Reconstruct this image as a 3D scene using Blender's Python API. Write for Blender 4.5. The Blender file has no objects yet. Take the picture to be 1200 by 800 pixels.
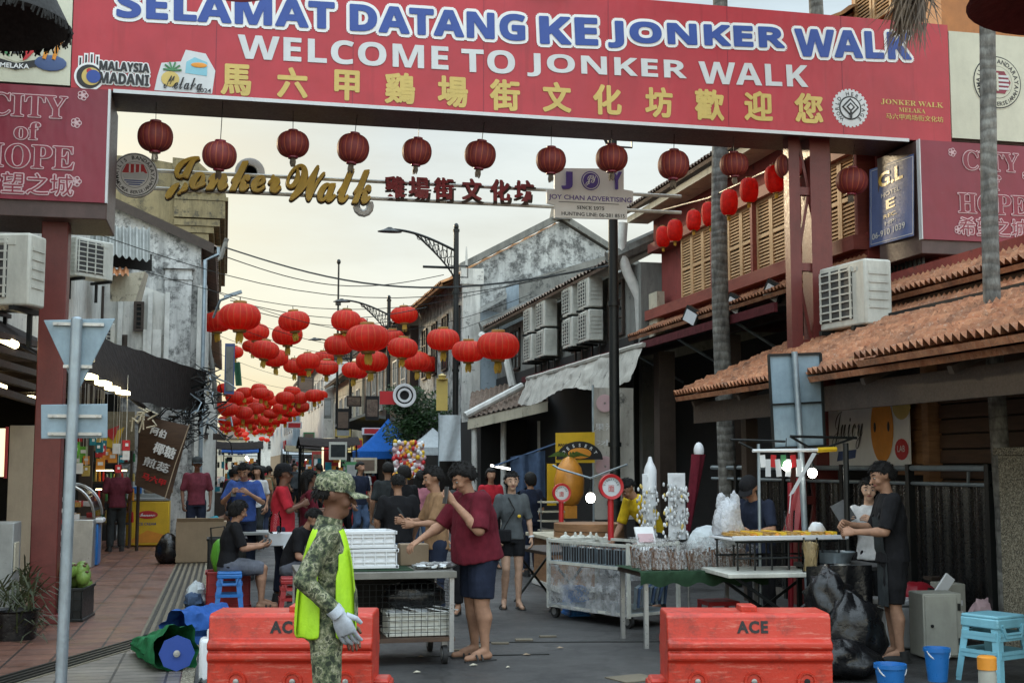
import bpy, bmesh, math, random
from mathutils import Vector, Matrix, noise
V = Vector
rnd = random.Random(7)
C = bpy.context.scene.collection
PI = math.pi
def R(a): return math.radians(a)

# ------------------------------------------------------------------ camera (street runs along +Y, eye 1.7 m above the road)
FOC = 1485.0
EYE = V((0, 0, 1.7))
YAW = math.atan(335 / FOC)
PIT = math.atan(146 / FOC)
cf = V((math.sin(YAW) * math.cos(PIT), math.cos(YAW) * math.cos(PIT), math.sin(PIT)))
cr = V((math.cos(YAW), -math.sin(YAW), 0))
cu = cr.cross(cf)
def ray(px, py): return cf * FOC + cr * (px - 600) + cu * (400 - py)
def at(px, py, Y):
    d = ray(px, py); return EYE + d * (Y / d.y)
def atX(px, py, X):
    d = ray(px, py); return EYE + d * (X / d.x)
def gz(px, py, z=0.0):
    d = ray(px, py); return EYE + d * ((z - EYE.z) / d.z)

cam = bpy.data.cameras.new('camera')
cam.sensor_width = 36; cam.lens = FOC * 36 / 1200; cam.clip_start = 0.1; cam.clip_end = 3000
camo = bpy.data.objects.new('camera', cam); C.objects.link(camo)
camo.matrix_world = Matrix(((cr.x, cu.x, -cf.x, EYE.x), (cr.y, cu.y, -cf.y, EYE.y), (cr.z, cu.z, -cf.z, EYE.z), (0, 0, 0, 1)))
sc = bpy.context.scene
sc.camera = camo
sc.view_settings.view_transform = 'Standard'; sc.view_settings.look = 'None'; sc.view_settings.exposure = 0
sc.cycles.max_bounces = 6; sc.cycles.diffuse_bounces = 3; sc.cycles.glossy_bounces = 2
sc.cycles.transparent_max_bounces = 8; sc.cycles.transmission_bounces = 3
sc.cycles.caustics_reflective = False; sc.cycles.caustics_refractive = False
sc.cycles.use_denoising = True

# ------------------------------------------------------------------ materials
class NT:
    def __init__(s, name):
        s.m = bpy.data.materials.new(name); s.m.use_nodes = True
        s.t = s.m.node_tree; s.b = s.t.nodes['Principled BSDF']; s.out = s.t.nodes['Material Output']
    def n(s, kind, **kw):
        o = s.t.nodes.new(kind)
        for k, v in kw.items(): setattr(o, k, v)
        return o
    def l(s, a, b): s.t.links.new(a, b)
    def coords(s, scale=(1, 1, 1), rot=(0, 0, 0), kind='Object'):
        tc = s.n('ShaderNodeTexCoord'); mp = s.n('ShaderNodeMapping')
        mp.inputs['Scale'].default_value = scale; mp.inputs['Rotation'].default_value = rot
        s.l(tc.outputs[kind], mp.inputs['Vector']); return mp.outputs[0]
    def noise(s, vec, scale, detail=4, rough=.6):
        o = s.n('ShaderNodeTexNoise'); o.inputs['Scale'].default_value = scale
        o.inputs['Detail'].default_value = detail; o.inputs['Roughness'].default_value = rough
        if vec is not None: s.l(vec, o.inputs['Vector'])
        return o.outputs['Fac']
    def ramp(s, fac, stops, interp='LINEAR'):
        o = s.n('ShaderNodeValToRGB'); r = o.color_ramp; r.interpolation = interp
        while len(r.elements) < len(stops): r.elements.new(0.5)
        for e, (p, c) in zip(r.elements, stops):
            e.position = p; e.color = c4(c)
        s.l(fac, o.inputs[0]); return o.outputs[0]
    def mix(s, fac, a, b, mode='MIX'):
        o = s.n('ShaderNodeMix', data_type='RGBA', blend_type=mode)
        for sock, v in ((o.inputs[0], fac), (o.inputs[6], a), (o.inputs[7], b)):
            if hasattr(v, 'is_linked'): s.l(v, sock)
            elif isinstance(v, (int, float)): sock.default_value = v
            else: sock.default_value = c4(v)
        return o.outputs[2]
    def bump(s, h, strength=.3, dist=.02):
        o = s.n('ShaderNodeBump'); o.inputs['Strength'].default_value = strength; o.inputs['Distance'].default_value = dist
        s.l(h, o.inputs['Height']); s.l(o.outputs[0], s.b.inputs['Normal'])
    def set(s, col=None, rough=.6, metal=0, **kw):
        if col is not None:
            if hasattr(col, 'is_linked'): s.l(col, s.b.inputs['Base Color'])
            else: s.b.inputs['Base Color'].default_value = c4(col)
        s.b.inputs['Roughness'].default_value = rough; s.b.inputs['Metallic'].default_value = metal
        for k, v in kw.items(): s.b.inputs[k.replace('_', ' ')].default_value = v
        return s.m
def c4(c): return (c[0], c[1], c[2], 1) if len(c) == 3 else c
def sc3(c, k): return tuple(min(1, x * k) for x in c)

def mat(name, col, rough=.6, metal=0, var=.22, scale=3., grime=.35, fine=40, bump=.12, **kw):
    """everyday surface: two scales of tonal drift, grime patches and a fine bump"""
    t = NT(name); v = t.coords()
    big = t.noise(v, scale, 5, .65); fn = t.noise(v, fine, 3, .6)
    c = t.ramp(big, [(.3, sc3(col, 1 - var)), (.7, sc3(col, 1 + var))])
    if grime:
        g = t.ramp(t.noise(t.coords((1, 1, .35)), scale * 1.7, 6, .7), [(.45, (0, 0, 0)), (.75, (grime,) * 3)])
        c = t.mix(g, c, sc3(col, .35))
    t.bump(fn, bump, .01)
    r = t.ramp(fn, [(.3, (max(0, rough - .1),) * 3), (.7, (min(1, rough + .1),) * 3)])
    m = t.set(c, rough, metal, **kw); t.l(r, t.b.inputs['Roughness']); return m

def cloth(name, col, var=.25, scale=9):
    t = NT(name); v = t.coords()
    a = t.noise(v, scale, 4, .6); w = t.noise(v, 260, 2, .5)
    c = t.ramp(a, [(.3, sc3(col, 1 - var)), (.72, sc3(col, 1 + var))])
    c = t.mix(t.ramp(w, [(.4, (.0,) * 3), (.7, (.3,) * 3)]), c, sc3(col, .55))
    t.bump(t.noise(t.coords((1, 1, .45)), 13, 3, .55), .55, .03)
    return t.set(c, .92, 0, Specular_IOR_Level=.2)

def emis(name, col, s):
    t = NT(name); t.set(col, .4); t.b.inputs['Emission Color'].default_value = c4(col)
    t.b.inputs['Emission Strength'].default_value = s; return t.m

def plaster(name, col, mould=(.035, .036, .036), amount=.5, streak=.25):
    t = NT(name); v = t.coords(); vs = t.coords((1.6, 1.6, streak))
    base = t.ramp(t.noise(v, .9, 6, .7), [(.3, sc3(col, .72)), (.7, sc3(col, 1.1))])
    st = t.ramp(t.noise(vs, 2.3, 8, .72), [(.58 - amount * .22, (0, 0, 0)), (.80 - amount * .2, (.85,) * 3)])
    pt = t.ramp(t.noise(v, 3.1, 9, .78), [(.62 - amount * .16, (0, 0, 0)), (.70 - amount * .12, (.8,) * 3)])
    c = t.mix(st, base, sc3(col, .42)); c = t.mix(pt, c, mould)
    t.bump(t.noise(v, 24, 6, .7), .35, .02)
    return t.set(c, .9)

M = {}
M['white_paint'] = mat('white_paint', (.62, .62, .58), .5)
M['dirty_white'] = plaster('dirty_white', (.66, .65, .60), amount=.35)
M['weathered'] = plaster('weathered', (.68, .68, .65), amount=.9)
M['weathered_gable'] = plaster('weathered_gable', (.60, .62, .60), amount=1.0)
M['yellow_plaster'] = plaster('yellow_plaster', (.27, .225, .125), amount=.7)
M['grey_plaster'] = plaster('grey_plaster', (.22, .22, .20), amount=.5)
M['blue_plaster'] = plaster('blue_plaster', (.36, .44, .50), amount=.3)
M['cream_plaster'] = plaster('cream_plaster', (.55, .50, .38), amount=.3)
M['red_plaster'] = plaster('red_plaster', (.27, .055, .045), amount=.25)
M['brown_wall'] = plaster('brown_wall', (.055, .034, .027), amount=.3)
M['ochre_wall'] = mat('ochre_wall', (.45, .36, .16), .8)
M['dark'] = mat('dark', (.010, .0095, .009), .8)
M['dark_wood'] = mat('dark_wood', (.045, .030, .022), .6, scale=6)
M['black_metal'] = mat('black_metal', (.013, .015, .015), .42, .3)
M['gate_red'] = mat('gate_red', (.14, .026, .022), .45, var=.18)
M['beam_brown'] = mat('beam_brown', (.085, .05, .045), .5, var=.25)
M['sign_cream'] = mat('sign_cream', (.56, .56, .44), .45, var=.08, grime=.15)
M['ink_white'] = mat('ink_white', (.78, .79, .79), .5, var=.05, grime=.12)
M['ink_grey'] = mat('ink_grey', (.60, .62, .63), .5, var=.06, grime=.12)
M['ink_pink'] = mat('ink_pink', (.58, .40, .42), .5, var=.06, grime=.1)
M['ink_blue'] = mat('ink_blue', (.022, .065, .30), .45, var=.08, grime=.1)
M['ink_purple'] = mat('ink_purple', (.09, .05, .30), .45, var=.08, grime=.1)
M['ink_gold'] = mat('ink_gold', (.58, .43, .12), .42, var=.1, grime=.15)
M['ink_black'] = mat('ink_black', (.016, .016, .018), .5, var=.1, grime=0)
M['ink_red'] = mat('ink_red', (.50, .02, .025), .45, var=.1, grime=.1)
M['ink_green'] = mat('ink_green', (.06, .22, .09), .5, var=.1, grime=.1)
M['ink_orange'] = mat('ink_orange', (.72, .28, .03), .5, var=.15, grime=.1)
M['navy'] = mat('navy', (.05, .09, .22), .5, var=.1)
M['gold'] = mat('gold', (.66, .43, .05), .35, .0, var=.2, grime=.25)
M['letter_red'] = mat('letter_red', (.30, .014, .025), .4, var=.15)
M['steel'] = mat('steel', (.42, .43, .43), .35, .75, var=.15)
M['galv'] = mat('galv', (.30, .36, .40), .42, .55, var=.2, scale=5)
M['sign_back'] = mat('sign_back', (.25, .34, .40), .5, .25, var=.15, scale=4)
M['ac_white'] = mat('ac_white', (.56, .56, .50), .5, var=.12, grime=.5)
M['ac_dark'] = mat('ac_dark', (.05, .05, .05), .6)
M['plastic_white'] = mat('plastic_white', (.66, .68, .70), .35, var=.06, grime=.15)
M['plastic_blue'] = mat('plastic_blue', (.02, .16, .48), .35, var=.1, grime=.2)
M['plastic_ltblue'] = mat('plastic_ltblue', (.22, .50, .60), .4, var=.1, grime=.3)
M['plastic_red'] = mat('plastic_red', (.34, .02, .022), .4, var=.1, grime=.25)
M['plastic_green'] = mat('plastic_green', (.12, .40, .04), .45, var=.1)
M['barrier_hole'] = mat('barrier_hole', (.20, .012, .01), .5)
M['black_bag'] = mat('black_bag', (.006, .006, .007), .3, bump=.8, fine=14)
M['rubber'] = mat('rubber', (.02, .02, .02), .7)
M['cardboard'] = mat('cardboard', (.27, .20, .13), .85, var=.12, grime=.2)
M['beige_panel'] = mat('beige_panel', (.44, .37, .28), .6, var=.08)
M['grey_box'] = mat('grey_box', (.30, .31, .30), .6)
M['cabinet'] = mat('cabinet', (.36, .36, .31), .55, var=.1)
M['yellow'] = mat('yellow', (.70, .44, .02), .4, var=.1, grime=.25)
M['green_cloth'] = cloth('green_cloth', (.022, .050, .026))
M['tarp_blue'] = cloth('tarp_blue', (.03, .10, .34))
M['tent_blue'] = cloth('tent_blue', (.02, .13, .48), .12)
M['tent_white'] = cloth('tent_white', (.55, .60, .62), .1)
M['canvas'] = plaster('canvas', (.47, .45, .40), amount=.4)
M['canvas_dark'] = cloth('canvas_dark', (.028, .022, .020))
M['denim'] = cloth('denim', (.07, .11, .19))
M['maroon_canopy'] = cloth('maroon_canopy', (.09, .018, .022))
M['orange_sheet'] = mat('orange_sheet', (.40, .15, .04), .6, var=.2)
M['corrugate'] = mat('corrugate', (.34, .35, .33), .5, .3, var=.2, grime=.5)
M['tyre'] = M['rubber']
M['glass'] = None
t = NT('glass'); t.set((.9, .95, .95), .05, 0, Transmission_Weight=.0); M['glass'] = t.m
tr = t.n('ShaderNodeBsdfTransparent'); gl = t.n('ShaderNodeBsdfGlossy'); gl.inputs['Roughness'].default_value = .08
mx = t.n('ShaderNodeMixShader'); fr = t.n('ShaderNodeFresnel'); fr.inputs['IOR'].default_value = 1.35
t.l(fr.outputs[0], mx.inputs[0]); t.l(tr.outputs[0], mx.inputs[1]); t.l(gl.outputs[0], mx.inputs[2]); t.l(mx.outputs[0], t.out.inputs[0])
def film(name, col, clear=.6, fs=17):
    """thin wrinkled plastic film: part see-through, part pale and glossy"""
    t = NT(name); v = t.coords(); h = t.noise(v, 26, 5, .65)
    t.bump(h, .9, .03); t.set(col, .22, 0)
    tr = t.n('ShaderNodeBsdfTransparent'); mx = t.n('ShaderNodeMixShader')
    f = t.ramp(t.noise(v, fs, 5, .7), [(.42, (min(1, clear + .12),) * 3), (.68, (max(0, clear - .45),) * 3)])
    t.l(f, mx.inputs[0]); t.l(t.b.outputs[0], mx.inputs[1]); t.l(tr.outputs[0], mx.inputs[2]); t.l(mx.outputs[0], t.out.inputs[0])
    return t.m
M['film'] = film('film', (.50, .51, .52), .62, 7)
M['film_clear'] = film('film_clear', (.62, .62, .62), .88, 30)
M['bag_white'] = film('bag_white', (.66, .68, .72), .18)
M['dark_glass'] = mat('dark_glass', (.02, .023, .025), .12, var=.1, grime=0)
M['lamp'] = emis('lamp', (1, .97, .88), 5)
M['lamp_warm'] = emis('lamp_warm', (1, .84, .45), 7)
M['glow_panel'] = emis('glow_panel', (1, .85, .55), 1.2)

def printed(name, col):
    t = NT(name); v = t.coords()
    c = t.ramp(t.noise(v, 1.1, 6, .65), [(.3, sc3(col, .84)), (.7, sc3(col, 1.12))])
    c = t.mix(t.ramp(t.noise(t.coords((5, 5, .35)), 1.6, 6, .7), [(.55, (0, 0, 0)), (.78, (.45,) * 3)]), c, sc3(col, .35))
    c = t.mix(t.ramp(t.noise(v, 9, 8, .8), [(.62, (0, 0, 0)), (.72, (.35,) * 3)]), c, tuple(.5 * x + .12 for x in col))
    t.bump(t.noise(t.coords((1, 1, .5)), 1.9, 3, .5), .6, .06); return t.set(c, .36)
M['sign_red'] = printed('sign_red', (.42, .022, .036)); M['sign_maroon'] = printed('sign_maroon', (.21, .012, .032))
t = NT('barrier'); v = t.coords(); col = (.53, .034, .015)
c = t.ramp(t.noise(v, 2.2, 6, .65), [(.3, sc3(col, .82)), (.7, sc3(col, 1.12))])
c = t.mix(t.ramp(t.noise(t.coords((1, 1, 7)), 7, 8, .75), [(.54, (0, 0, 0)), (.66, (.55,) * 3)]), c, (.62, .22, .16))
c = t.mix(t.ramp(t.noise(v, 4, 9, .8), [(.51, (0, 0, 0)), (.68, (.75,) * 3)]), c, (.10, .018, .012))
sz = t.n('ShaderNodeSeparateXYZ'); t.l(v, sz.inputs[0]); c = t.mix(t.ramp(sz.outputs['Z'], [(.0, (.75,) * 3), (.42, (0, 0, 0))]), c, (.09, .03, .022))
t.bump(t.noise(v, 60, 4, .6), .15, .01); M['barrier'] = t.set(c, .42)
# lantern silk: vertical pleats come from the mesh; slight light through it
def lantern_mat(name, col, trans=.25, ribs=0):
    t = NT(name); v = t.coords()
    c = t.ramp(t.noise(v, 3, 5, .65), [(.3, sc3(col, .72)), (.7, sc3(col, 1.15))])
    if ribs:      # thin gold piping between the gores
        s = t.n('ShaderNodeSeparateXYZ'); t.l(v, s.inputs[0]); a = t.n('ShaderNodeMath', operation='ARCTAN2'); t.l(s.outputs['Y'], a.inputs[0]); t.l(s.outputs['X'], a.inputs[1])
        m_ = t.n('ShaderNodeMath', operation='MULTIPLY'); m_.inputs[1].default_value = ribs / (2 * PI); t.l(a.outputs[0], m_.inputs[0]); f = t.n('ShaderNodeMath', operation='FRACT'); t.l(m_.outputs[0], f.inputs[0])
        c = t.mix(t.ramp(f.outputs[0], [(.0, (.75,) * 3), (.10, (.0,) * 3), (.86, (0,) * 3), (1, (.75,) * 3)]), c, (.72, .20, .07))
    t.set(c, .55); tl = t.n('ShaderNodeBsdfTranslucent'); mx = t.n('ShaderNodeMixShader')
    t.l(c, tl.inputs[0]); mx.inputs[0].default_value = trans
    t.l(t.b.outputs[0], mx.inputs[1]); t.l(tl.outputs[0], mx.inputs[2]); t.l(mx.outputs[0], t.out.inputs[0]); return t.m
M['lantern'] = lantern_mat('lantern', (.82, .052, .026), .58, 20)
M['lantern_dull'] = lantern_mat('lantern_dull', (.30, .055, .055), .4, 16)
M['lantern_bright'] = lantern_mat('lantern_bright', (.85, .03, .015), .6)
M['tassel'] = lantern_mat('tassel', (.85, .58, .09), .4)
M['lantern_cap'] = mat('lantern_cap', (.34, .2, .05), .5)

# asphalt
t = NT('asphalt'); v = t.coords()
c = t.ramp(t.noise(v, .55, 7, .7), [(.3, (.021, .0205, .020)), (.7, (.050, .048, .046))])
sp = t.noise(v, 110, 3, .7); c = t.mix(t.ramp(sp, [(.54, (0, 0, 0)), (.68, (.85,) * 3)]), c, (.14, .14, .14))
c = t.mix(t.ramp(t.noise(v, 1.3, 9, .78), [(.50, (0, 0, 0)), (.62, (.75,) * 3)]), c, (.016, .016, .017))
cr_ = t.n('ShaderNodeTexVoronoi', feature='DISTANCE_TO_EDGE'); cr_.inputs['Scale'].default_value = .9
nz = t.n('ShaderNodeTexNoise'); nz.inputs['Scale'].default_value = 2.2; nz.inputs['Detail'].default_value = 6; t.l(v, nz.inputs['Vector'])
mv = t.n('ShaderNodeMix', data_type='RGBA', blend_type='LINEAR_LIGHT'); mv.inputs[0].default_value = .35; t.l(v, mv.inputs[6]); t.l(nz.outputs['Color'], mv.inputs[7]); t.l(mv.outputs[2], cr_.inputs['Vector'])
c = t.mix(t.ramp(cr_.outputs[0], [(.0, (.85,) * 3), (.022, (0, 0, 0))]), c, (.012, .012, .012))
t.bump(sp, .55, .01); M['asphalt'] = t.set(c, .55)
t.l(t.ramp(t.noise(v, .8, 5, .7), [(.35, (.33,) * 3), (.62, (.75,) * 3)]), t.b.inputs['Roughness'])

# red clay pavers laid in long courses along the street
def paver(name, c1, c2, mortar, w, h, rot=0):
    t = NT(name); v = t.coords((1, 1, 1), (0, 0, rot))
    b = t.n('ShaderNodeTexBrick'); b.offset = 0; b.squash = 1
    t.l(v, b.inputs['Vector'])
    b.inputs['Scale'].default_value = 1; b.inputs['Brick Width'].default_value = w; b.inputs['Row Height'].default_value = h
    b.inputs['Mortar Size'].default_value = .011; b.inputs['Mortar Smooth'].default_value = .1; b.inputs['Bias'].default_value = -.1
    b.inputs['Color1'].default_value = c4(c1); b.inputs['Color2'].default_value = c4(c2); b.inputs['Mortar'].default_value = c4(mortar)
    d = t.ramp(t.noise(v, 1.1, 7, .7), [(.3, (.55,) * 3), (.7, (1.1,) * 3)])
    c = t.mix(1, b.outputs['Color'], d, 'MULTIPLY')
    st = t.ramp(t.noise(v, 2.6, 8, .75), [(.6, (0, 0, 0)), (.72, (.6,) * 3)])
    c = t.mix(st, c, sc3(c1, .35))
    t.bump(b.outputs['Fac'], -.5, .01); t.set(c, .5)
    t.l(t.ramp(t.noise(v, 1.7, 6, .7), [(.35, (.3,) * 3), (.65, (.65,) * 3)]), t.b.inputs['Roughness']); return t.m
M['paver'] = paver('paver', (.190, .082, .054), (.150, .067, .047), (.018, .012, .010), .36, .34)
M['paver_pale'] = paver('paver_pale', (.20, .175, .15), (.17, .15, .13), (.04, .035, .03), .42, .17)

# clay roof tile / wood / bark / granite
def tile_mat(name, c1, c2):
    t = NT(name); v = t.coords()
    a = t.noise(v, 7, 3, .6); c = t.ramp(a, [(.3, c1), (.7, c2)])
    vo = t.n('ShaderNodeTexVoronoi'); vo.inputs['Scale'].default_value = 5.5; t.l(v, vo.inputs['Vector'])
    c = t.mix(.45, c, t.mix(1, c, t.ramp(vo.outputs['Color'], [(.1, (.45,) * 3), (.9, (1.5,) * 3)]), 'MULTIPLY'))
    c = t.mix(t.ramp(t.noise(v, 1.3, 8, .75), [(.5, (0, 0, 0)), (.72, (.75,) * 3)]), c, (.04, .032, .027))
    c = t.mix(t.ramp(t.noise(t.coords((1, 1.6, 1)), 26, 5, .75), [(.56, (0, 0, 0)), (.68, (.7,) * 3)]), c, (.46, .34, .26))
    c = t.mix(t.ramp(t.noise(v, 33, 4, .7), [(.58, (0, 0, 0)), (.68, (.75,) * 3)]), c, (.045, .022, .014))
    t.bump(t.noise(v, 40, 4, .6), .4, .01); return t.set(c, .85)
M['clay'] = tile_mat('clay', (.27, .095, .042), (.44, .21, .11))
M['clay_dark'] = tile_mat('clay_dark', (.12, .075, .055), (.20, .15, .11))
M['clay_orange'] = tile_mat('clay_orange', (.30, .12, .04), (.45, .22, .07))
def wood(name, c1, c2, sc=(1, 1, 9)):
    t = NT(name); v = t.coords(sc)
    c = t.ramp(t.noise(v, 3.2, 7, .65), [(.3, c1), (.7, c2)])
    c = t.mix(t.ramp(t.noise(t.coords(), 1.6, 5, .7), [(.5, (0, 0, 0)), (.75, (.5,) * 3)]), c, sc3(c1, .4))
    t.bump(t.noise(v, 14, 4, .6), .3, .01); return t.set(c, .62)
M['wood'] = wood('wood', (.20, .10, .045), (.34, .18, .085))
M['wood_dark'] = wood('wood_dark', (.05, .028, .018), (.095, .052, .03))
M['wood_red'] = wood('wood_red', (.20, .04, .03), (.28, .065, .045))
M['shutter'] = wood('shutter', (.50, .30, .14), (.66, .43, .23), (6, 6, 1))
M['drain_base'] = mat('drain_base', (.15, .125, .085), .7)
t = NT('bark'); v = t.coords((1, 1, 1)); w = t.n('ShaderNodeTexWave', bands_direction='Z'); w.inputs['Scale'].default_value = 2.6
w.inputs['Distortion'].default_value = 6; w.inputs['Detail'].default_value = 3; t.l(v, w.inputs['Vector'])
c = t.ramp(t.noise(t.coords((1, 1, .35)), 9, 7, .75), [(.32, (.045, .043, .040)), (.52, (.16, .155, .14)), (.7, (.30, .30, .27))])
c = t.mix(t.ramp(w.outputs['Fac'], [(0, (.35,) * 3), (.22, (0, 0, 0))]), c, (.03, .028, .025))
t.bump(w.outputs['Fac'], .4, .02); M['bark'] = t.set(c, .9)
t = NT('granite'); v = t.coords(); vo = t.n('ShaderNodeTexVoronoi'); vo.inputs['Scale'].default_value = 95; t.l(v, vo.inputs['Vector'])
c = t.ramp(vo.outputs['Color'], [(.1, (.05, .045, .03)), (.5, (.17, .15, .105)), (.9, (.36, .33, .25))])
t.bump(vo.outputs['Distance'], .5, .006); M['granite'] = t.set(c, .8)
def leaf(name, c1, c2):
    t = NT(name); v = t.coords(); c = t.ramp(t.noise(v, 6, 3), [(.3, c1), (.7, c2)]); t.set(c, .5)
    tl = t.n('ShaderNodeBsdfTranslucent'); mx = t.n('ShaderNodeMixShader'); mx.inputs[0].default_value = .3
    t.l(c, tl.inputs[0]); t.l(t.b.outputs[0], mx.inputs[1]); t.l(tl.outputs[0], mx.inputs[2]); t.l(mx.outputs[0], t.out.inputs[0]); return t.m
M['leaf'] = leaf('leaf', (.02, .05, .018), (.05, .11, .03))
M['leaf_light'] = leaf('leaf_light', (.05, .10, .025), (.12, .19, .05))
M['leaf_dry'] = leaf('leaf_dry', (.12, .09, .065), (.26, .20, .14))
M['coconut'] = mat('coconut', (.16, .26, .05), .45, var=.35, scale=6)
M['food'] = mat('food', (.40, .22, .05), .5, var=.5, scale=30)
M['stick_brown'] = mat('stick_brown', (.12, .058, .03), .6, var=.4, scale=25)
M['skewer'] = mat('skewer', (.55, .42, .22), .6, var=.2)
M['mango'] = mat('mango', (.62, .25, .03), .4, var=.25, scale=3)
# people
def skin(name, col):
    t = NT(name); v = t.coords(); c = t.ramp(t.noise(v, 13, 6, .65), [(.3, sc3(col, .72)), (.7, sc3(col, 1.12))])
    t.bump(t.noise(v, 70, 4), .2, .006); return t.set(c, .62, 0, Specular_IOR_Level=.3)
M['skin'] = skin('skin', (.38, .21, .135)); M['skin_pale'] = skin('skin_pale', (.50, .31, .215)); M['skin_dark'] = skin('skin_dark', (.17, .085, .055))
M['hair'] = mat('hair', (.007, .006, .0055), .6, fine=150, bump=.9, grime=0, Specular_IOR_Level=.25)
M['lip'] = mat('lip', (.26, .08, .07), .5, grime=0); M['eye_white'] = mat('eye_white', (.34, .31, .28), .3, grime=0)
for nm, col in dict(black=(.013, .013, .015), grey=(.085, .095, .10), charcoal=(.035, .04, .042), maroon=(.115, .012, .022), red=(.42, .022, .035), blue=(.045, .09, .30),
                    navy=(.018, .024, .045), tan=(.27, .16, .085), yellow=(.62, .43, .02), white=(.58, .58, .58), plum=(.14, .03, .045), shortgrey=(.13, .14, .17),
                    green=(.05, .14, .08), khaki=(.24, .20, .13), teal=(.03, .2, .25), pink=(.5, .2, .25)).items():
    M['c_' + nm] = cloth('cloth_' + nm, col)
t = NT('camo'); v = t.coords()
c = t.ramp(t.noise(v, 21, 5, .62), [(.0, (.022, .030, .018)), (.43, (.085, .105, .055)), (.50, (.20, .21, .12)), (.56, (.34, .34, .23)), (.60, (.05, .06, .035)), (.66, (.12, .14, .075))], 'CONSTANT')
c = t.mix(t.ramp(t.noise(v, 60, 3, .6), [(.48, (0, 0, 0)), (.6, (.5,) * 3)]), c, (.03, .035, .025))
t.bump(t.noise(t.coords((1, 1, .45)), 13, 3, .55), .6, .03); M['camo'] = t.set(c, .9)
t = NT('hi_vis'); v = t.coords(); c = t.ramp(t.noise(t.coords((1, 1, .4)), 9, 6, .65), [(.3, (.26, .50, .01)), (.7, (.46, .78, .02))])
t.bump(t.noise(v, 12, 4), .4, .02); M['hi_vis'] = t.set(c, .6); t.b.inputs['Emission Color'].default_value = (.5, .9, .02, 1); t.b.inputs['Emission Strength'].default_value = .06
M['reflective'] = mat('reflective', (.34, .35, .36), .4, .3)

# ------------------------------------------------------------------ mesh builder
def rotz(a): return Matrix.Rotation(a, 4, 'Z')
def tm(loc, rz=0, rx=0, ry=0): return Matrix.Translation(V(loc)) @ rotz(rz) @ Matrix.Rotation(ry, 4, 'Y') @ Matrix.Rotation(rx, 4, 'X')
_txt = {}
def text_mesh(s, ext=0, off=0, spacing=1):
    k = (s, ext, off, spacing)
    if k in _txt: return _txt[k]
    c = bpy.data.curves.new('t', 'FONT'); c.body = s; c.size = 1; c.extrude = ext; c.offset = off; c.space_character = spacing; c.resolution_u = 3
    c.align_x = 'LEFT'
    o = bpy.data.objects.new('t', c); C.objects.link(o)
    dg = bpy.context.evaluated_depsgraph_get(); me = o.evaluated_get(dg).to_mesh()
    vs = [v.co.copy() for v in me.vertices]; fs = [tuple(p.vertices) for p in me.polygons]
    o.evaluated_get(dg).to_mesh_clear(); bpy.data.objects.remove(o); bpy.data.curves.remove(c)
    _txt[k] = (vs, fs); return vs, fs
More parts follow.
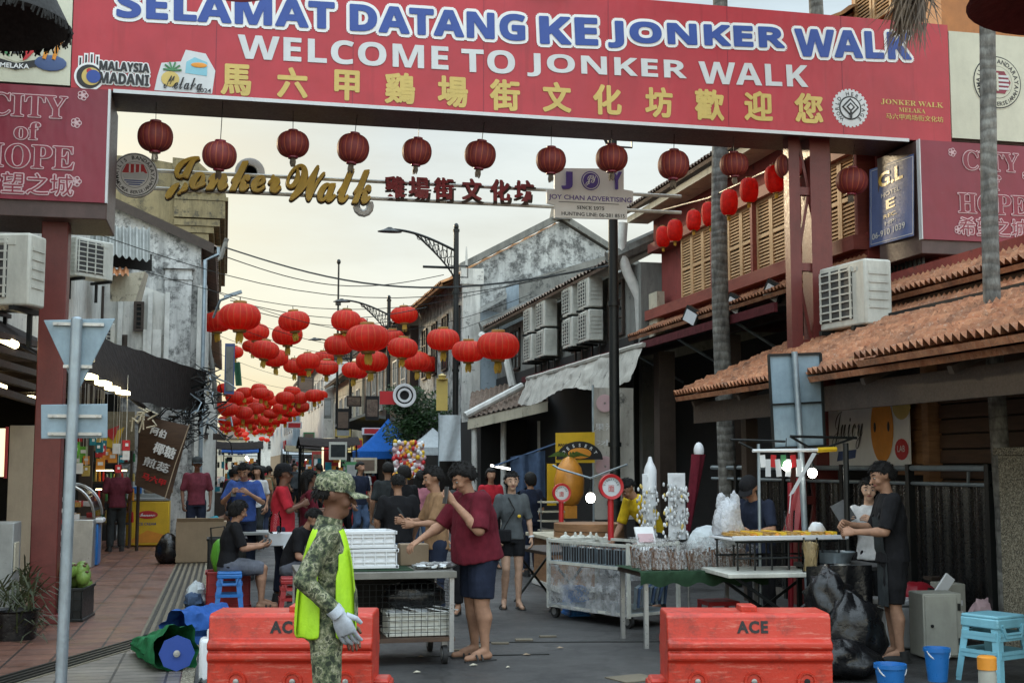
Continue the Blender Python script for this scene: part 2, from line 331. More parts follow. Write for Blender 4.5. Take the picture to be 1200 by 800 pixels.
class MB:
    def __init__(s): s.v = []; s.f = []; s.m = []; s.c = []
    def add(s, vs, fs, m=0, T=None):
        b = len(s.v); s.c.append((b, len(s.f)))
        s.v += [T @ V(v) for v in vs] if T is not None else [V(v) for v in vs]
        s.f += [tuple(i + b for i in f) for f in fs]; s.m += [m] * len(fs); return s
    def box(s, c, d, m=0, rz=0, rx=0, ry=0, T=None):
        x, y, z = d[0] / 2, d[1] / 2, d[2] / 2
        vs = [(-x, -y, -z), (x, -y, -z), (x, y, -z), (-x, y, -z), (-x, -y, z), (x, -y, z), (x, y, z), (-x, y, z)]
        fs = [(3, 2, 1, 0), (4, 5, 6, 7), (0, 1, 5, 4), (1, 2, 6, 5), (2, 3, 7, 6), (3, 0, 4, 7)]
        A = tm(c, rz, rx, ry); return s.add(vs, fs, m, T @ A if T is not None else A)
    def span(s, x0, x1, y0, y1, z0, z1, m=0): return s.box(((x0 + x1) / 2, (y0 + y1) / 2, (z0 + z1) / 2), (abs(x1 - x0), abs(y1 - y0), abs(z1 - z0)), m)
    def quad(s, a, b, c, d, m=0): return s.add([a, b, c, d], [(0, 1, 2, 3)], m)
    def cyl(s, p, q, r, r2=None, n=10, m=0, caps=True):
        p = V(p); q = V(q); r2 = r if r2 is None else r2
        d = (q - p).normalized(); a = d.orthogonal().normalized(); b = d.cross(a)
        vs = []
        for c, rr in ((p, r), (q, r2)):
            vs += [c + (a * math.cos(2 * PI * i / n) + b * math.sin(2 * PI * i / n)) * rr for i in range(n)]
        fs = [(i, (i + 1) % n, n + (i + 1) % n, n + i) for i in range(n)]
        if caps: fs += [tuple(range(n - 1, -1, -1)), tuple(range(n, 2 * n))]
        return s.add(vs, fs, m)
    def tube(s, pts, r, n=6, m=0):
        pts = [V(p) for p in pts]; rs = r if isinstance(r, (list, tuple)) else [r] * len(pts)
        vs = []; a = None
        for i, p in enumerate(pts):
            d = (pts[min(i + 1, len(pts) - 1)] - pts[max(i - 1, 0)])
            if d.length < 1e-9: d = V((0, 0, 1))
            d.normalize()
            a = d.orthogonal().normalized() if a is None else (a - d * a.dot(d)).normalized()
            b = d.cross(a)
            vs += [p + (a * math.cos(2 * PI * k / n) + b * math.sin(2 * PI * k / n)) * rs[i] for k in range(n)]
        fs = []
        for i in range(len(pts) - 1):
            for k in range(n): fs.append((i * n + k, i * n + (k + 1) % n, (i + 1) * n + (k + 1) % n, (i + 1) * n + k))
        fs += [tuple(range(n - 1, -1, -1)), tuple(range(len(vs) - n, len(vs)))]
        return s.add(vs, fs, m)
    def lathe(s, prof, n=16, T=None, m=0, mod=None, caps=True):
        vs = []
        for r, z in prof:
            for k in range(n):
                a = 2 * PI * k / n; rr = r * (mod(k, z) if mod else 1); vs.append((rr * math.cos(a), rr * math.sin(a), z))
        fs = []
        for i in range(len(prof) - 1):
            for k in range(n): fs.append((i * n + k, i * n + (k + 1) % n, (i + 1) * n + (k + 1) % n, (i + 1) * n + k))
        if caps: fs += [tuple(range(n - 1, -1, -1)), tuple(range(len(vs) - n, len(vs)))]
        return s.add(vs, fs, m, T)
    def ell(s, c, r, n=12, m=0, T=None, k=None):
        k = k or max(6, n // 2); pr = [(max(.001, math.sin(PI * i / k)), -math.cos(PI * i / k)) for i in range(k + 1)]
        A = (T if T is not None else Matrix.Translation(V(c))) @ Matrix.Diagonal(V((r[0], r[1], r[2], 1))); return s.lathe(pr, n, A, m)
    def prism(s, pts, d0, d1, T=None, m=0):
        """polygon in local x,z extruded along local y from d0 to d1"""
        n = len(pts); vs = [(x, d0, z) for x, z in pts] + [(x, d1, z) for x, z in pts]
        fs = [tuple(range(n)), tuple(range(2 * n - 1, n - 1, -1))] + [((i + 1) % n, i, n + i, n + (i + 1) % n) for i in range(n)]
        return s.add(vs, fs, m, T)
    def sheet(s, fn, nu, nv, m=0, T=None):
        vs = [fn(i / nu, j / nv) for j in range(nv + 1) for i in range(nu + 1)]
        fs = [(j * (nu + 1) + i, j * (nu + 1) + i + 1, (j + 1) * (nu + 1) + i + 1, (j + 1) * (nu + 1) + i) for j in range(nv) for i in range(nu)]
        return s.add(vs, fs, m, T)
    def text(s, body, T, w=None, h=None, m=0, ext=0, off=0, spacing=1, center=True, slant=0):
        """lettering whose ink box is w x h, centred on T's origin, in T's x,y plane (out along +z)"""
        vs, fs = text_mesh(body, 0, off, spacing)
        if not vs: return s
        x0 = min(v.x for v in vs); x1 = max(v.x for v in vs); y0 = min(v.y for v in vs); y1 = max(v.y for v in vs)
        sy = h / (y1 - y0) if h else w / (x1 - x0); sx = w / (x1 - x0) if w else sy
        cx = (x0 + x1) / 2; cy = (y0 + y1) / 2
        nv = [((v.x - cx) * sx + slant * (v.y - cy) * sy, (v.y - cy) * sy, ext) for v in vs]
        s.add(nv, fs, m, T)
        if ext > .004:   # channel sides
            cnt = {}
            for f in fs:
                for i in range(len(f)):
                    e = (f[i], f[(i + 1) % len(f)]); cnt[e] = cnt.get(e, 0) + 1
            bd = [e for e in cnt if (e[1], e[0]) not in cnt]
            pv = []; pf = []
            for a, b in bd:
                k = len(pv); pv += [nv[a], nv[b], (nv[b][0], nv[b][1], 0), (nv[a][0], nv[a][1], 0)]; pf.append((k, k + 1, k + 2, k + 3))
            s.add(pv, pf, m, T)
        return s
    def build(s, name, mats, parent=None, world=True, smooth=38, bev=0, loc=None, label=None, cat=None, group=None, kind=None, seg=2, split=0):
        """link what was collected as ONE mesh object; world verts are moved into the parent's (or loc's) own space"""
        if split:      # every `split` pieces become an object of their own
            cs = s.c[::split] + [(len(s.v), len(s.f))]
            for (v0, f0), (v1, f1) in zip(cs, cs[1:]):
                q = MB(); q.v = s.v[v0:v1]; q.f = [tuple(i - v0 for i in f) for f in s.f[f0:f1]]; q.m = s.m[f0:f1]
                o = q.build(name, mats, parent, world, smooth, bev, loc, label, cat, group, kind, seg)
            return o
        me = bpy.data.meshes.new(name)
        vs = s.v
        if parent is not None and world: I = WM[parent.name].inverted(); vs = [I @ v for v in vs]
        elif loc is not None and world: l = V(loc); vs = [v - l for v in vs]
        me.from_pydata([tuple(v) for v in vs], [], s.f)
        for q in (mats if isinstance(mats, (list, tuple)) else [mats]): me.materials.append(M[q] if isinstance(q, str) else q)
        me.polygons.foreach_set('material_index', s.m)
        if smooth:
            me.polygons.foreach_set('use_smooth', [True] * len(me.polygons)); me.update(); me.set_sharp_from_angle(angle=R(smooth))
        else: me.update()
        o = bpy.data.objects.new(name, me); C.objects.link(o)
        if bev:
            b = o.modifiers.new('bevel', 'BEVEL'); b.width = bev; b.segments = seg; b.limit_method = 'ANGLE'; b.angle_limit = R(40); b.use_clamp_overlap = True
        if parent is not None: o.parent = parent; WM[o.name] = WM[parent.name].copy()
        elif loc is not None: o.location = loc; WM[o.name] = Matrix.Translation(V(loc))
        else: WM[o.name] = Matrix.Identity(4)
        return tag(o, label, cat, group, kind)
WM = {}
def tag(o, label=None, cat=None, group=None, kind=None):
    if label: o['label'] = label
    if cat: o['category'] = cat
    if group: o['group'] = group
    if kind: o['kind'] = kind
    return o
def thing(name, label, cat, loc=(0, 0, 0), rz=0, group=None):
    o = bpy.data.objects.new(name, None); o.empty_display_size = .2; C.objects.link(o); o.location = loc; o.rotation_euler = (0, 0, rz)
    WM[o.name] = tm(loc, rz); return tag(o, label, cat, group)
def copy_tree(o, loc=None, rz=None, label=None, group=None, scale=None, parent=None):
    c = o.copy(); C.objects.link(c); c.parent = parent
    if loc is not None: c.location = loc
    if rz is not None: c.rotation_euler = (0, 0, rz)
    if scale is not None: c.scale = (scale,) * 3 if isinstance(scale, (int, float)) else scale
    if label: c['label'] = label
    if group: c['group'] = group
    WM[c.name] = tm(c.location, c.rotation_euler[2])
    for ch in list(o.children): copy_tree(ch, parent=c)
    return c
def rtext(q, s, T, w, h, m=0, r=.02, n=12, dz=.0004, off=0, spacing=1):
    """lettering thickened by a ring of shifted copies, each a hair in front of the last"""
    for k in range(n): q.text(s, T @ Matrix.Translation(V((r * math.cos(2 * PI * k / n), r * math.sin(2 * PI * k / n), dz * k))), w, h, m, 0, off, spacing)
ORD = ['first', 'second', 'third', 'fourth', 'fifth', 'sixth', 'seventh', 'eighth', 'ninth', 'tenth', 'eleventh', 'twelfth', 'thirteenth', 'fourteenth', 'fifteenth', 'sixteenth', 'seventeenth', 'eighteenth', 'nineteenth', 'twentieth']
FACE = Matrix.Rotation(PI / 2, 4, 'X')      # a text plane standing up and facing -Y
def face(x, y, z, rz=0): return Matrix.Translation(V((x, y, z))) @ rotz(rz) @ FACE
M['navy_banner'] = mat('navy_banner', (.09, .14, .33), .55, var=.12)
M['parasol_green'] = cloth('parasol_green', (.02, .16, .06))
M['leaf_dull'] = leaf('leaf_dull', (.028, .038, .016), (.075, .085, .035))
M['brown_board'] = wood('brown_board', (.10, .065, .045), (.17, .115, .08))
M['lamp_bulb'] = emis('lamp_bulb', (1, .95, .82), 28)
M['table_edge'] = mat('table_edge', (.17, .165, .145), .5, .2, var=.3)
M['glove'] = cloth('glove', (.42, .46, .52))
M['fence_black'] = mat('fence_black', (.006, .0065, .007), .3)
M['shop_fill'] = emis('shop_fill', (1, .80, .42), 9)  # glow of the fill tubes added inside the left shop
# ------------------------------------------------------------------ people (built first, while the scene is small)
def seg_add(mb, a, b, ra, rb, flat=False, n=12):
    a = V(a); b = V(b); d = b - a; L = d.length
    if L < 1e-6: return
    d /= L; x = d.orthogonal().normalized(); y = d.cross(x)
    rings = []
    if flat: rings = [(0, ra), (L, rb)]
    else:
        for k in range(4): t = k / 4 * PI / 2; rings.append((-ra * math.cos(t), max(.0008, ra * math.sin(t))))
        rings += [(0, ra), (L, rb)]
        for k in range(1, 5): t = k / 4 * PI / 2; rings.append((L + rb * math.sin(t), max(.0008, rb * math.cos(t))))
    vs = []
    for h, r in rings: vs += [a + d * h + (x * math.cos(2 * PI * i / n) + y * math.sin(2 * PI * i / n)) * r for i in range(n)]
    fs = []
    for j in range(len(rings) - 1): fs += [(j * n + i, j * n + (i + 1) % n, (j + 1) * n + (i + 1) % n, (j + 1) * n + i) for i in range(n)]
    fs += [tuple(range(n - 1, -1, -1)), tuple(range(len(vs) - n, len(vs)))]
    mb.add(vs, fs)
def loft_add(mb, rings, n=18, p=2.4):
    """closed body of superellipse rings (centre, half width, half depth, right, forward)"""
    vs = []
    for c, rx, ry, rt, fw in rings:
        for i in range(n):
            a = 2 * PI * i / n; ca, sa = math.cos(a), math.sin(a)
            q = (abs(ca) ** p + abs(sa) ** p) ** (-1 / p)
            vs.append(c + rt * (rx * q * ca) + fw * (ry * q * sa))
    k = len(rings); fs = []
    for j in range(k - 1): fs += [(j * n + i, j * n + (i + 1) % n, (j + 1) * n + (i + 1) % n, (j + 1) * n + i) for i in range(n)]
    fs += [tuple(range(n - 1, -1, -1)), tuple(range(len(vs) - n, len(vs)))]
    mb.add(vs, fs)
def remesh(mb, vox, smooth=5, fold=0, seed=0):
    me = bpy.data.meshes.new('tmp'); me.from_pydata([tuple(v) for v in mb.v], [], mb.f); me.update()
    bm = bmesh.new(); bm.from_mesh(me); bmesh.ops.recalc_face_normals(bm, faces=bm.faces); bm.to_mesh(me); bm.free()
    o = bpy.data.objects.new('tmp', me); C.objects.link(o)
    r = o.modifiers.new('r', 'REMESH'); r.mode = 'VOXEL'; r.voxel_size = vox
    if smooth: q = o.modifiers.new('s', 'SMOOTH'); q.factor = .5; q.iterations = smooth
    dg = bpy.context.evaluated_depsgraph_get(); ev = o.evaluated_get(dg); m2 = ev.to_mesh()
    out = MB()
    vs = []
    for v in m2.vertices:
        c = v.co.copy()
        if fold:
            nz = noise.noise(V((c.x * 9 + seed, c.y * 9, c.z * 5))) * .6 + noise.noise(V((c.x * 22, c.y * 22 + seed, c.z * 11 + c.x * 9))) * .5
            c += v.normal * fold * nz
        vs.append(c)
    out.add(vs, [tuple(p.vertices) for p in m2.polygons])
    ev.to_mesh_clear(); bpy.data.objects.remove(o); bpy.data.meshes.remove(me); return out

def hand_add(mb, w, d, nrm, side, curl=.5, k=1.0, m=0):
    """palm, four unequal bent fingers and a side thumb; d = along the hand, nrm = out of the palm, side = +1/-1 thumb side"""
    d = d.normalized(); nrm = (nrm - d * nrm.dot(d)).normalized(); s = d.cross(nrm) * side
    def pt(a, b, c): return w + (d * a + s * b + nrm * c) * k
    n = 7; q = MB()
    loft_add(q, [(pt(-.03, 0, 0), .026 * k, .019 * k, s, nrm), (pt(.0, 0, 0), .028 * k, .019 * k, s, nrm), (pt(.045, 0, 0), .040 * k, .016 * k, s, nrm), (pt(.088, 0, 0), .042 * k, .014 * k, s, nrm), (pt(.097, 0, 0), .036 * k, .008 * k, s, nrm)], 10)
    for i, (off, L) in enumerate(((.030, .072), (.010, .080), (-.011, .074), (-.030, .058))):
        p0 = pt(.088, off, 0); c1 = curl * 1.0; c2 = curl * 2.1
        p1 = p0 + (d * math.cos(c1) + nrm * math.sin(c1) + s * off * 1.2) * L * .46 * k
        p2 = p1 + (d * math.cos(c2) + nrm * math.sin(c2)) * L * .32 * k
        p3 = p2 + (d * math.cos(c2 * 1.35) + nrm * math.sin(c2 * 1.35)) * L * .26 * k
        q.tube([p0, p1, p2, p3], [.0098 * k, .0092 * k, .0083 * k, .0062 * k], n)
    t0 = pt(.02, .026, .004); t1 = pt(.052, .056, .016); t2 = pt(.078, .062, .030)
    q.tube([t0, t1, t2], [.0135 * k, .011 * k, .008 * k], n)
    mb.add(q.v, q.f, m)

def person(label, loc, rz, h=1.7, skinm='skin', lean=0, twist=0, side=0, head=(0, 0), build=1.0, belly=0, vox=.012, sex='m',
           armL=((-.07, -.02, -.27), (-.06, .10, -.51)), armR=((.07, -.02, -.27), (.06, .10, -.51)), curl=.5,
           legs=None, seat=None, top=('c_black', .45), bottom=('c_navy', .62), hair='short', cap=None, shoes='sandal', group=None, extra=None, detail=True, tags=(), palmL=None, palmR=None, bare=(-1, 1)):
    """forward is local +Y. arms: elbow and wrist relative to the shoulder in the chest's right/forward/up frame.
    legs: ((kneeL, ankleL), (kneeR, ankleR)) absolute local points for a 1.7 m figure; top/bottom: (material, sleeve or leg length 0..1)."""
    k = h / 1.7; up = V((0, 0, 1))
    pel = V((0, 0, .93)) if seat is None else V((0, 0, seat / k + .10))
    Ml = Matrix.Rotation(-lean, 3, 'X'); Ms = Matrix.Rotation(side, 3, 'Y'); Mt = Matrix.Rotation(twist, 3, 'Z')
    A = Ms @ Ml @ Mt
    rt = A @ V((1, 0, 0)); fw = A @ V((0, 1, 0)); su = A @ V((0, 0, 1))
    def sp(z, f=0): return pel + (Ms @ Matrix.Rotation(-lean * min(1, z / .30), 3, 'X')) @ V((0, f, z))
    chest = sp(.30); neck = sp(.50); hw = .175 if sex == 'm' else .155
    hw *= .5 + .5 * build
    sh = {-1: sp(.44) - rt * hw, 1: sp(.44) + rt * hw}
    hy, hp = head; Hm = A @ Matrix.Rotation(hy, 3, 'Z') @ Matrix.Rotation(-hp, 3, 'X')
    hr, hf, hu = Hm @ V((1, 0, 0)), Hm @ V((0, 1, 0)), Hm @ V((0, 0, 1))
    hc = neck + su * .05 + hu * .095 + hf * .02
    hip = {-1: pel + V((-.085, 0, -.05)), 1: pel + V((.085, 0, -.05))}
    if legs is None: legs = ((( -.10, .015, .49), (-.105, -.02, .085)), ((.10, .015, .49), (.105, -.02, .085)))
    kn = {-1: V(legs[0][0]), 1: V(legs[1][0])}; an = {-1: V(legs[0][1]), 1: V(legs[1][1])}
    el, wr = {}, {}
    for sgn, (e, w_) in ((-1, armL), (1, armR)):
        fr = Matrix((rt, fw, su)).transposed()
        el[sgn] = sh[sgn] + fr @ V(e); wr[sgn] = sh[sgn] + fr @ V(w_)
    S = lambda p: p * k
    b = MB(); g = build
    # torso inside the clothes, neck, limbs
    loft_add(b, [(S(sp(-.10)), .11 * k * g, .08 * k * g, rt, fw), (S(pel), .135 * k * g, .095 * k * g, rt, fw), (S(sp(.15)), .115 * k * g, .085 * k * g, rt, fw), (S(chest), .135 * k * g, .095 * k * g, rt, fw), (S(sp(.43)), .13 * k * g, .07 * k, rt, fw), (S(sp(.475)), .07 * k, .055 * k, rt, fw)])
    seg_add(b, S(sp(.42)), S(hc - hu * .06), .058 * k, .050 * k)
    for s_ in (-1, 1):
        seg_add(b, S(sh[s_]), S(el[s_]), .046 * k * g, .036 * k * g); seg_add(b, S(el[s_]), S(wr[s_]), .037 * k * g, .026 * k)
        m1 = el[s_].lerp(wr[s_], .3); seg_add(b, S(el[s_]), S(m1), .036 * k * g, .038 * k * g)
        seg_add(b, S(hip[s_]), S(kn[s_]), .080 * k * g, .052 * k * g); seg_add(b, S(kn[s_]), S(an[s_]), .050 * k * g, .034 * k)
        m2 = kn[s_].lerp(an[s_], .32); back = (hip[s_] - kn[s_]).cross(V((1, 0, 0)))
        seg_add(b, S(kn[s_].lerp(an[s_], .12)), S(m2 + V((0, -.012, 0))), .048 * k * g, .054 * k * g); seg_add(b, S(m2 + V((0, -.012, 0))), S(kn[s_].lerp(an[s_], .75)), .053 * k * g, .036 * k)
        ft = (kn[s_] - an[s_]); toe = V((s_ * .025, .19, -.055)); seg_add(b, S(an[s_] + V((0, -.03, -.045))), S(an[s_] + toe), .034 * k, .026 * k); seg_add(b, S(an[s_]), S(an[s_] + toe * .6), .036 * k, .03 * k)
    # head
    seg_add(b, S(hc + hu * .035 - hf * .025), S(hc + hu * .03 + hf * .012), .086 * k, .083 * k)
    seg_add(b, S(hc + hf * .025 + hu * .01), S(hc - hu * .068 + hf * .046), .070 * k, .043 * k)
    seg_add(b, S(hc - hu * .075 + hf * .062), S(hc - hu * .078 + hf * .068), .026 * k, .022 * k)
    seg_add(b, S(hc + hu * .012 + hf * .092), S(hc - hu * .022 + hf * .113), .009 * k, .015 * k)
    for s_ in (-1, 1):
        seg_add(b, S(hc + hr * (s_ * .078) - hu * .012 - hf * .008), S(hc + hr * (s_ * .084) + hu * .022 - hf * .016), .012 * k, .017 * k)
        seg_add(b, S(hc + hr * (s_ * .042) - hu * .025 + hf * .062), S(hc + hr * (s_ * .04) - hu * .02 + hf * .064), .026 * k, .026 * k)
        seg_add(b, S(hc + hr * (s_ * .018) + hu * .030 + hf * .080), S(hc + hr * (s_ * .05) + hu * .030 + hf * .066), .012 * k, .012 * k)
    body = remesh(b, vox, 3)
    body.m = [0] * len(body.f)
    # hands, eyes, brows, mouth stay in the one body mesh
    for s_ in bare:
        d = (wr[s_] - el[s_]).normalized(); pal = (palmL if s_ < 0 else palmR)
        nrm = (Matrix((rt, fw, su)).transposed() @ V(pal)) if pal else (rt * -s_ * .8 + fw * -.2)
        hand_add(body, S(wr[s_]), d, nrm, (1 if d.cross(nrm).dot(fw + su * .3) > 0 else -1), curl, k * 1.02, 0)
    if detail:
        for s_ in (-1, 1):
            ec = hc + hr * (s_ * .033) + hu * .012 + hf * .0815
            T = Matrix.Translation(S(ec)) @ Matrix((hr, hf, hu)).transposed().to_4x4()
            body.ell(None, (.0155 * k, .009 * k, .0075 * k), 10, 1, T); T2 = Matrix.Translation(S(ec + hf * .0045)) @ Matrix((hr, hf, hu)).transposed().to_4x4()
            body.ell(None, (.0075 * k, .006 * k, .0072 * k), 8, 2, T2)
            bc = hc + hu * .037 + hf * .090
            body.tube([S(bc + hr * (s_ * .015)), S(bc + hr * (s_ * .036) + hu * .006 - hf * .004), S(bc + hr * (s_ * .056) - hf * .020)], [.004 * k, .0055 * k, .003 * k], 5, 2)
        mc = hc - hu * .052 + hf * .0905
        body.tube([S(mc - hr * .026 - hf * .014), S(mc - hr * .01 + hu * .003), S(mc + hr * .01 + hu * .003), S(mc + hr * .026 - hf * .014)], [.003 * k, .007 * k, .007 * k, .003 * k], 6, 3)
    root = body.build('person', [skinm, 'eye_white', 'hair', 'lip'], world=False, smooth=60, label=label, cat='person', group=group)
    root.location = loc; root.rotation_euler = (0, 0, rz); WM[root.name] = tm(loc, rz)
    # shirt
    tm_, sl = top
    if tm_:
        c = MB(); f = .018
        rg = [(sp(-.09), .168 * g, .128 * g + belly * .8), (sp(.02), .155 * g, .115 * g + belly), (sp(.14), .145 * g, .108 * g + belly), (sp(.28), .163 * g, .118 * g + belly * .3), (sp(.38), .172 * g, .108 * g), (sp(.45), .15 * g, .085), (sp(.50), .078, .066)]
        if sex == 'f': rg = [(sp(-.07), .166 * g, .126 * g), (sp(.02), .150 * g, .105 * g), (sp(.13), .128 * g, .095 * g), (sp(.27), .15 * g, .118 * g), (sp(.38), .155 * g, .10 * g), (sp(.45), .135 * g, .08), (sp(.50), .072, .062)]
        loft_add(c, [(S(p + fw * belly * .45 * (i in (1, 2))), rx * k, ry * k, rt, fw) for i, (p, rx, ry) in enumerate(rg)])
        for s_ in (-1, 1):
            e1 = sh[s_].lerp(el[s_], min(1, sl * 1.7))
            seg_add(c, S(sp(.40) + rt * s_ * hw * .55), S(sh[s_]), .07 * k, .062 * k * g)
            seg_add(c, S(sh[s_] - rt * s_ * .02 + su * .005), S(e1), .064 * k * g, .058 * k * g * (1 if sl < .7 else .9), True)
            seg_add(c, S(sh[s_]), S(sh[s_].lerp(e1, .4)), .062 * k * g, .058 * k * g)
            if sl > .7: seg_add(c, S(el[s_]), S(el[s_].lerp(wr[s_], .97)), .052 * k * g, .038 * k); seg_add(c, S(el[s_].lerp(wr[s_], .5)), S(el[s_].lerp(wr[s_], .99)), .046 * k * g, .040 * k, True)
        remesh(c, vox, 4, .010 * k, rnd.random() * 9).build('shirt', [tm_], root, world=False, smooth=60)
    bm_, ll = bottom
    if bm_:
        c = MB()
        wst = .13 if seat is None else .10
        loft_add(c, [(S(sp(-.02) - V((0, 0, .10))), .15 * k * g, .115 * k * g, V((1, 0, 0)), V((0, 1, 0))), (S(pel), .148 * k * g, .108 * k * g, V((1, 0, 0)), V((0, 1, 0))), (S(sp(wst)), .115 * k * g, .082 * k * g, rt, fw)])
        for s_ in (-1, 1):
            t1 = min(1, ll * 2); e1 = hip[s_].lerp(kn[s_], t1)
            if bm_ and ll <= .5:
                seg_add(c, S(hip[s_]), S(e1), .098 * k * g, .098 * k * g - .03 * t1 * k, True); seg_add(c, S(hip[s_]), S(hip[s_].lerp(e1, .6)), .094 * k * g, .088 * k * g)
            else:
                seg_add(c, S(hip[s_]), S(kn[s_]), .096 * k * g, .072 * k * g); e2 = kn[s_].lerp(an[s_], min(1, (ll - .5) * 2))
                seg_add(c, S(kn[s_]), S(e2), .072 * k * g, .064 * k * g, True); seg_add(c, S(kn[s_]), S(kn[s_].lerp(e2, .6)), .070 * k * g, .064 * k * g)
        remesh(c, vox, 4, .009 * k, rnd.random() * 9).build('shorts' if ll < .6 else 'trousers', [bm_], root, world=False, smooth=60)
    # hair: a shell that dives under the skin on the face side
    if hair:
        seed_ = rnd.random() * 20
        def shell(low, drop, back, vol):
            q = MB(); n, kk = 36, 26; vs = []; st = lambda x: (lambda y: y * y * (3 - 2 * y))(max(0, min(1, x)))
            for j in range(kk + 1):
                th = PI * j / kk
                for i in range(n):
                    a = 2 * PI * i / n; dx, dy, dz = math.sin(th) * math.cos(a), math.sin(th) * math.sin(a), math.cos(th)
                    thr = low + ((.46 - low) * st((dy - .12) / .45) if dy > .12 else (drop - low) * st((.12 - dy) / .5))
                    wt = st((dz - thr + .10 * noise.noise(V((dx * 9 + seed_, dy * 9, dz * 3))) + .06) / .15) ** .7
                    nz = noise.noise(V((dx * 4 + loc[0], dy * 4, dz * 4))) * .05 + noise.noise(V((dx * 13, dy * 13, dz * 5))) * .035
                    rb = .52 + .31 * st((dz + .25) / .5); r = rb + (1.015 - rb + vol + nz) * wt
                    vs.append(S(hc + hr * dx * .091 * r + hf * (dy * .112 * r - .008) + hu * (dz * (.118 + (.05 * back if dz < -.2 else 0)) * r + .012)))
            fs = [(j * n + i, j * n + (i + 1) % n, (j + 1) * n + (i + 1) % n, (j + 1) * n + i) for j in range(kk) for i in range(n)]
            q.add(vs, fs)
            if detail:      # loose tufts break the smooth outline
                rr_ = random.Random(int(seed_ * 999))
                for _ in range(420):
                    j = rr_.randrange(1, kk - 4); i0 = rr_.randrange(n); p = vs[j * n + i0]; o_ = (p - S(hc)); 
                    if o_.length < .098 * k: continue
                    o_.normalize(); dn = (-hu * .8 + hr * rr_.uniform(-.7, .7) + hf * rr_.uniform(-.5, .8)); dn = (dn - o_ * dn.dot(o_)).normalized()
                    L = rr_.uniform(.018, .042) * k; s_ = dn.cross(o_) * rr_.uniform(.004, .007) * k; a_ = p - o_ * .004 * k; e_ = p + dn * L + o_ * rr_.uniform(.003, .014) * k
                    q.add([a_ - s_, a_ + s_, e_, p + o_ * .007 * k + dn * L * .4], [(0, 1, 3), (1, 2, 3), (2, 0, 3)])
            return q
        if hair == 'short': q = shell(.10, -.42, 0, .05)
        elif hair == 'crop': q = shell(.12, -.32, 0, .0)
        elif hair == 'full': q = shell(.02, -.50, .3, .15)
        elif hair == 'bob': q = shell(-.42, -.72, .6, .09)
        elif hair == 'tied':
            q = shell(.05, -.5, 0, .03); q.tube([S(hc - hf * .10 + hu * .03), S(hc - hf * .14 - hu * .03), S(hc - hf * .12 - hu * .14)], [.03 * k, .033 * k, .012 * k], 8)
        elif hair == 'long':
            q = shell(-.25, -.8, .6, .09)
            for sx in range(-4, 5): q.tube([S(hc + hr * sx * .02 - hf * (.085 - abs(sx) * .006) + hu * .02), S(hc + hr * sx * .026 - hf * (.10 - abs(sx) * .008) - hu * .10), S(hc + hr * sx * .028 - hf * (.09 - abs(sx) * .008) - hu * (.24 + .02 * noise.noise(V((sx, 0, 0)))))], [.026 * k, .03 * k, .012 * k], 7)
        q.build('hair', ['hair'], root, world=False, smooth=70)
    if cap:
        q = MB(); Tm = Matrix.Translation(S(hc + hu * .045 - hf * .006)) @ Matrix((hr, hf, hu)).transposed().to_4x4()
        q.lathe([(.1 * k, -.012 * k), (.101 * k, .02 * k), (.094 * k, .055 * k), (.07 * k, .088 * k), (.03 * k, .102 * k), (.002, .104 * k)], 22, Tm @ Matrix.Diagonal(V((.96, 1.12, 1, 1))))
        cp = q.build('cap', [cap], root, world=False, smooth=70)
        q = MB()
        def brim(u, v):
            a = (u - .5) * 2.0; r0 = .095; r1 = .10 + .085 * math.cos(a * .95)
            r = r0 + (r1 - r0) * v; return Tm @ V((math.sin(a) * (r0 + .012 * v) * k, (math.cos(a) * r0 * 1.08 + (r - r0) * 1.0) * k, (-.006 - .018 * v * v - .014 * (abs(a) * v)) * k))
        q.sheet(brim, 14, 5); q.sheet(lambda u, v: brim(u, v) - hu * .004, 14, 5)
        q.build('cap_brim', [cap], cp, world=False, smooth=70)
    for s_ in (-1, 1):
        if not shoes: break
        q = MB(); a_ = S(an[s_]); zb = a_.z - .083 * k
        out = [(-.034, -.085), (.034, -.085), (.046, .05), (.044, .17), (.015, .215), (-.02, .21), (-.042, .14), (-.040, .03)]
        Tm = Matrix.Translation(V((a_.x + s_ * .012 * k, a_.y, zb))) @ Matrix.Rotation(-s_ * .12, 4, 'Z')
        ht = .02 * k if shoes == 'sandal' else .03 * k
        vs = [(x * k * s_, y * k, -.012 * k) for x, y in out] + [(x * k * s_, y * k, ht - .012 * k) for x, y in out]
        n = 8; q.add(vs, [tuple(range(n - 1, -1, -1)), tuple(range(n, 2 * n))] + [(i, (i + 1) % n, n + (i + 1) % n, n + i) for i in range(n)], 0, Tm)
        if shoes == 'sandal':
            for yy in (.06, .11): q.tube([Tm @ V((math.cos(a) * .045 * k, yy * k, (.004 + .052 * math.sin(a)) * k)) for a in [PI * i / 6 for i in range(7)]], .009 * k, 5)
        else: q.ell(None, (.045 * k, .13 * k, .05 * k), 12, 0, Tm @ Matrix.Translation(V((0, .06 * k, .02 * k)))); q.cyl(Tm @ V((0, -.03 * k, .0)), Tm @ V((0, -.02 * k, .10 * k)), .05 * k, .046 * k, 12)
        q.build('sandal' if shoes == 'sandal' else 'shoe', ['rubber'], root, world=False, smooth=50)
    info = dict(root=root, k=k, S=S, sp=sp, rt=rt, fw=fw, su=su, sh=sh, el=el, wr=wr, hc=hc, hr=hr, hf=hf, hu=hu, pel=pel, g=g, hip=hip, kn=kn, an=an, vox=vox, hw=hw)
    if extra: extra(info)
    return root
def lw(i, p):   # person-local to world
    return WM[i['root'].name] @ p
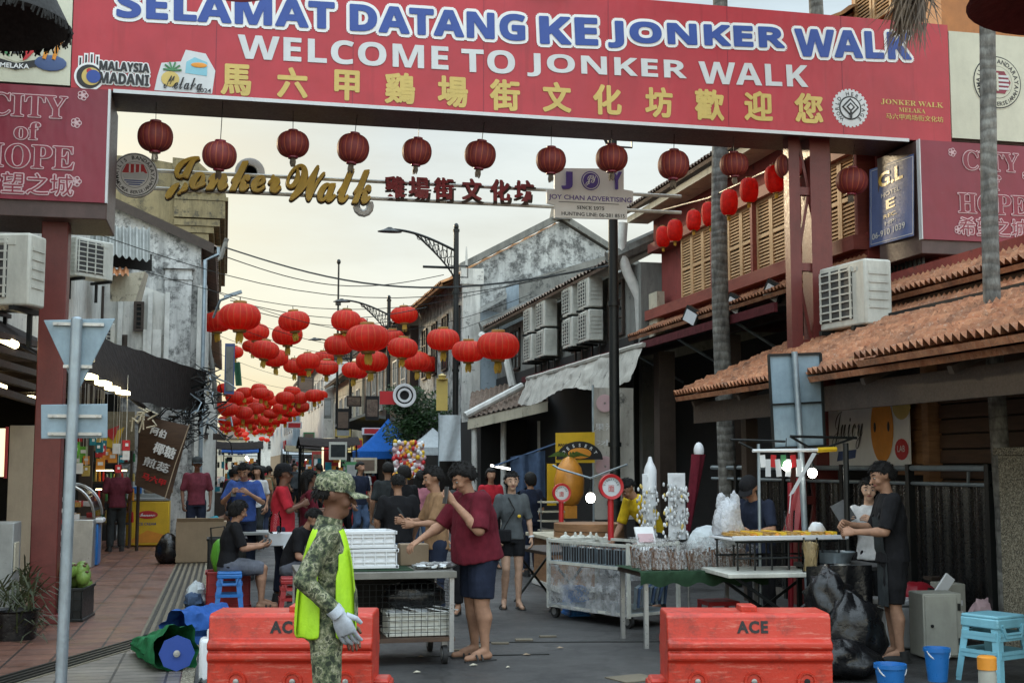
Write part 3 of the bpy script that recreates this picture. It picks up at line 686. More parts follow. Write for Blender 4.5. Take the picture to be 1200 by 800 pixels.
# ------------------------------------------------------------------ ground, road, pavement
m = MB(); m.quad((-400, -60, -.03), (400, -60, -.03), (400, 900, -.03), (-400, 900, -.03)); m.build('ground', ['asphalt'], kind='structure')
m = MB(); m.quad((-.28, -10, 0), (7.4, -10, 0), (7.4, 240, 0), (-.28, 240, 0)); m.build('road', ['asphalt'], kind='structure')
m = MB(); m.span(-9, -.30, -4, 240, -.02, .02); m.build('left_pavement', ['paver'], kind='structure')
m = MB(); m.span(-.30, -.20, -4, 240, -.02, .035); m.build('kerb', ['granite'], kind='structure')
m = MB(); m.span(7.2, 9.2, -4, 120, -.02, .10); m.build('right_pavement', ['paver_pale'], kind='structure')
# pale setts in the corner beyond the diagonal drain
d0, d1 = gz(-60, 818, .02), gz(196, 743, .02)
m = MB(); m.add([(d0.x, d0.y, .024), (-.31, 9.0, .024), (-.31, d1.y, .024), (d1.x, d1.y, .024)], [(0, 1, 2, 3)]); m.build('pale_paving', ['paver_pale'], kind='structure')
def grating(name, label, a, b, n, gap):
    a = V(a); b = V(b); d = (b - a).normalized(); s = V((-d.y, d.x, 0)); q = MB(); L = (b - a).length
    for i in range(n):
        c = (a + b) / 2 + s * (i - (n - 1) / 2) * gap; q.box((c.x, c.y, .034), (L, gap * .42, .016), 0, math.atan2(d.y, d.x))
    q.box(((a + b) / 2)[:2] + (.026,), (L, gap * n + .02, .008), 1, math.atan2(d.y, d.x))
    q.build(name, ['black_metal', 'drain_base'], kind='structure')
grating('diagonal_drain', '', (d0.x, d0.y, 0), (d1.x, d1.y, 0), 4, .075)
grating('kerb_drain', '', (-.52, 12.2, 0), (-.52, 26, 0), 6, .085)
# worn drain cover and pale patches on the road
q = MB()
c = gz(560, 768); q.box((c.x, c.y, .004), (1.3, .03, .010), 0, -.1)
for i in range(5): c = gz(530 + i * 28, 762 - i * 4); q.box((c.x, c.y, .008), (.17, .07 + .05 * (i % 2), .012), 1, -.15)
q.build('road_drain_cover', ['black_metal', 'drain_base'], kind='structure')
q = MB(); c = gz(742, 795); q.box((c.x, c.y, .005), (.35, .30, .008), 0, .3); q.build('road_patch', ['drain_base'], kind='structure')
q = MB(); c = gz(690, 752); q.box((c.x, c.y, .004), (2.2, .03, .008), 0, -.2); q.build('road_seam', ['black_metal'], kind='structure')

rr = random.Random(12)
for i in range(9):
    c = gz(rr.uniform(470, 780), rr.uniform(715, 795)); q = MB(); s_ = rr.uniform(.02, .05); q.add([(c.x - s_, c.y, .006), (c.x, c.y - s_ * .7, .012), (c.x + s_, c.y + .01, .006), (c.x, c.y + s_ * .7, .02)], [(0, 1, 2, 3)])
    q.build('paper_scrap', ['cream_plaster' if i % 3 else 'cardboard'], loc=c, label='tiny pale scrap of litter on the asphalt', cat='litter', group='scraps of litter on the road')
# ------------------------------------------------------------------ building helpers
def tiles(q, a, b, c, d, n, rows, amp=.05, m=0, thick=.05):
    """wavy clay tiles: a-b the eave, d-c the top edge; n tile columns"""
    a, b, c, d = V(a), V(b), V(c), V(d); nr = (b - a).cross(d - a).normalized()
    if nr.z < 0: nr = -nr
    def fn(u, v):
        p = a.lerp(b, u).lerp(d.lerp(c, u), v); w = 1 - abs(2 * ((n * u) % 1.0) - 1); r = (v * rows) % 1.0
        k = int(u * n); jit = noise.noise(V((k * 1.7, int(v * rows - .001) * 2.3, a.y))) * amp * .35
        return p + nr * (amp * (w * 1.2 - .3) + amp * .9 * (1 - r) + jit)
    q.sheet(fn, n * 4, rows * 3, m)
    q.quad(a - nr * thick, b - nr * thick, c - nr * thick, d - nr * thick, m); q.quad(a + nr * amp * .2, b + nr * amp * .2, b - nr * thick, a - nr * thick, m)
def window(parent, x, y, z, w, h, fac, frame='white_paint', glass='dark_glass', bars=(2, 3), dep=.06):
    """fac: 'x-' a window in a wall that looks to -X, 'x+' to +X, 'y' to -Y"""
    rz = {'x-': -PI / 2, 'x+': PI / 2, 'y': 0}[fac]; T = tm((x, y, z), rz); q = MB()
    for sx in (-1, 1): q.box((sx * (w / 2 - .03), -dep / 2, 0), (.06, dep, h), T=T)
    for sz in (-1, 1): q.box((0, -dep / 2 - .002, sz * (h / 2 - .03)), (w, dep, .06), T=T)
    for i in range(1, bars[0]): q.box((-w / 2 + w * i / bars[0], -dep / 2 + .004, 0), (.04, dep * .7, h - .1), T=T)
    for i in range(1, bars[1]): q.box((0, -dep / 2 + .006, -h / 2 + h * i / bars[1]), (w - .1, dep * .6, .03), T=T)
    f = q.build('window', [frame], parent)
    q = MB(); q.box((0, -.012, 0), (w - .08, .012, h - .08), T=T); q.build('pane', [glass], f)
    return f
def part(parent, name, mt, fn, **kw):
    q = MB(); fn(q); return q.build(name, mt if isinstance(mt, list) else [mt], parent, **kw)

# ------------------------------------------------------------------ air conditioners (wall-hung outdoor units)
def ac_proto():
    t = thing('air_conditioner', 'pale outdoor air conditioning unit', 'air conditioner', (0, 0, 0))
    q = MB(); q.box((0, 0, .36), (.85, .34, .70)); q.build('casing', ['ac_white'], t, bev=.025)
    q = MB()
    for i in range(7): q.box((-.1, -.184, .12 + i * .083), (.60, .016, .016), 0)
    for i in range(4): q.box((-.38 + i * .187, -.187, .37), (.022, .014, .56), 0)
    q.build('fan_grille', ['ac_white'], t)
    q = MB(); q.box((-.1, -.172, .37), (.60, .008, .56)); q.build('fan_opening', ['ac_dark'], t)
    q = MB()
    for i in range(5): q.box((.428, 0, .2 + i * .09), (.012, .24, .03))
    for i in range(8): q.box((-.428, 0, .12 + i * .07), (.010, .28, .03))
    q.box((.2, -.173, .62), (.16, .01, .05)); q.build('side_vent', ['ac_white'], t)
    q = MB()
    for s in (-.3, .3): q.box((s, 0, -.02), (.05, .5, .05)); q.box((s, .12, -.2), (.04, .04, .34))
    q.build('bracket', ['black_metal'], t, split=2); return t
AC0 = ac_proto(); ac_used = [0]
def ac(loc, rz, label, sc_=1, group='air conditioners on the house walls'):
    if not ac_used[0]:
        ac_used[0] = 1; AC0.location = loc; AC0.rotation_euler = (0, 0, rz); AC0.scale = (sc_,) * 3; tag(AC0, label, None, group); return AC0
    return copy_tree(AC0, loc, rz, label, group, sc_)

# ------------------------------------------------------------------ LEFT SIDE
# L1: near shophouse, open shop below, pale wall above
b = thing('shophouse', 'pale low shophouse with dark open shop at the left edge', 'building', (-2.8, 20, 0))
part(b, 'wall', 'dirty_white', lambda q: (q.span(-3.1, -2.8, 9, 30.8, 3.45, 7.2), q.span(-9, -8.8, 9, 30.8, 0, 3.4)))
part(b, 'ceiling', 'dark_wood', lambda q: (q.span(-8.8, -2.8, 9, 30.8, 3.36, 3.44), [q.span(-8.7, -2.6, y, y + .12, 3.18, 3.355) for y in range(11, 31, 2)]))
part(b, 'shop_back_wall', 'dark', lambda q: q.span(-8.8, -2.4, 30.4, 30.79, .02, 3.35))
part(b, 'partition_wall', 'ochre_wall', lambda q: q.span(-8.8, -3.35, 19.6, 19.8, .02, 3.17))
part(b, 'timber_boarding', 'white_paint', lambda q: [q.box((-2.79, 21.1 + i * .30, 5.3), (.05, .28, 3.4)) for i in range(28)])
part(b, 'post', 'dark_wood', lambda q: q.span(-2.72, -2.5, 25.8, 26.0, .02, 3.36))
part(b, 'corrugated_hood', 'corrugate', lambda q: q.sheet(lambda u, v: at(88 + 88 * u, 262 + 6 * u + v * (30 + 8 * u), 27 - .6 * v) + V((0, -.05 * math.sin(u * 70), .03 * math.cos(u * 70))), 140, 3))
part(b, 'hood_end', 'dark', lambda q: q.quad(at(120, 290, 27), at(178, 298, 27), at(178, 318, 27), at(120, 312, 27)))
part(b, 'bay_window', 'cream_plaster', lambda q: q.add([at(129, 323, 26.3), at(170, 318, 26.3), at(158, 353, 26.3), at(129, 353, 26.3), at(129, 323, 27.5), at(174, 322, 27.5), at(166, 353, 27.5), at(129, 353, 27.5)], [(0, 1, 2, 3), (1, 5, 6, 2), (3, 2, 6, 7), (0, 4, 5, 1)]))
part(b, 'orange_hood', 'orange_sheet', lambda q: q.sheet(lambda u, v: at(118 + 33 * u, 322 - 8 * v, 25.8 + v) + V((0, 0, .03 * math.sin(u * 30))), 40, 2))
part(b, 'front_wall', 'dirty_white', lambda q: q.add([at(72, 300, 29.5), at(195, 345, 29.5), at(195, 470, 29.5), at(72, 440, 29.5)], [(0, 1, 2, 3)]))
for (x0, x1, y0, y1) in ((157, 168, 353, 388), (112, 121, 335, 378), (140, 149, 392, 406)):
    p = at((x0 + x1) / 2, (y0 + y1) / 2, 29.42); a_, c_ = at(x0, y0, 29.42), at(x1, y1, 29.42)
    window(b, p.x, 29.47, p.z, c_.x - a_.x, a_.z - c_.z, 'y', 'dark_wood', bars=(1, 6))
for x in (140, 175, 195):
    part(b, 'pilaster_strip', 'white_paint', lambda q: q.span(at(x, 400, 29.4).x - .05, at(x, 400, 29.4).x + .05, 29.36, 29.48, 3.3, 5.6))
part(b, 'wall_panel', 'white_paint', lambda q: [q.box(at(172 + i * 11, 425, 29.40), (.19, .04, 1.5)) for i in range(2)])
# dark awning over the shop front, with fluorescent tubes under its edge
aw = thing('shop_awning', 'sagging black canvas awning over the left shop front', 'awning', (-1.6, 26, 0))
P4 = [at(112, 394, 23), at(242, 436, 27.5), at(236, 482, 28.2), at(96, 448, 21.4)]
part(aw, 'canvas', 'canvas_dark', lambda q: q.sheet(lambda u, v: P4[0].lerp(P4[1], u).lerp(P4[3].lerp(P4[2], u), v) + V((0, 0, -.10 * math.sin(PI * u) * v + .04 * noise.noise(V((u * 9, v * 5, 0))))), 26, 8))
part(aw, 'front_rail', 'black_metal', lambda q: q.tube([at(0, 392, 15), at(100, 437, 21.4), at(150, 462, 24), at(186, 492, 26.5)], .05, 6))
part(aw, 'side_flap', 'canvas_dark', lambda q: q.sheet(lambda u, v: P4[1].lerp(P4[2], u) + V((-.05 + .08 * noise.noise(V((u * 7, v * 6, 3))), .1, -v * (.55 + .2 * noise.noise(V((u * 5, 0, 7)))))), 12, 6))
b2 = thing('shop_awning', 'dark slatted awning frame with a lit tube at the top left corner', 'awning', (-2.6, 15, 0))
part(b2, 'rafter', 'dark_wood', lambda q: [q.tube([at(-20, 388 + i * 16, 13), at(44, 404 + i * 17, 16.5)], .05, 4) for i in range(5)])
part(b2, 'cover', 'canvas_dark', lambda q: q.quad(at(-30, 378, 13), at(44, 416, 17), at(44, 396, 19), at(-30, 360, 16)))
part(b2, 'lamp', 'lamp_warm', lambda q: q.tube([at(-8, 392, 14), at(18, 404, 14.6)], .045, 8))
for i, (x, y) in enumerate(((104, 441), (121, 449), (132, 455), (144, 460), (154, 464))):
    p = at(x, y, 19.6 + i * 1.2); q = MB(); q.box(p, (.17, .50, .06), 0, -.1); lt = q.build('tube_lamp', ['lamp_warm'], loc=p, label='lit fluorescent tube under the black awning, %s from the camera' % ORD[i], cat='lamp', group='tube lamps under the black awning')
for i, y in enumerate((13.5, 18.0, 23.5, 28)):  # warm glowing tubes added to brighten the left shop's interior
    q = MB(); q.box((-3.9, y, 3.10), (.12, 1.3, .07)); q.build('tube_lamp', ['shop_fill'], loc=(-3.9, y, 3.1), label='added warm fill tube under the ceiling of the left shop, %s from the camera' % ORD[i], cat='lamp', group='added fill tubes in the left shop')
# cables and frayed bits hanging off the awning corner
q = MB(); rr = random.Random(3)
for i in range(90):
    p = at(rr.uniform(205, 250), rr.uniform(432, 505), rr.uniform(26.5, 28.4)); pts = [p]
    for k in range(4): pts.append(pts[-1] + V((rr.uniform(-.25, .25), rr.uniform(-.2, .2), rr.uniform(-.22, .12))))
    q.tube(pts, rr.uniform(.006, .022), 4, 0 if rr.random() < .85 else 1)
q.build('cable_tangle', ['black_metal', 'galv'], loc=at(230, 460, 27.5), label='tangle of black cables and torn scraps at the awning corner', cat='cables')
q = MB()
for i in range(14):
    p = at(158 + rr.uniform(0, 22), 478 + rr.uniform(0, 18), 24); q.tube([p, p + V((rr.uniform(-.12, .12), 0, rr.uniform(-.12, .12))), p + V((rr.uniform(-.2, .2), .05, rr.uniform(-.2, .05)))], .018, 4)
q.build('dried_bouquet', ['cream_plaster'], loc=at(168, 487, 24), label='pale dried bouquet hanging under the black awning', cat='decoration')
# units on the near left wall
ac(at(-6, 362, 13.6), -.35, 'large old air conditioner at the left picture edge, nearest one', 1.55)
AC0.scale = (1.05, 1.0, 1.05)
ac(at(32, 366, 16.5), -.2, 'narrow air conditioner just left of the red gate post', 1.05)
ac(at(103, 328, 23.5), PI / 2 - .75, 'small air conditioner under the corrugated hood', 1.0)
ac(at(116, 412, 25), PI / 2 - .4, 'dark sided air conditioner below the orange hood, half hidden', .8)
ac(at(82, 424, 22), .0, 'low air conditioner behind the triangular sign', .9)

# L2: weathered shophouse with mouldy gable
b = thing('shophouse', 'weathered white shophouse with black mould on its gable', 'building', (-.7, 33, 0))
g = [at(130, 236, 31), at(236, 285, 31), at(243, 300, 31)]
zt = lambda x: g[0].z + (x - g[0].x) * (g[1].z - g[0].z) / (g[1].x - g[0].x)
xe = g[1].x
part(b, 'wall', 'weathered', lambda q: q.prism([(-9, .02), (xe, .02), (xe, zt(xe)), (-5, zt(-5)), (-9, zt(-5) - 1.5)], 31, 44.6))
part(b, 'roof', 'clay_dark', lambda q: tiles(q, (xe + .35, 44.6, zt(xe + .35) + .02), (xe + .35, 30.85, zt(xe + .35) + .02), (-5, 30.85, zt(-5) + .03), (-5, 44.6, zt(-5) + .03), 40, 10, .05))
part(b, 'verge_board', 'dark_wood', lambda q: q.add([(-5, 30.83, zt(-5) + .10), (xe + .3, 30.83, zt(xe + .3) + .10), (xe + .3, 30.83, zt(xe + .3) - .14), (-5, 30.83, zt(-5) - .14), ], [(0, 1, 2, 3)]))
part(b, 'pilaster', 'weathered', lambda q: (q.span(-1.48, -.86, 30.78, 30.99, .02, 6.35), q.span(-1.54, -.80, 30.72, 30.99, 6.36, 6.5), q.span(-1.5, -.84, 30.76, 30.99, 6.1, 6.2)))
part(b, 'corner_pilaster', 'dirty_white', lambda q: q.span(-.72, -.50, 30.9, 31.3, .02, 6.0))
part(b, 'string_course', 'white_paint', lambda q: q.span(-2.2, -1.5, 30.84, 30.98, 5.6, 5.72))
part(b, 'gutter', 'galv', lambda q: q.tube([(xe + .4, 30.9, zt(xe) - .1), (xe + .4, 30.9, 6.75), (xe + .1, 30.9, 6.6), (xe + .1, 30.9, .2)], .05, 8))
for i in range(5):
    window(b, xe + .01, 33 + i * 2.2, 5.3, 1.0, 1.7, 'x+', 'white_paint'); part(b, 'door', 'dark_wood', lambda q: q.span(xe, xe + .05, 32.4 + i * 2.2, 33.8 + i * 2.2, .02, 2.6))
part(b, 'awning_board', 'dark_wood', lambda q: q.add([at(222, 505, 31), at(266, 509, 33), at(264, 516, 33), at(222, 513, 31)], [(0, 1, 2, 3)]))
for i in range(4): part(b, 'column', 'white_paint', lambda q: q.span(-.55 + .0, -.3, 32 + i * 3.4, 32.25 + i * 3.4, .02, 3.4))
# L3: taller ochre building with carved cornice
b = thing('ochre_building', 'tall ochre building with an ornate stepped cornice', 'building', (-.8, 50, 0))
part(b, 'wall', 'yellow_plaster', lambda q: q.prism([(-12, .02), (-.8, .02), (-.8, 10.8), (-1.8, 12.2), (-3.2, 12.4), (-12, 12.4)], 45, 62))
def corn(q):
    for z0, z1, o in ((9.5, 9.75, .08), (9.78, 10.0, .25), (10.02, 10.25, .45), (10.3, 10.9, .62), (10.92, 11.05, .72)): q.span(-1.9, -.8 + o, 44.9 - o * .2, 62, z0, z1)
    q.prism([(-2.0, 11.06), (-.15, 11.06), (-.2, 11.35), (-.55, 11.5), (-.75, 11.95), (-1.2, 12.35), (-2.0, 12.4)], 44.85, 45.4)
    for i in range(5): q.lathe([(.16, -.02), (.13, .05), (.04, .08)], 10, Matrix.Translation(V((-1.75 + i * .33, 44.84, 11.3))) @ FACE)
    for s in (.2, .5): q.prism([(-.8, 8.4), (-.8 + s, 9.45), (-.8, 9.45)], 44.95 + s, 45.2 + s)
part(b, 'cornice', 'yellow_plaster', corn)
for i in range(5): window(b, -.79, 47.5 + i * 3, 7.2, 1.2, 2.2, 'x+', 'white_paint')
part(b, 'downpipe', 'grey_plaster', lambda q: q.tube([(-.1, 44.8, 9.6), (-.3, 44.8, 8.9), (-.62, 44.8, 8.7), (-.66, 44.8, 6), (-.4, 44.8, 4.5), (-.3, 44.8, .1)], .08, 8))
for i, (y0, y1, hh, mt_, lb) in enumerate(((62, 80, 8.2, 'cream_plaster', 'cream house far along the left side'), (80, 104, 9.4, 'grey_plaster', 'grey house far along the left side'), (104, 150, 7.6, 'dirty_white', 'last pale house far along the left side'))):
    b = thing('shophouse', lb, 'building', (-.9, y0, 0))
    part(b, 'wall', mt_, lambda q: q.span(-9, -.9, y0 + .05, y1, .02, hh)); part(b, 'roof', 'clay_dark', lambda q: tiles(q, (-.4, y1, hh), (-.4, y0, hh), (-5, y0, hh + 2.2), (-5, y1, hh + 2.2), 30, 6, .06))
    for k in range(4): window(b, -.89, y0 + 2.5 + k * 4, hh - 2.2, 1.3, 1.9, 'x+')
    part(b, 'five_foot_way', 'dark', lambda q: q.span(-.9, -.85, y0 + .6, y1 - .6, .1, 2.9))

# ------------------------------------------------------------------ RIGHT SIDE
def shutter_proto(h=1.22, w=.56):
    q = MB()
    for s in (-1, 1): q.box((s * (w / 2 - .03), 0, 0), (.06, .05, h))
    for z in (-h / 2 + .03, 0, h / 2 - .03): q.box((0, .002, z), (w - .12, .045, .06))
    n = 20
    for i in range(n):
        z = -h / 2 + .08 + i * (h - .16) / (n - 1)
        if abs(z) > .04: q.box((0, 0, z), (w - .12, .012, .050), 0, 0, -.6)
    q.box((0, .03, 0), (w - .1, .006, h - .1), 1); return q
SH = shutter_proto()
b = thing('shophouse', 'dark red shophouse with cream louvred shutters on the right', 'building', (8.5, 18, 0))
part(b, 'wall', 'red_plaster', lambda q: (q.span(8.55, 14, 15.7, 24.6, 4.5, 4.9), q.span(8.55, 14, 15.7, 24.6, 6.06, 6.9), q.span(8.72, 14, 15.7, 24.6, 4.9, 6.06), q.span(8.62, 14, 8, 15.65, 3.9, 4.26), q.span(8.9, 14, 14.5, 15.65, 4.26, 4.7)))
part(b, 'sill_beam', 'wood_red', lambda q: q.span(8.34, 8.55, 15.7, 24.6, 4.66, 4.86))
part(b, 'head_beam', 'wood_red', lambda q: q.span(8.42, 8.55, 15.7, 24.6, 6.06, 6.24))
part(b, 'lower_wall', 'dark', lambda q: q.span(8.9, 14, 8, 24.6, .1, 3.9))
y = 15.75; k = 0
while y < 22.7:
    part(b, 'post', 'wood_red', lambda q: q.span(8.44, 8.72, y, y + .09, 4.86, 6.06))
    for j in range(3):
        q = MB(); q.add(SH.v, SH.f, 0, tm((8.54, y + .09 + .29 + j * .565, 5.46), -PI / 2)); q.m = list(SH.m); q.build('shutter', ['shutter', 'dark'], b)
    y += .09 + 1.70; k += 1
part(b, 'corner_pilaster', 'cream_plaster', lambda q: q.span(8.4, 8.56, 24.0, 24.5, 3.9, 5.2))
part(b, 'roof', 'clay_dark', lambda q: tiles(q, (7.95, 24.9, 6.92), (7.95, 18.4, 6.92), (12.5, 18.4, 9.2), (12.5, 24.9, 9.2), 44, 10, .05))
part(b, 'eave_board', 'cream_plaster', lambda q: q.span(8.05, 8.5, 15.9, 24.8, 6.72, 6.84))
part(b, 'pent_roof', 'clay', lambda q: tiles(q, (7.85, 24.2, 4.24), (7.85, 15.6, 4.24), (8.50, 15.6, 4.52), (8.50, 24.2, 4.52), 70, 3, .05))
part(b, 'pent_roof', 'clay', lambda q: tiles(q, (8.08, 15.4, 3.80), (8.08, 7, 3.80), (8.60, 7, 4.06), (8.60, 15.4, 4.06), 74, 3, .06))
part(b, 'fascia', 'brown_board', lambda q: q.span(8.22, 8.3, 7, 15.4, 3.45, 3.76))
part(b, 'fascia', 'brown_wall', lambda q: q.span(8.1, 8.2, 15.6, 24.2, 3.90, 4.22))
part(b, 'upper_wall', 'orange_sheet', lambda q: q.span(9.8, 14, 15.7, 18.3, 6.9, 10.6))
ue = atX(988, 12, 9.2)
part(b, 'upper_roof', 'clay_orange', lambda q: tiles(q, (9.2, 23, ue.z), (9.2, 18.0, ue.z), (12, 18.0, ue.z + 1.5), (12, 23, ue.z + 1.5), 40, 6, .05))
for j in range(4):
    q = MB(); q.add(SH.v, SH.f, 0, tm((9.74, 16.0 + j * .6, 9.2), -PI / 2)); q.m = list(SH.m); q.build('shutter', ['shutter', 'dark'], b)
part(b, 'window_bars', 'black_metal', lambda q: [q.box((8.70, 14.55 + i * .10, 4.44), (.03, .03, .36)) for i in range(11)])
part(b, 'gutter', 'white_paint', lambda q: q.tube([(8.0, 24.95, 6.75), (7.95, 24.95, 6.1), (8.1, 24.95, 5.7), (8.35, 24.95, 5.2), (8.4, 24.95, 4.2)], .11, 10))
part(b, 'column', 'dark_wood', lambda q: [q.span(7.55, 7.85, y, y + .3, .1, 3.75) for y in (18.5, 21.5, 24.4)], split=1)
# canopy over the pavement in front of it, dark red edge
cn = thing('canopy', 'long dark canopy with a dark red edge beside the right shophouses', 'canopy', (7.3, 20, 0))
part(cn, 'cover', 'dark', lambda q: q.add([(7.3, 15.9, 3.86), (7.3, 31, 3.86), (8.54, 31, 4.05), (8.54, 15.9, 4.05)], [(0, 1, 2, 3)]))
part(cn, 'edge_board', 'maroon_canopy', lambda q: q.span(7.24, 7.29, 15.9, 31, 3.79, 3.92))
part(cn, 'strut', 'galv', lambda q: [q.tube([(7.32, y, 3.84), (8.52, y + .4, 3.3)], .025, 5) for y in (17.5, 20, 22.5)], split=1)
for i, (px, py, Y) in enumerate(((812, 370, 20.5), (863, 356, 19), (908, 341, 17.6))):
    p = at(px, py, Y); q = MB(); q.box(p, (.10, .34, .26), 0, .5, .5); q.box(p + V((-.06, -.03, -.03)), (.02, .26, .2), 1, .5, .5)
    q.build('floodlight', ['black_metal', 'plastic_white'], loc=p, label='small white floodlight over the canopy, %s from the left' % ORD[i], cat='floodlight', group='floodlights on the right canopy')
# pale canvas valance
q = MB()
def cv(u, v):
    Y = 30.2 - 8.9 * u; return V((7.2 - .25 * v + .05 * noise.noise(V((u * 22, v * 4, 0))), Y, 3.84 - v * (.62 + .10 * math.sin(u * PI * 3)) + .03 * noise.noise(V((u * 31, v * 3, 5)))))
q.sheet(cv, 70, 8); q.tube([cv(i / 12, 0) for i in range(13)], .05, 6)
q.build('canvas_awning', ['canvas'], loc=(7.2, 25, 3.8), label='wrinkled dirty white canvas awning hanging along the right side', cat='awning')

# R2: dark shophouse with stacked air conditioners
b = thing('shophouse', 'dark grey shophouse with stacked air conditioners under a grey tiled eave', 'building', (8.3, 32, 0))
part(b, 'wall', 'grey_plaster', lambda q: (q.span(8.3, 14, 24.7, 38.9, .1, 5.9)))
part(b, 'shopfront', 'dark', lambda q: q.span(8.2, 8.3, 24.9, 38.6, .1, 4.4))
part(b, 'roof', 'clay_dark', lambda q: tiles(q, (7.75, 38.4, 5.92), (7.75, 25.1, 5.92), (12, 25.1, 7.9), (12, 38.4, 7.9), 48, 9, .06))
part(b, 'ridge_cap', 'grey_plaster', lambda q: (q.tube([(7.7, 38.5, 5.98), (12, 38.5, 7.98)], .20, 8), q.tube([(7.7, 25.0, 5.98), (12, 25.0, 7.98)], .18, 8)), split=1)
part(b, 'gutter', 'white_paint', lambda q: q.tube([(7.7, 38.4, 5.75), (7.75, 36.8, 5.3), (7.95, 36.0, 4.9), (8.1, 35.8, 4.0)], .12, 8))
for i in range(4): window(b, 8.29, 26.3 + i * 3.3, 5.1, 1.1, 1.2, 'x-', 'dark_wood')
for nm, cols in (('dark shophouse wall, far stack', (32.6, 31.2)), ('dark shophouse wall, near stack', (28.6, 27.2))):
    for j, yy in enumerate(cols):
        for r, z in enumerate((4.45, 5.20)):
            ac((7.95, yy, z), -PI / 2, 'air conditioner on the %s, %s %s' % (nm, ('upper' if r else 'lower'), ('nearer' if j else 'farther')), 1.0)
# R3: weathered gable wall
b = thing('shophouse', 'tall shophouse with a weathered grey gable wall on the right', 'building', (7.3, 42, 0))
part(b, 'wall', 'weathered_gable', lambda q: q.prism([(7.3, .1), (15.5, .1), (15.5, 6.6), (10.4, 9.55), (7.3, 7.85)], 39, 49))
part(b, 'coping', 'grey_plaster', lambda q: (q.prism([(7.1, 7.84), (10.4, 9.62), (15.6, 6.64), (15.6, 6.82), (10.4, 9.84), (7.1, 8.06)], 38.88, 39.3), q.prism([(10.1, 9.6), (10.7, 9.6), (10.6, 10.1), (10.2, 10.1)], 38.8, 39.35)))
part(b, 'pilaster', 'dirty_white', lambda q: (q.span(7.2, 7.75, 38.9, 39.1, 2, 7.6), q.span(7.12, 7.85, 38.84, 39.0, 7.4, 7.9), q.cyl((7.3, 38.9, 8), (7.3, 38.9, 8.6), .05, .02)))
part(b, 'roof', 'clay_orange', lambda q: tiles(q, (6.6, 49.1, 7.45), (6.6, 39.32, 7.45), (10.4, 39.32, 9.5), (10.4, 49.1, 9.5), 34, 8, .07))
part(b, 'blue_panel', 'blue_plaster', lambda q: q.add([at(593, 337, 38.95), at(617, 330, 38.95), at(619, 365, 38.95), at(594, 369, 38.95)], [(0, 1, 2, 3)]))
part(b, 'blue_wall', 'blue_plaster', lambda q: q.add([at(561, 362, 38.93), at(617, 372, 38.93), at(620, 470, 38.93), at(561, 470, 38.93)], [(0, 1, 2, 3)]))
part(b, 'lean_to_roof', 'grey_plaster', lambda q: (q.add([at(563, 360, 38.9), at(594, 343, 38.9), at(594, 349, 38.2), at(563, 366, 38.2)], [(0, 1, 2, 3)]), q.add([at(608, 330, 38.6), at(722, 296, 38.6), at(722, 318, 38.6), at(608, 364, 38.6)], [(0, 1, 2, 3)])))
for (x0, x1, y0, y1) in ((613, 622, 395, 424), (624, 634, 393, 424)):
    p = at((x0 + x1) / 2, (y0 + y1) / 2, 38.88); a_, c_ = at(x0, y0, 38.88), at(x1, y1, 38.88); window(b, p.x, 38.9, p.z, c_.x - a_.x, a_.z - c_.z, 'y', 'white_paint', bars=(2, 3))
for i in range(4): window(b, 7.29, 40.4 + i * 2.3, 5.9, 1.1, 1.9, 'x-', 'dark_wood')
part(b, 'shopfront', 'dark', lambda q: q.span(7.2, 7.3, 39.4, 48.8, .1, 3.2))
# pent roofs in front of it
b = thing('lean_to', 'low lean-to with a grey tiled roof and pale gutter beyond the canvas awning', 'lean-to', (6.8, 34, 0))
A = [at(548, 492, 33), at(642, 470, 31), at(640, 440, 36), at(552, 462, 38)]
part(b, 'roof', 'clay_dark', lambda q: tiles(q, A[0], A[1], A[2], A[3], 16, 6, .05))
part(b, 'gutter', 'white_paint', lambda q: q.tube([at(545, 487, 33), at(612, 452, 33.5)], .10, 8))
part(b, 'eave_board', 'cream_plaster', lambda q: q.quad(A[0] + V((0, 0, .02)), A[1] + V((0, 0, .02)), A[1] - V((0, 0, .25)), A[0] - V((0, 0, .25))))
part(b, 'post', 'white_paint', lambda q: [q.cyl((at(x, 500, 33).x, 33, 0), (at(x, 500, 33).x, 33, 2.9), .08) for x in (556, 590, 633)], split=1)
part(b, 'shed_wall', 'dark', lambda q: q.span(6.9, 8.2, 34.5, 38.7, .1, 3.0))
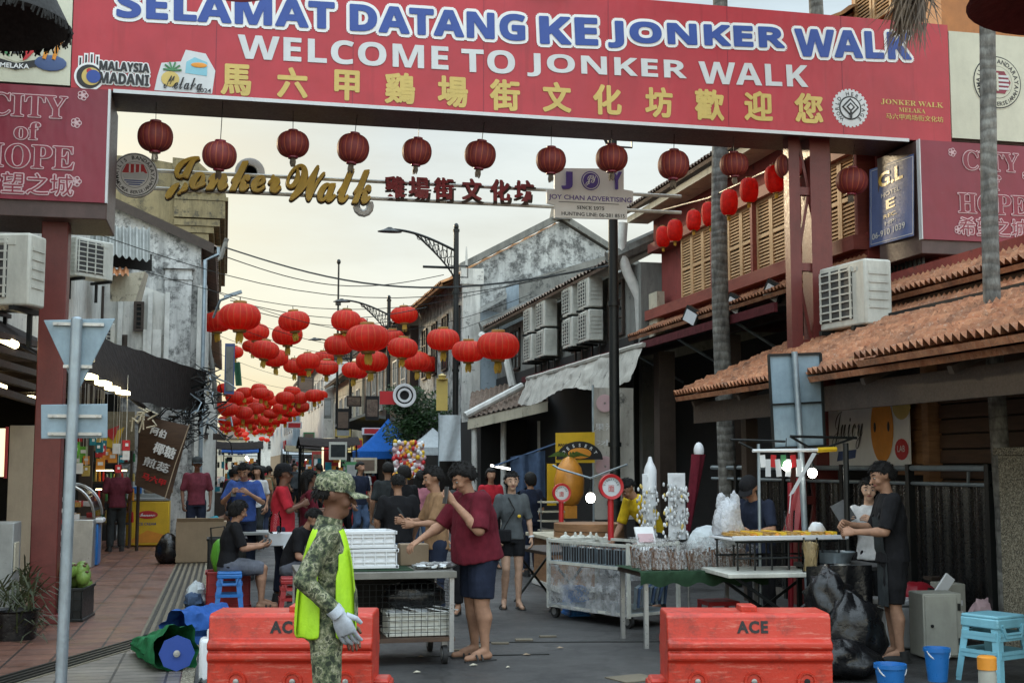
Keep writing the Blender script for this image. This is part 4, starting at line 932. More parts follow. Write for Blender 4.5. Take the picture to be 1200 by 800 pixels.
# R4 dark brown, then farther ones
b = thing('shophouse', 'dark brown shophouse with open shutters beyond the gable wall', 'building', (7, 56, 0))
part(b, 'wall', 'brown_wall', lambda q: q.span(7, 14, 49.2, 66, .1, 7.2)); part(b, 'roof', 'clay_dark', lambda q: tiles(q, (6.3, 66, 7.25), (6.3, 49.2, 7.25), (10.5, 49.2, 9.3), (10.5, 66, 9.3), 40, 8, .07))
for i in range(6): window(b, 6.99, 50.8 + i * 2.6, 5.2, 1.3, 1.9, 'x-', 'white_paint', bars=(2, 2))
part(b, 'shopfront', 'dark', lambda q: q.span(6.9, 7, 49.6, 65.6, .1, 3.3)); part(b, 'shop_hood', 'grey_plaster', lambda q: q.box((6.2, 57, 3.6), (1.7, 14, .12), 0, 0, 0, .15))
for i, (y0, y1, hh, mt_, lb) in enumerate(((66, 84, 6.8, 'cream_plaster', 'cream house far along the right side'), (84, 112, 8.6, 'dirty_white', 'white house far along the right side'), (112, 165, 7.5, 'blue_plaster', 'last pale house far along the right side'))):
    b = thing('shophouse', lb, 'building', (6.9, y0, 0)); X = 6.9 - .6 * i
    part(b, 'wall', mt_, lambda q: q.span(X, 14, y0 + .1, y1, .1, hh)); part(b, 'roof', 'clay_dark', lambda q: tiles(q, (X - .6, y1, hh), (X - .6, y0, hh), (X + 4, y0, hh + 2.2), (X + 4, y1, hh + 2.2), 30, 6, .07))
    for k in range(5): window(b, X - .01, y0 + 2 + k * 3.4, hh - 1.9, 1.3, 1.8, 'x-'); 
    for k in range(3): window(b, X + 1 + k * 1.4, y0 + .09, hh - 1.9, .9, 1.5, 'y')
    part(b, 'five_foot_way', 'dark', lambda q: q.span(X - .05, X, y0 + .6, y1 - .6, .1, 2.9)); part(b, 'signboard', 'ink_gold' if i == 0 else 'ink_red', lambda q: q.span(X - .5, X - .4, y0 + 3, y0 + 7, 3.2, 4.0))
for i, (x0, x1, hh, mt_) in enumerate(((-8, -1.5, 7.5, 'grey_plaster'), (-1.4, 3.2, 6.2, 'cream_plaster'), (3.3, 8.2, 7.2, 'dirty_white'))):
    b = thing('shophouse', '%s low house closing the far end of the street' % ('grey', 'cream', 'white')[i], 'building', ((x0 + x1) / 2, 215, 0))
    part(b, 'wall', mt_, lambda q: q.span(x0, x1, 215, 226, 0, hh)); part(b, 'roof', 'clay_dark', lambda q: tiles(q, (x0, 214.6, hh), (x1, 214.6, hh), (x1, 220, hh + 2), (x0, 220, hh + 2), 16, 5, .08))
    for k in range(3): window(b, x0 + (k + .5) * (x1 - x0) / 3, 214.98, hh - 2, 1.0, 1.5, 'y')

# R-front: tiled stall house with timber wall, banner and black fence
b = thing('tiled_shed', 'open timber shed with a weathered red clay tile roof on the right', 'shed', (7, 12, 0))
part(b, 'roof', 'clay', lambda q: tiles(q, (5.82, 15.95, 2.60), (5.82, 6.5, 2.60), (8.2, 6.5, 3.62), (8.2, 15.95, 3.62), 88, 15, .06))
part(b, 'roof_patch', 'clay', lambda q: tiles(q, (5.70, 10.75, 2.66), (5.70, 6.4, 2.66), (6.55, 6.4, 3.06), (6.55, 10.75, 3.06), 40, 5, .06))
part(b, 'loose_tile', 'clay_orange', lambda q: [q.box(V((5.98 + .27 * k, y + .14 * k, 2.76 + .12 * k)), (.30, .16, .025), 0, rnd.uniform(-.25, .25), 0, -.5) for y in (11.2, 10.4) for k in (0, 1)], split=1)
part(b, 'fascia', 'dark_wood', lambda q: q.span(6.02, 6.07, 6.5, 15.8, 2.26, 2.52))
part(b, 'rafter', 'dark_wood', lambda q: [q.tube([(5.9, y, 2.50), (8.1, y, 3.45)], .05, 4) for y in (8, 9.5, 11, 12.5, 14, 15.5)], split=1)
part(b, 'post', 'dark_wood', lambda q: [q.span(6.5, 6.66, y, y + .16, .0, 2.75) for y in (15.2, 8.2)], split=1)
part(b, 'wall', 'dark', lambda q: q.span(7.62, 7.8, 6.5, 15.9, .1, 3.5))
part(b, 'timber_boarding', 'wood', lambda q: [q.box((7.56 - .02 * (i % 2), 12.9, 1.66 + i * .125), (.05, .75, .12), 0, 0, 0, .12) for i in range(8)])
part(b, 'timber_post', 'wood', lambda q: q.span(7.44, 7.6, 12.45, 12.58, .1, 2.9))
part(b, 'dark_boarding', 'wood_dark', lambda q: [q.box((7.57, 11.2, 1.0 + i * .16), (.05, 2.4, .14), 0, 0, 0, .1) for i in range(12)])
bn = thing('fabric_banner', 'white fruit juice banner with an orange fruit on the shed wall', 'banner', (7.4, 13, 2.1))
y0, y1 = atX(970, 500, 7.4).y, atX(1065, 500, 7.4).y; z0, z1 = atX(1018, 546, 7.4).z, atX(1018, 471, 7.4).z; yw = atX(1081, 500, 7.5).y
part(bn, 'sheet', 'ink_white', lambda q: q.span(7.40, 7.42, y1, y0, z0, z1))
TB = lambda u, v: Matrix.Translation(V((7.393, y0 + (y1 - y0) * u, z0 + (z1 - z0) * v))) @ rotz(-PI / 2) @ FACE
part(bn, 'fruit_print', ['ink_orange', 'ink_gold', 'ink_black'], lambda q: (q.ell(None, (.26, .40, .004), 24, 0, TB(.70, .58)), q.ell(None, (.20, .16, .004), 18, 1, TB(.93, .9)), q.ell(None, (.03, .06, .004), 10, 2, Matrix.Translation(V((-.004, 0, 0))) @ TB(.62, .6)), q.ell(None, (.03, .06, .004), 10, 2, Matrix.Translation(V((-.004, 0, 0))) @ TB(.78, .6))))
part(bn, 'lettering', ['ink_black', 'navy', 'ink_red', 'ink_white'], lambda q: (q.text('𝒥𝓊𝒾𝒸𝓎', TB(.27, .58), .80, .46, 0, .002), q.prism([(-.25, -.06), (.22, -.02), (.25, .08), (-.2, .06)], 0, .003, Matrix.Translation(V((7.392, y0 + (y1 - y0) * .25, z0 + .12))) @ rotz(-PI / 2), 1), q.ell(None, (.15, .12, .003), 16, 2, TB(.92, .25)), q.text('LAB', Matrix.Translation(V((-.006, 0, 0))) @ TB(.92, .26), .16, .07, 3, .001)))
f = thing('metal_fence', 'black corrugated metal fence behind the food stalls', 'fence', (7.2, 13, 0))
part(f, 'sheet', 'fence_black', lambda q: q.sheet(lambda u, v: V((7.22 + .035 * math.copysign(min(1, abs(math.sin(u * 130))) ** .5, math.sin(u * 130)), 18 - 7.15 * u, .1 + 1.42 * v)), 400, 1))
part(f, 'rail', 'galv', lambda q: (q.tube([(7.14, 18, 1.68), (7.14, 10.85, 1.68)], .03, 8), q.tube([(7.14, 18, 1.52), (7.14, 10.85, 1.52)], .02, 8)))
part(f, 'post', 'black_metal', lambda q: [q.span(7.1, 7.17, y, y + .07, 0, 1.72) for y in (10.85, 12.3, 13.8, 15.4, 17)], split=1)
g = thing('gate_pillar', 'speckled aggregate gate pillar at the right edge', 'pillar', (7.2, 10.3, 0))
px = at(1172, 600, 10.5).x
part(g, 'shaft', 'granite', lambda q: q.span(px, px + .75, 10.1, 10.5, 0, 1.80)); part(g, 'cap', 'granite', lambda q: q.span(px - .03, px + .78, 10.07, 10.53, 1.803, 1.87)); part(g, 'recess', 'dark', lambda q: q.span(px + .14, px + .3, 10.085, 10.098, .75, 1.1))
ac(at(1003, 386, 14.0) + V((0, .0, 0)), -PI / 2 + .12, 'beige air conditioner on a stand above the clay tile roof', 1.12)
q = MB(); p = at(1030, 378, 14.2); q.tube([p + V((.0 + .18 * math.cos(a), .05, .02 + .18 * math.sin(a))) for a in [i * .45 for i in range(13)]], .03, 7); q.tube([p + V((.18, 0, 0)), p + V((.5, .2, .02)), p + V((1.0, .3, .1))], .03, 6)
q.build('coiled_pipe', ['black_metal'], loc=p, label='black insulated pipe coil beside the air conditioner on the tiles', cat='pipe')
# ------------------------------------------------------------------ the welcome gate
GY = 14.4
def ax(px, py, y=GY): return at(px, py, y)
G = thing('street_gate', 'huge red welcome gate with lettered crossbeam over the street', 'gate', (3.5, GY + .5, 0))
XL, XR = -1.75, 9.07; ZB, ZT = 5.86, 7.42
part(G, 'beam', 'beam_brown', lambda q: (q.span(-3.6, 10.6, GY + .06, GY + 1.0, ZB + .03, ZT - .06)), bev=.01)
part(G, 'sign_panel', 'sign_red', lambda q: q.span(XL, XR, GY, GY + .05, ZB, ZT))
part(G, 'edge_strip', 'ink_grey', lambda q: q.span(-1.30, 8.46, GY - .012, GY - .002, ZB - .03, ZB + .012))
part(G, 'emblem_panel', 'sign_cream', lambda q: q.span(-3.6, XL - .01, GY - .005, GY + .045, ZB + .02, ZT))
part(G, 'emblem_panel', 'sign_cream', lambda q: q.span(XR + .01, 10.6, GY - .006, GY + .044, ZB + .06, ZT - .08))
def cpost(q, x0, x1, y0, y1, z1): q.span(x0, x1, y0, y1, .0, z1)
part(G, 'post', 'gate_red', lambda q: (q.span(-2.02, -1.74, GY + .15, GY + .43, .02, 5.3), q.span(-2.06, -1.70, GY + .11, GY + .47, .02, .12)), bev=.01)
xa, xb = at(930, 300, GY + .4).x, at(956, 300, GY + .4).x
def lattice(q):
    q.span(xa - .09, xa + .06, GY + .3, GY + .45, 0, ZB + .03); q.span(xb - .10, xb + .18, GY + .3, GY + .58, 0, ZB + .03)
    for i in range(6):
        z = .3 + i * .98; q.span(xa + .06, xb - .1, GY + .33, GY + .42, z - .05, z + .05)
        q.cyl((xa + .02, GY + .375, z + (.98 if i % 2 else 0)), (xb - .1, GY + .375, z + (0 if i % 2 else .98)), .028, n=4)
part(G, 'lattice_post', 'gate_red', lattice)
T = lambda px, py, dy=-.006, y=GY: Matrix.Translation(V((at(px, py, y).x, y + dy, at(px, py, y).z))) @ FACE
def wh(px0, px1, py0, py1, y=GY): a, b = at(px0, py0, y), at(px1, py1, y); return b.x - a.x, abs(a.z - b.z)
# the sign's lines run level in the world; place each by its ends in the world
def line(s, x0, x1, zc, h, mt_, off=0, dy=-.006, ext=0, sp=1, name='lettering', y=GY, parent=G, slant=0, layers=1, ring=0):
    q = MB()
    if ring: rtext(q, s, Matrix.Translation(V(((x0 + x1) / 2, y + dy, zc))) @ FACE, x1 - x0, h, 0, ring, 14, .0003, off, sp); layers = 0
    for k in range(layers): q.text(s, Matrix.Translation(V(((x0 + x1) / 2 + (k - (layers - 1) / 2) * .018 * h / .4, y + dy - .0008 * k, zc))) @ FACE, x1 - x0, h, 0, ext, off, sp, slant=slant)
    return q.build(name, [mt_], parent, smooth=0)
x0, x1 = at(135, 12, GY).x, at(1067, 52, GY).x
sb = lambda s: ''.join(chr(0x1D5D4 + ord(c) - 65) if 'A' <= c <= 'Z' else c for c in s)
def wline(s, p0, t0, b0, p1, t1, b1, mt_, ring, dy, off=0):
    a, c, e, f = at(p0, t0, GY), at(p0, b0, GY), at(p1, t1, GY), at(p1, b1, GY); l, r = (a + c) / 2, (e + f) / 2; m_ = (l + r) / 2
    q = MB(); rtext(q, s, Matrix.Translation(V((m_.x, GY + dy, m_.z))) @ FACE @ Matrix.Rotation(math.atan2(r.z - l.z, r.x - l.x), 4, 'Z'), (r - l).length, ((a.z - c.z) + (e.z - f.z)) / 2, 0, ring, 14, .0003, off, 1.04)
    return q.build('lettering', [mt_], G, smooth=0)
# heavy blue capitals on white outlines, then the white line, then the gold characters
for w_ in (('SELAMAT', 138, -11, 20, 391, 4, 34.5), ('DATANG', 411, 6.5, 35.5, 614, 18.5, 48.5), ('KE', 633, 20.5, 51, 699, 23, 53), ('JONKER', 713, 26, 55, 918, 33, 63), ('WALK', 932, 35.5, 65, 1066, 39.5, 70)):
    wline(sb(w_[0]), *w_[1:], 'ink_white', .052, -.006); wline(sb(w_[0]), *w_[1:], 'ink_blue', .013, -.014)
for w_ in (('WELCOME', 279, 40.5, 69, 525, 55.5, 82), ('TO', 541, 57.5, 84.5, 603, 60.5, 87), ('JONKER', 618, 62, 90, 804, 72, 97.5), ('WALK', 819, 72.5, 98, 946, 77.5, 102)):
    wline(sb(w_[0]), *w_[1:], 'ink_grey', .004, -.006)
for ch, p0, p1, y0, y1 in (('馬', 260, 293, 76, 110), ('六', 326, 359, 80, 113), ('甲', 393, 420, 83, 116), ('鷄', 452, 485, 86, 120), ('場', 514, 547, 90, 124), ('街', 575, 608, 94, 128), ('文', 637, 668, 97, 130), ('化', 696, 727, 100, 133), ('坊', 757, 787, 103, 136), ('歡', 815, 847, 105.5, 139.5), ('迎', 873, 904, 107.5, 140), ('您', 932, 963, 110, 142.5)):
    wline(ch, p0, y0, y1, p1, y0 + 1.7, y1 + 1.7, 'ink_gold', .014, -.006)
part(G, 'panel_seam', 'sign_maroon', lambda q: [q.span(XL + 1.55 * i, XL + 1.55 * i + .006, GY - .003, GY - .0005, ZB + .01, ZT) for i in range(1, 7)], split=1)
line('𝐉𝐎𝐍𝐊𝐄𝐑 𝐖𝐀𝐋𝐊', at(1032, 118, GY).x, at(1105, 121, GY).x, 6.335, .075, 'ink_gold'); line('𝐌𝐄𝐋𝐀𝐊𝐀', at(1053, 126, GY).x, at(1084, 127, GY).x, 6.245, .058, 'ink_gold')
line('马六甲鸡场街文化坊', at(1038, 136, GY).x, at(1105, 138, GY).x, 6.15, .075, 'ink_gold', layers=2)
def disc(q, x, z, r, y, m, n=32, th=.004): q.cyl((x, y, z), (x, y + th, z), r, n=n, m=m)
def ring_text(q, s, x, z, r, h, y, a0, a1, m, flip=False):
    cs = [c for c in s]; n = len(cs)
    for i, ch in enumerate(cs):
        if ch == ' ': continue
        a = a0 + (a1 - a0) * (i / (n - 1)); T_ = Matrix.Translation(V((x + r * math.sin(a), y, z + r * math.cos(a)))) @ FACE @ Matrix.Rotation(-a + (PI if flip else 0), 4, 'Z')
        q.text(ch, T_, None, h, m, 0, .02)
# federal 'MALAYSIA MADANI' mark
def madani(q):
    x, z = at(105, 82, GY).x, at(105, 82, GY).z
    for dx, hh in ((-.10, .20), (-.04, .27), (.02, .29), (.08, .25)): q.box((x + dx, GY - .005, z + .05), (.045, .004, hh), 0); q.box((x + dx, GY - .009, z + .05), (.018, .004, hh - .04), 1)
    disc(q, x, z - .08, .16, GY - .013, 0); disc(q, x, z - .08, .135, GY - .018, 1); disc(q, x + .02, z - .08, .10, GY - .023, 2); disc(q, x + .045, z - .08, .075, GY - .028, 3); disc(q, x, z - .02, .03, GY - .026, 4)
    xc = at(146, 82, GY).x
    for k, (m_, of, dy) in enumerate(((0, .018, -.006), (1, .004, -.018))):
        for s, zz, hh in (('MALAYSIA', .055, .10), ('MADANI', -.085, .12)): rtext(q, sb(s), Matrix.Translation(V((xc, GY + dy - (zz < 0) * .006, z + zz))) @ FACE, .53, hh, m_, of, 12, .0003)
part(G, 'printed_mark', ['ink_white', 'ink_black', 'ink_gold', 'ink_blue', 'ink_red'], madani, smooth=0)
def melaka(q):
    x, z = at(217, 86, GY).x, at(217, 86, GY).z
    q.prism([(-.33, -.22), (.30, -.22), (.33, .05), (.22, .24), (.0, .27), (-.05, .13), (-.26, .10), (-.30, -.05)], -.006, -.002, Matrix.Translation(V((x, GY, z))), 0)
    q.prism([(0, 0), (.24, -.02), (.24, .14), (.10, .19), (.01, .13)], -.010, -.007, Matrix.Translation(V((x, GY, z))), 1)
    for i in range(6): a = i / 5 * PI; q.tube([(x - .14, GY - .012, z + .02), (x - .14 + .1 * math.cos(a), GY - .012, z + .03 + .09 * math.sin(a))], .012, 4, 2)
    q.ell((x - .16, GY - .012, z - .08), (.10, .004, .09), 14, 3); q.ell((x + .15, GY - .014, z + .10), (.09, .004, .03), 12, 4)
    q.text('𝓜𝓮𝓵𝓪𝓴𝓪', Matrix.Translation(V((x - .02, GY - .024, z - .12))) @ FACE, .42, .15, 6, 0, .012); q.text('2024', Matrix.Translation(V((x + .21, GY - .020, z - .19))) @ FACE, .16, .05, 6, 0, .01)
part(G, 'printed_mark', ['ink_grey', 'plastic_ltblue', 'ink_green', 'ink_gold', 'ink_orange', 'yellow', 'ink_black'], melaka, smooth=0)
def heritage(q):
    x, z = at(996, 127, GY).x, at(996, 127, GY).z; r = .235
    for i in range(28): a = i * 2 * PI / 28; q.box((x + r * math.cos(a), GY - .004, z + r * math.sin(a)), (.03, .003, .03), 0, 0, 0, -a)
    disc(q, x, z, r, GY - .006, 0); ring_text(q, 'WORLD HERITAGE', x, z, .185, .05, GY - .008, -2.4, 2.4, 1); disc(q, x, z, .155, GY - .009, 1); disc(q, x, z, .135, GY - .012, 0)
    for s_, m_, dy in ((.12, 1, -.015), (.09, 0, -.018), (.062, 1, -.021), (.034, 0, -.024)): q.prism([(-s_, 0), (0, -s_), (s_, 0), (0, s_)], dy - .002, dy, Matrix.Translation(V((x, GY, z + .01))), m_)
    q.span(x - .016, x + .016, GY - .028, GY - .026, z - .135, z - .05, 1)
part(G, 'printed_emblem', ['ink_grey', 'ink_black'], heritage, smooth=0)
def council(q, x, z, y, r):
    disc(q, x, z, r, y - .002, 0, 40); disc(q, x, z, r * .97, y - .005, 1, 40); disc(q, x, z, r * .93, y - .008, 0, 40)
    ring_text(q, 'MAJLIS BANDARAYA', x, z, r * .78, r * .17, y - .010, -1.75, 1.75, 1); ring_text(q, 'MELAKA BERSEJARAH', x, z, r * .78, r * .15, y - .010, -1.95 + PI * 0 - .0, -4.33, 1, True) if False else ring_text(q, 'MELAKA BERSEJARAH', x, z, r * .80, r * .15, y - .010, PI + 1.15, PI - 1.15, 1, True)
    disc(q, x, z, r * .60, y - .011, 1, 36); disc(q, x, z, r * .585, y - .0135, 0, 36)
def council_right(q):
    x, z = at(1168, 97, GY).x, at(1168, 97, GY).z; r = .36; council(q, x, z, GY - .008, r)
    q.prism([(-.19, 0), (-.10, -.15), (.10, -.15), (.19, 0), (.10, .15), (-.10, .15)], -.026, -.024, Matrix.Translation(V((x, GY, z))), 2)
    for i in range(4): q.box((x + .04, GY - .028, z + .08 - i * .055), (.24, .003, .028), 3)
    q.prism([(-.17, -.02), (-.06, .13), (-.03, .13), (-.03, -.13), (-.08, -.13)], -.031, -.028, Matrix.Translation(V((x, GY, z))), 1); q.box((x - .01, GY - .033, z), (.03, .003, .24), 0)
part(G, 'printed_emblem', ['sign_cream', 'ink_black', 'sign_maroon', 'ink_grey'], council_right, smooth=0)
def arms(q):
    x, z = at(30, 52, GY).x, at(30, 52, GY).z; B = Matrix.Translation(V((x, GY - .006, z)))
    q.prism([(-.30, .15), (.12, .15), (.12, -.05), (.02, -.17), (-.09, -.21), (-.2, -.17), (-.30, -.05)], -.004, 0, B, 0)
    q.prism([(-.02, .15), (.12, .15), (.12, -.05), (.02, -.17), (-.02, -.19)], -.008, -.005, B, 1); q.prism([(-.30, .15), (-.16, .15), (-.16, -.16), (-.30, -.05)], -.008, -.005, B, 2)
    q.prism([(-.13, -.12), (-.05, -.12), (-.05, -.02), (-.13, -.02)], -.011, -.008, B, 3); q.ell((x - .09, GY - .018, z + .06), (.12, .003, .05), 12, 3)
    q.prism([(-.36, -.15), (-.30, -.25), (-.09, -.30), (.12, -.25), (.18, -.15), (.13, -.17), (-.09, -.225), (-.31, -.17)], -.014, -.010, B, 3); q.text('MELAKA', Matrix.Translation(V((x - .10, GY - .022, z - .255))) @ FACE, .30, .055, 6, 0, .02)
    for dx in (.26, .36): q.tube([(x + dx - .06, GY - .02, z - .16), (x + dx - .02, GY - .02, z + .0), (x + dx, GY - .02, z + .12)], .022, 5, 4)
    q.box((x + .32, GY - .02, z + .10), (.14, .01, .16), 4); q.ell((x + .27, GY - .02, z - .20), (.17, .006, .09), 14, 5)
part(G, 'printed_emblem', ['sign_cream', 'ink_red', 'ink_green', 'ink_black', 'ink_orange', 'navy', 'ink_white'], arms, smooth=0)
# flood lamp housings on top
part(G, 'lamp_box', 'black_metal', lambda q: [q.box((x, GY + .1, ZT + .06), (.55, .4, .14)) for x in (at(640, 5, GY).x, .2)])
# the two lower side boxes
def citybox(label, x0, x1, z0, z1, cx, name):
    t = thing('sign_box', label, 'sign', ((x0 + x1) / 2, GY + .4, z0))
    part(t, 'case', 'beam_brown', lambda q: q.span(x0, x1, GY - .10, GY + .95, z0 - .18, z1), bev=.01)
    part(t, 'panel', 'sign_maroon', lambda q: q.span(x0 + .01, x1 - .02, GY - .13, GY - .105, z0, z1 - .01)); part(t, 'edge_strip', 'ink_grey', lambda q: q.span(x1 - .02 if name == 'l' else x0 - .005, x1 + .005 if name == 'l' else x0 + .008, GY - .135, GY - .06, z0, z1))
    y = GY - .135; H = z1 - z0
    for s, w, h, zc, l2 in (('𝐂𝐈𝐓𝐘', .80, .25, z1 - .24, 0), ('𝐨𝐟', .26, .19, z1 - .52, 0), ('𝐇𝐎𝐏𝐄', .98, .26, z1 - .80, 0), ('希望之城', .98, .23, z1 - 1.10, 1)):
        line(s, cx - w / 2, cx + w / 2, zc, h, 'ink_pink', 0, -.002, y=y, parent=t, ring=.011 if not l2 else .013)
        line(s, cx - w / 2, cx + w / 2, zc, h, 'sign_maroon', 0 if not l2 else -.002, -.009, y=y, parent=t)
    q = MB()
    for dx, dz in ((-.55, .1), (.5, -.15), (.56, .16), (-.5, -.9), (.52, -.8)):
        for k in range(5): a = k * 2 * PI / 5; q.lathe([(.020, 0), (.026, .001), (.030, 0)], 10, Matrix.Translation(V((cx + dx + .03 * math.cos(a), y - .002, z1 - .25 + dz + .03 * math.sin(a)))) @ FACE, caps=False)
    q.build('blossom_print', ['ink_pink'], t, smooth=0, split=5)
    return t
zl = at(65, 238, GY).z
citybox('maroon CITY of HOPE sign box under the left end of the gate', -3.6, -1.32, zl, 5.83, at(36, 170, GY).x - .02, 'l')
citybox('maroon CITY of HOPE sign box under the right end of the gate', at(1072, 200, GY).x, 10.6, at(1100, 285, GY).z + .02, 5.84, at(1155, 220, GY).x + .0, 'r')
# GL banner hung beside the right box
bn = thing('fabric_banner', 'tilted blue banner with yellow letters beside the right sign box', 'banner', at(1045, 235, 14.9))
pa, pb, pc, pd = at(1019, 199, 15.6), at(1071, 180, 14.35), at(1071, 276, 14.35), at(1019, 290, 15.6)
part(bn, 'sheet', 'navy_banner' if 'navy_banner' in M else 'ink_blue', lambda q: q.quad(pa, pb, pc, pd))
u_ = (pb - pa); ang = math.atan2(u_.y, u_.x)
def bt(s, u, v, w, h, m_, parent, off=.01):
    p = pa.lerp(pb, u).lerp(pd.lerp(pc, u), v); n_ = V((math.sin(ang), -math.cos(ang), 0)); q = MB(); q.text(s, Matrix.Translation(p + n_ * .01) @ rotz(ang) @ FACE, w, h, 0, 0, off); q.build('lettering', [m_], parent, smooth=0)
W_ = math.hypot(u_.x, u_.y)
bt('G.L', .5, .18, W_ * .55, .20, 'yellow', bn, .03); bt('HOTEL', .5, .38, W_ * .42, .06, 'ink_grey', bn); bt('E', .5, .52, W_ * .2, .13, 'ink_gold', bn, .03); bt('REC.', .5, .66, W_ * .3, .05, 'ink_gold', bn); bt('HP:', .5, .75, W_ * .25, .05, 'ink_grey', bn); bt('06-910 1039', .45, .86, W_ * .75, .085, 'ink_grey', bn, .02)
q = MB()
for (a, c) in ((pa, pb), (pb, pc), (pc, pd), (pd, pa)):
    i_ = .06; ctr = (pa + pb + pc + pd) / 4; q.tube([a.lerp(ctr, i_) + V((0, -.012, 0)), c.lerp(ctr, i_) + V((0, -.012, 0))], .006, 4)
q.build('border_print', ['ink_grey'], bn)

# ------------------------------------------------------------------ the 'Jonker Walk' letter sign on its rail, behind the gate
JY = 16.2
Jt = thing('letter_sign', 'gold script and red Chinese letter sign on white rails behind the gate', 'sign', (2.2, JY, 5.2))
za, zb = at(470, 213, JY).z, at(470, 233, JY).z
part(Jt, 'rail', 'white_paint', lambda q: (q.tube([(at(160, 205, JY).x, JY + .06, za), (at(800, 236, JY).x, JY + .06, za)], .025, 6), q.tube([(at(160, 230, JY).x, JY + .06, zb), (at(800, 243, JY).x, JY + .06, zb)], .025, 6)))
part(Jt, 'backing_plate', 'ink_grey', lambda q: (q.lathe([(.17, -.01), (.19, 0), (.17, .01), (.10, .01), (.09, 0), (.10, -.01)], 20, Matrix.Translation(V((at(293, 200, JY).x, JY + .1, at(293, 200, JY).z))) @ FACE), q.tube([V((at(425, 225, JY).x + .02 + .09 * math.sin(a), JY + .1, at(425, 235, JY).z - .05 - .1 * math.cos(a))) for a in [i * .5 - 2.4 for i in range(10)]], .05, 6)), split=1)
def script(s, p0, p1, py, h, name='gold_letters'):
    x0_, x1_ = at(p0, py, JY).x, at(p1, py, JY).x; q = MB(); T_ = Matrix.Translation(V(((x0_ + x1_) / 2, JY, at(p0, py, JY).z))) @ FACE
    for k in range(8): a = k * PI / 4; q.text(s, T_ @ Matrix.Translation(V((.017 * math.cos(a), .017 * math.sin(a) - .010, -.03 - .001 * k))), x1_ - x0_, h, 1, .03, .004)
    for k in range(8): a = k * PI / 4; q.text(s, T_ @ Matrix.Translation(V((.010 * math.cos(a), .010 * math.sin(a), -.001 * k))), x1_ - x0_, h, 0, .07, .004)
    q.build(name, ['gold', 'dark_wood'], Jt, smooth=0)
script('𝓙𝓸𝓷𝓴𝓮𝓻', 192, 329, 209, .56); script('𝓦𝓪𝓵𝓴', 336, 434, 214, .46)
for ch, pc in zip('雞場街文化坊', (462, 490, 519, 552, 585, 613)):
    q = MB(); p = at(pc, 221 + (pc - 462) * .03, JY)
    for k in range(5): q.text(ch, Matrix.Translation(V((p.x + (k % 3 - 1) * .012, JY - .07 - .002 * k, p.z + (k // 3) * .01))) @ FACE, .25, .28, 0, 0, .006)
    for k in range(3): q.text(ch, Matrix.Translation(V((p.x + .02 + (k - 1) * .014, JY - .01 - .002 * k, p.z - .02))) @ FACE, .28, .31, 1, 0, .006)
    q.build('red_letter', ['letter_red', 'dark_wood'], Jt, smooth=0)
rd = thing('round_sign', 'round white city council emblem sign at the left end of the rail', 'sign', at(158, 205, JY - .3))
cx, cz = at(158, 205, JY - .3).x, at(158, 205, JY - .3).z
part(rd, 'disc', 'ink_grey', lambda q: q.cyl((cx, JY - .3, cz), (cx, JY - .22, cz), .275, n=40))
def cl(q):
    y = JY - .302; council(q, cx, cz, y, .272); 
    q.prism([(-.10, .13), (.10, .13), (.15, .02), (-.15, .02)], -.018, -.016, Matrix.Translation(V((cx, y, cz))), 3); 
    for i in range(3): q.box((cx - .06 + i * .06, y - .020, cz + .075), (.02, .003, .10), 0)
    q.prism([(-.15, .0), (.10, .04), (.15, .0), (.13, -.05), (-.12, -.05)], -.021, -.019, Matrix.Translation(V((cx, y, cz))), 4)
    for i in range(3): q.box((cx, y - .020, cz - .075 - i * .025), (.24 - i * .05, .003, .012), 2)
part(rd, 'printed_emblem', ['ink_white', 'ink_black', 'ink_blue', 'ink_red', 'ink_grey'], cl, smooth=0)
ad = thing('hanging_sign', 'white advertising board with purple letters hanging from the rail', 'sign', at(690, 225, JY - .1)); Y_ = JY - .1
def pt_(px, py): p = at(px, py, Y_); return (p.x, p.z)
part(ad, 'board', 'ink_white', lambda q: (q.prism([pt_(650, 197), pt_(731, 198), pt_(731, 222), pt_(742, 224), pt_(742, 238), pt_(735, 240), pt_(735, 257), pt_(650, 255), pt_(650, 240), pt_(641, 238), pt_(641, 222), pt_(650, 222)], Y_, Y_ + .04)))
def adt(q):
    for s, a, c, zy, h, m_ in (('JOY CHAN ADVERTISING', 643, 740, 231, .085, 0), ('𝐒𝐈𝐍𝐂𝐄 𝟏𝟗𝟕𝟓', 676, 708, 243, .05, 1), ('HUNTING LINE: 06-281 8515', 658, 732, 250, .05, 1)):
        p, p2 = at(a, zy, Y_), at(c, zy, Y_); q.text(s, Matrix.Translation(V(((p.x + p2.x) / 2, Y_ - .004, p.z))) @ FACE, p2.x - p.x, h, m_, 0, .015)
    for s, pc in (('J', 664), ('Y', 722)): p = at(pc, 212, Y_); q.text(s, Matrix.Translation(V((p.x, Y_ - .006, p.z))) @ FACE, .15, .24, 0, .03, .05)
    p = at(692, 212, Y_); disc(q, p.x, p.z, .13, Y_ - .008, 0); disc(q, p.x, p.z, .115, Y_ - .011, 2); disc(q, p.x, p.z, .105, Y_ - .014, 0); q.text('𝒥𝒴', Matrix.Translation(V((p.x, Y_ - .02, p.z))) @ FACE, .15, .15, 2, 0, .015)
    p = at(690, 238, Y_); q.span(p.x - .42, p.x + .42, Y_ - .006, Y_ - .003, p.z - .004, p.z + .004, 1)
part(ad, 'lettering', ['ink_purple', 'ink_black', 'ink_white'], adt, smooth=0)
q = MB()
for x, y in ((655, 197), (728, 198)): p = at(x, y, Y_); q.tube([p, p + V((0, .12, .25))], .012, 4)
q.build('hanger', ['galv'], ad)

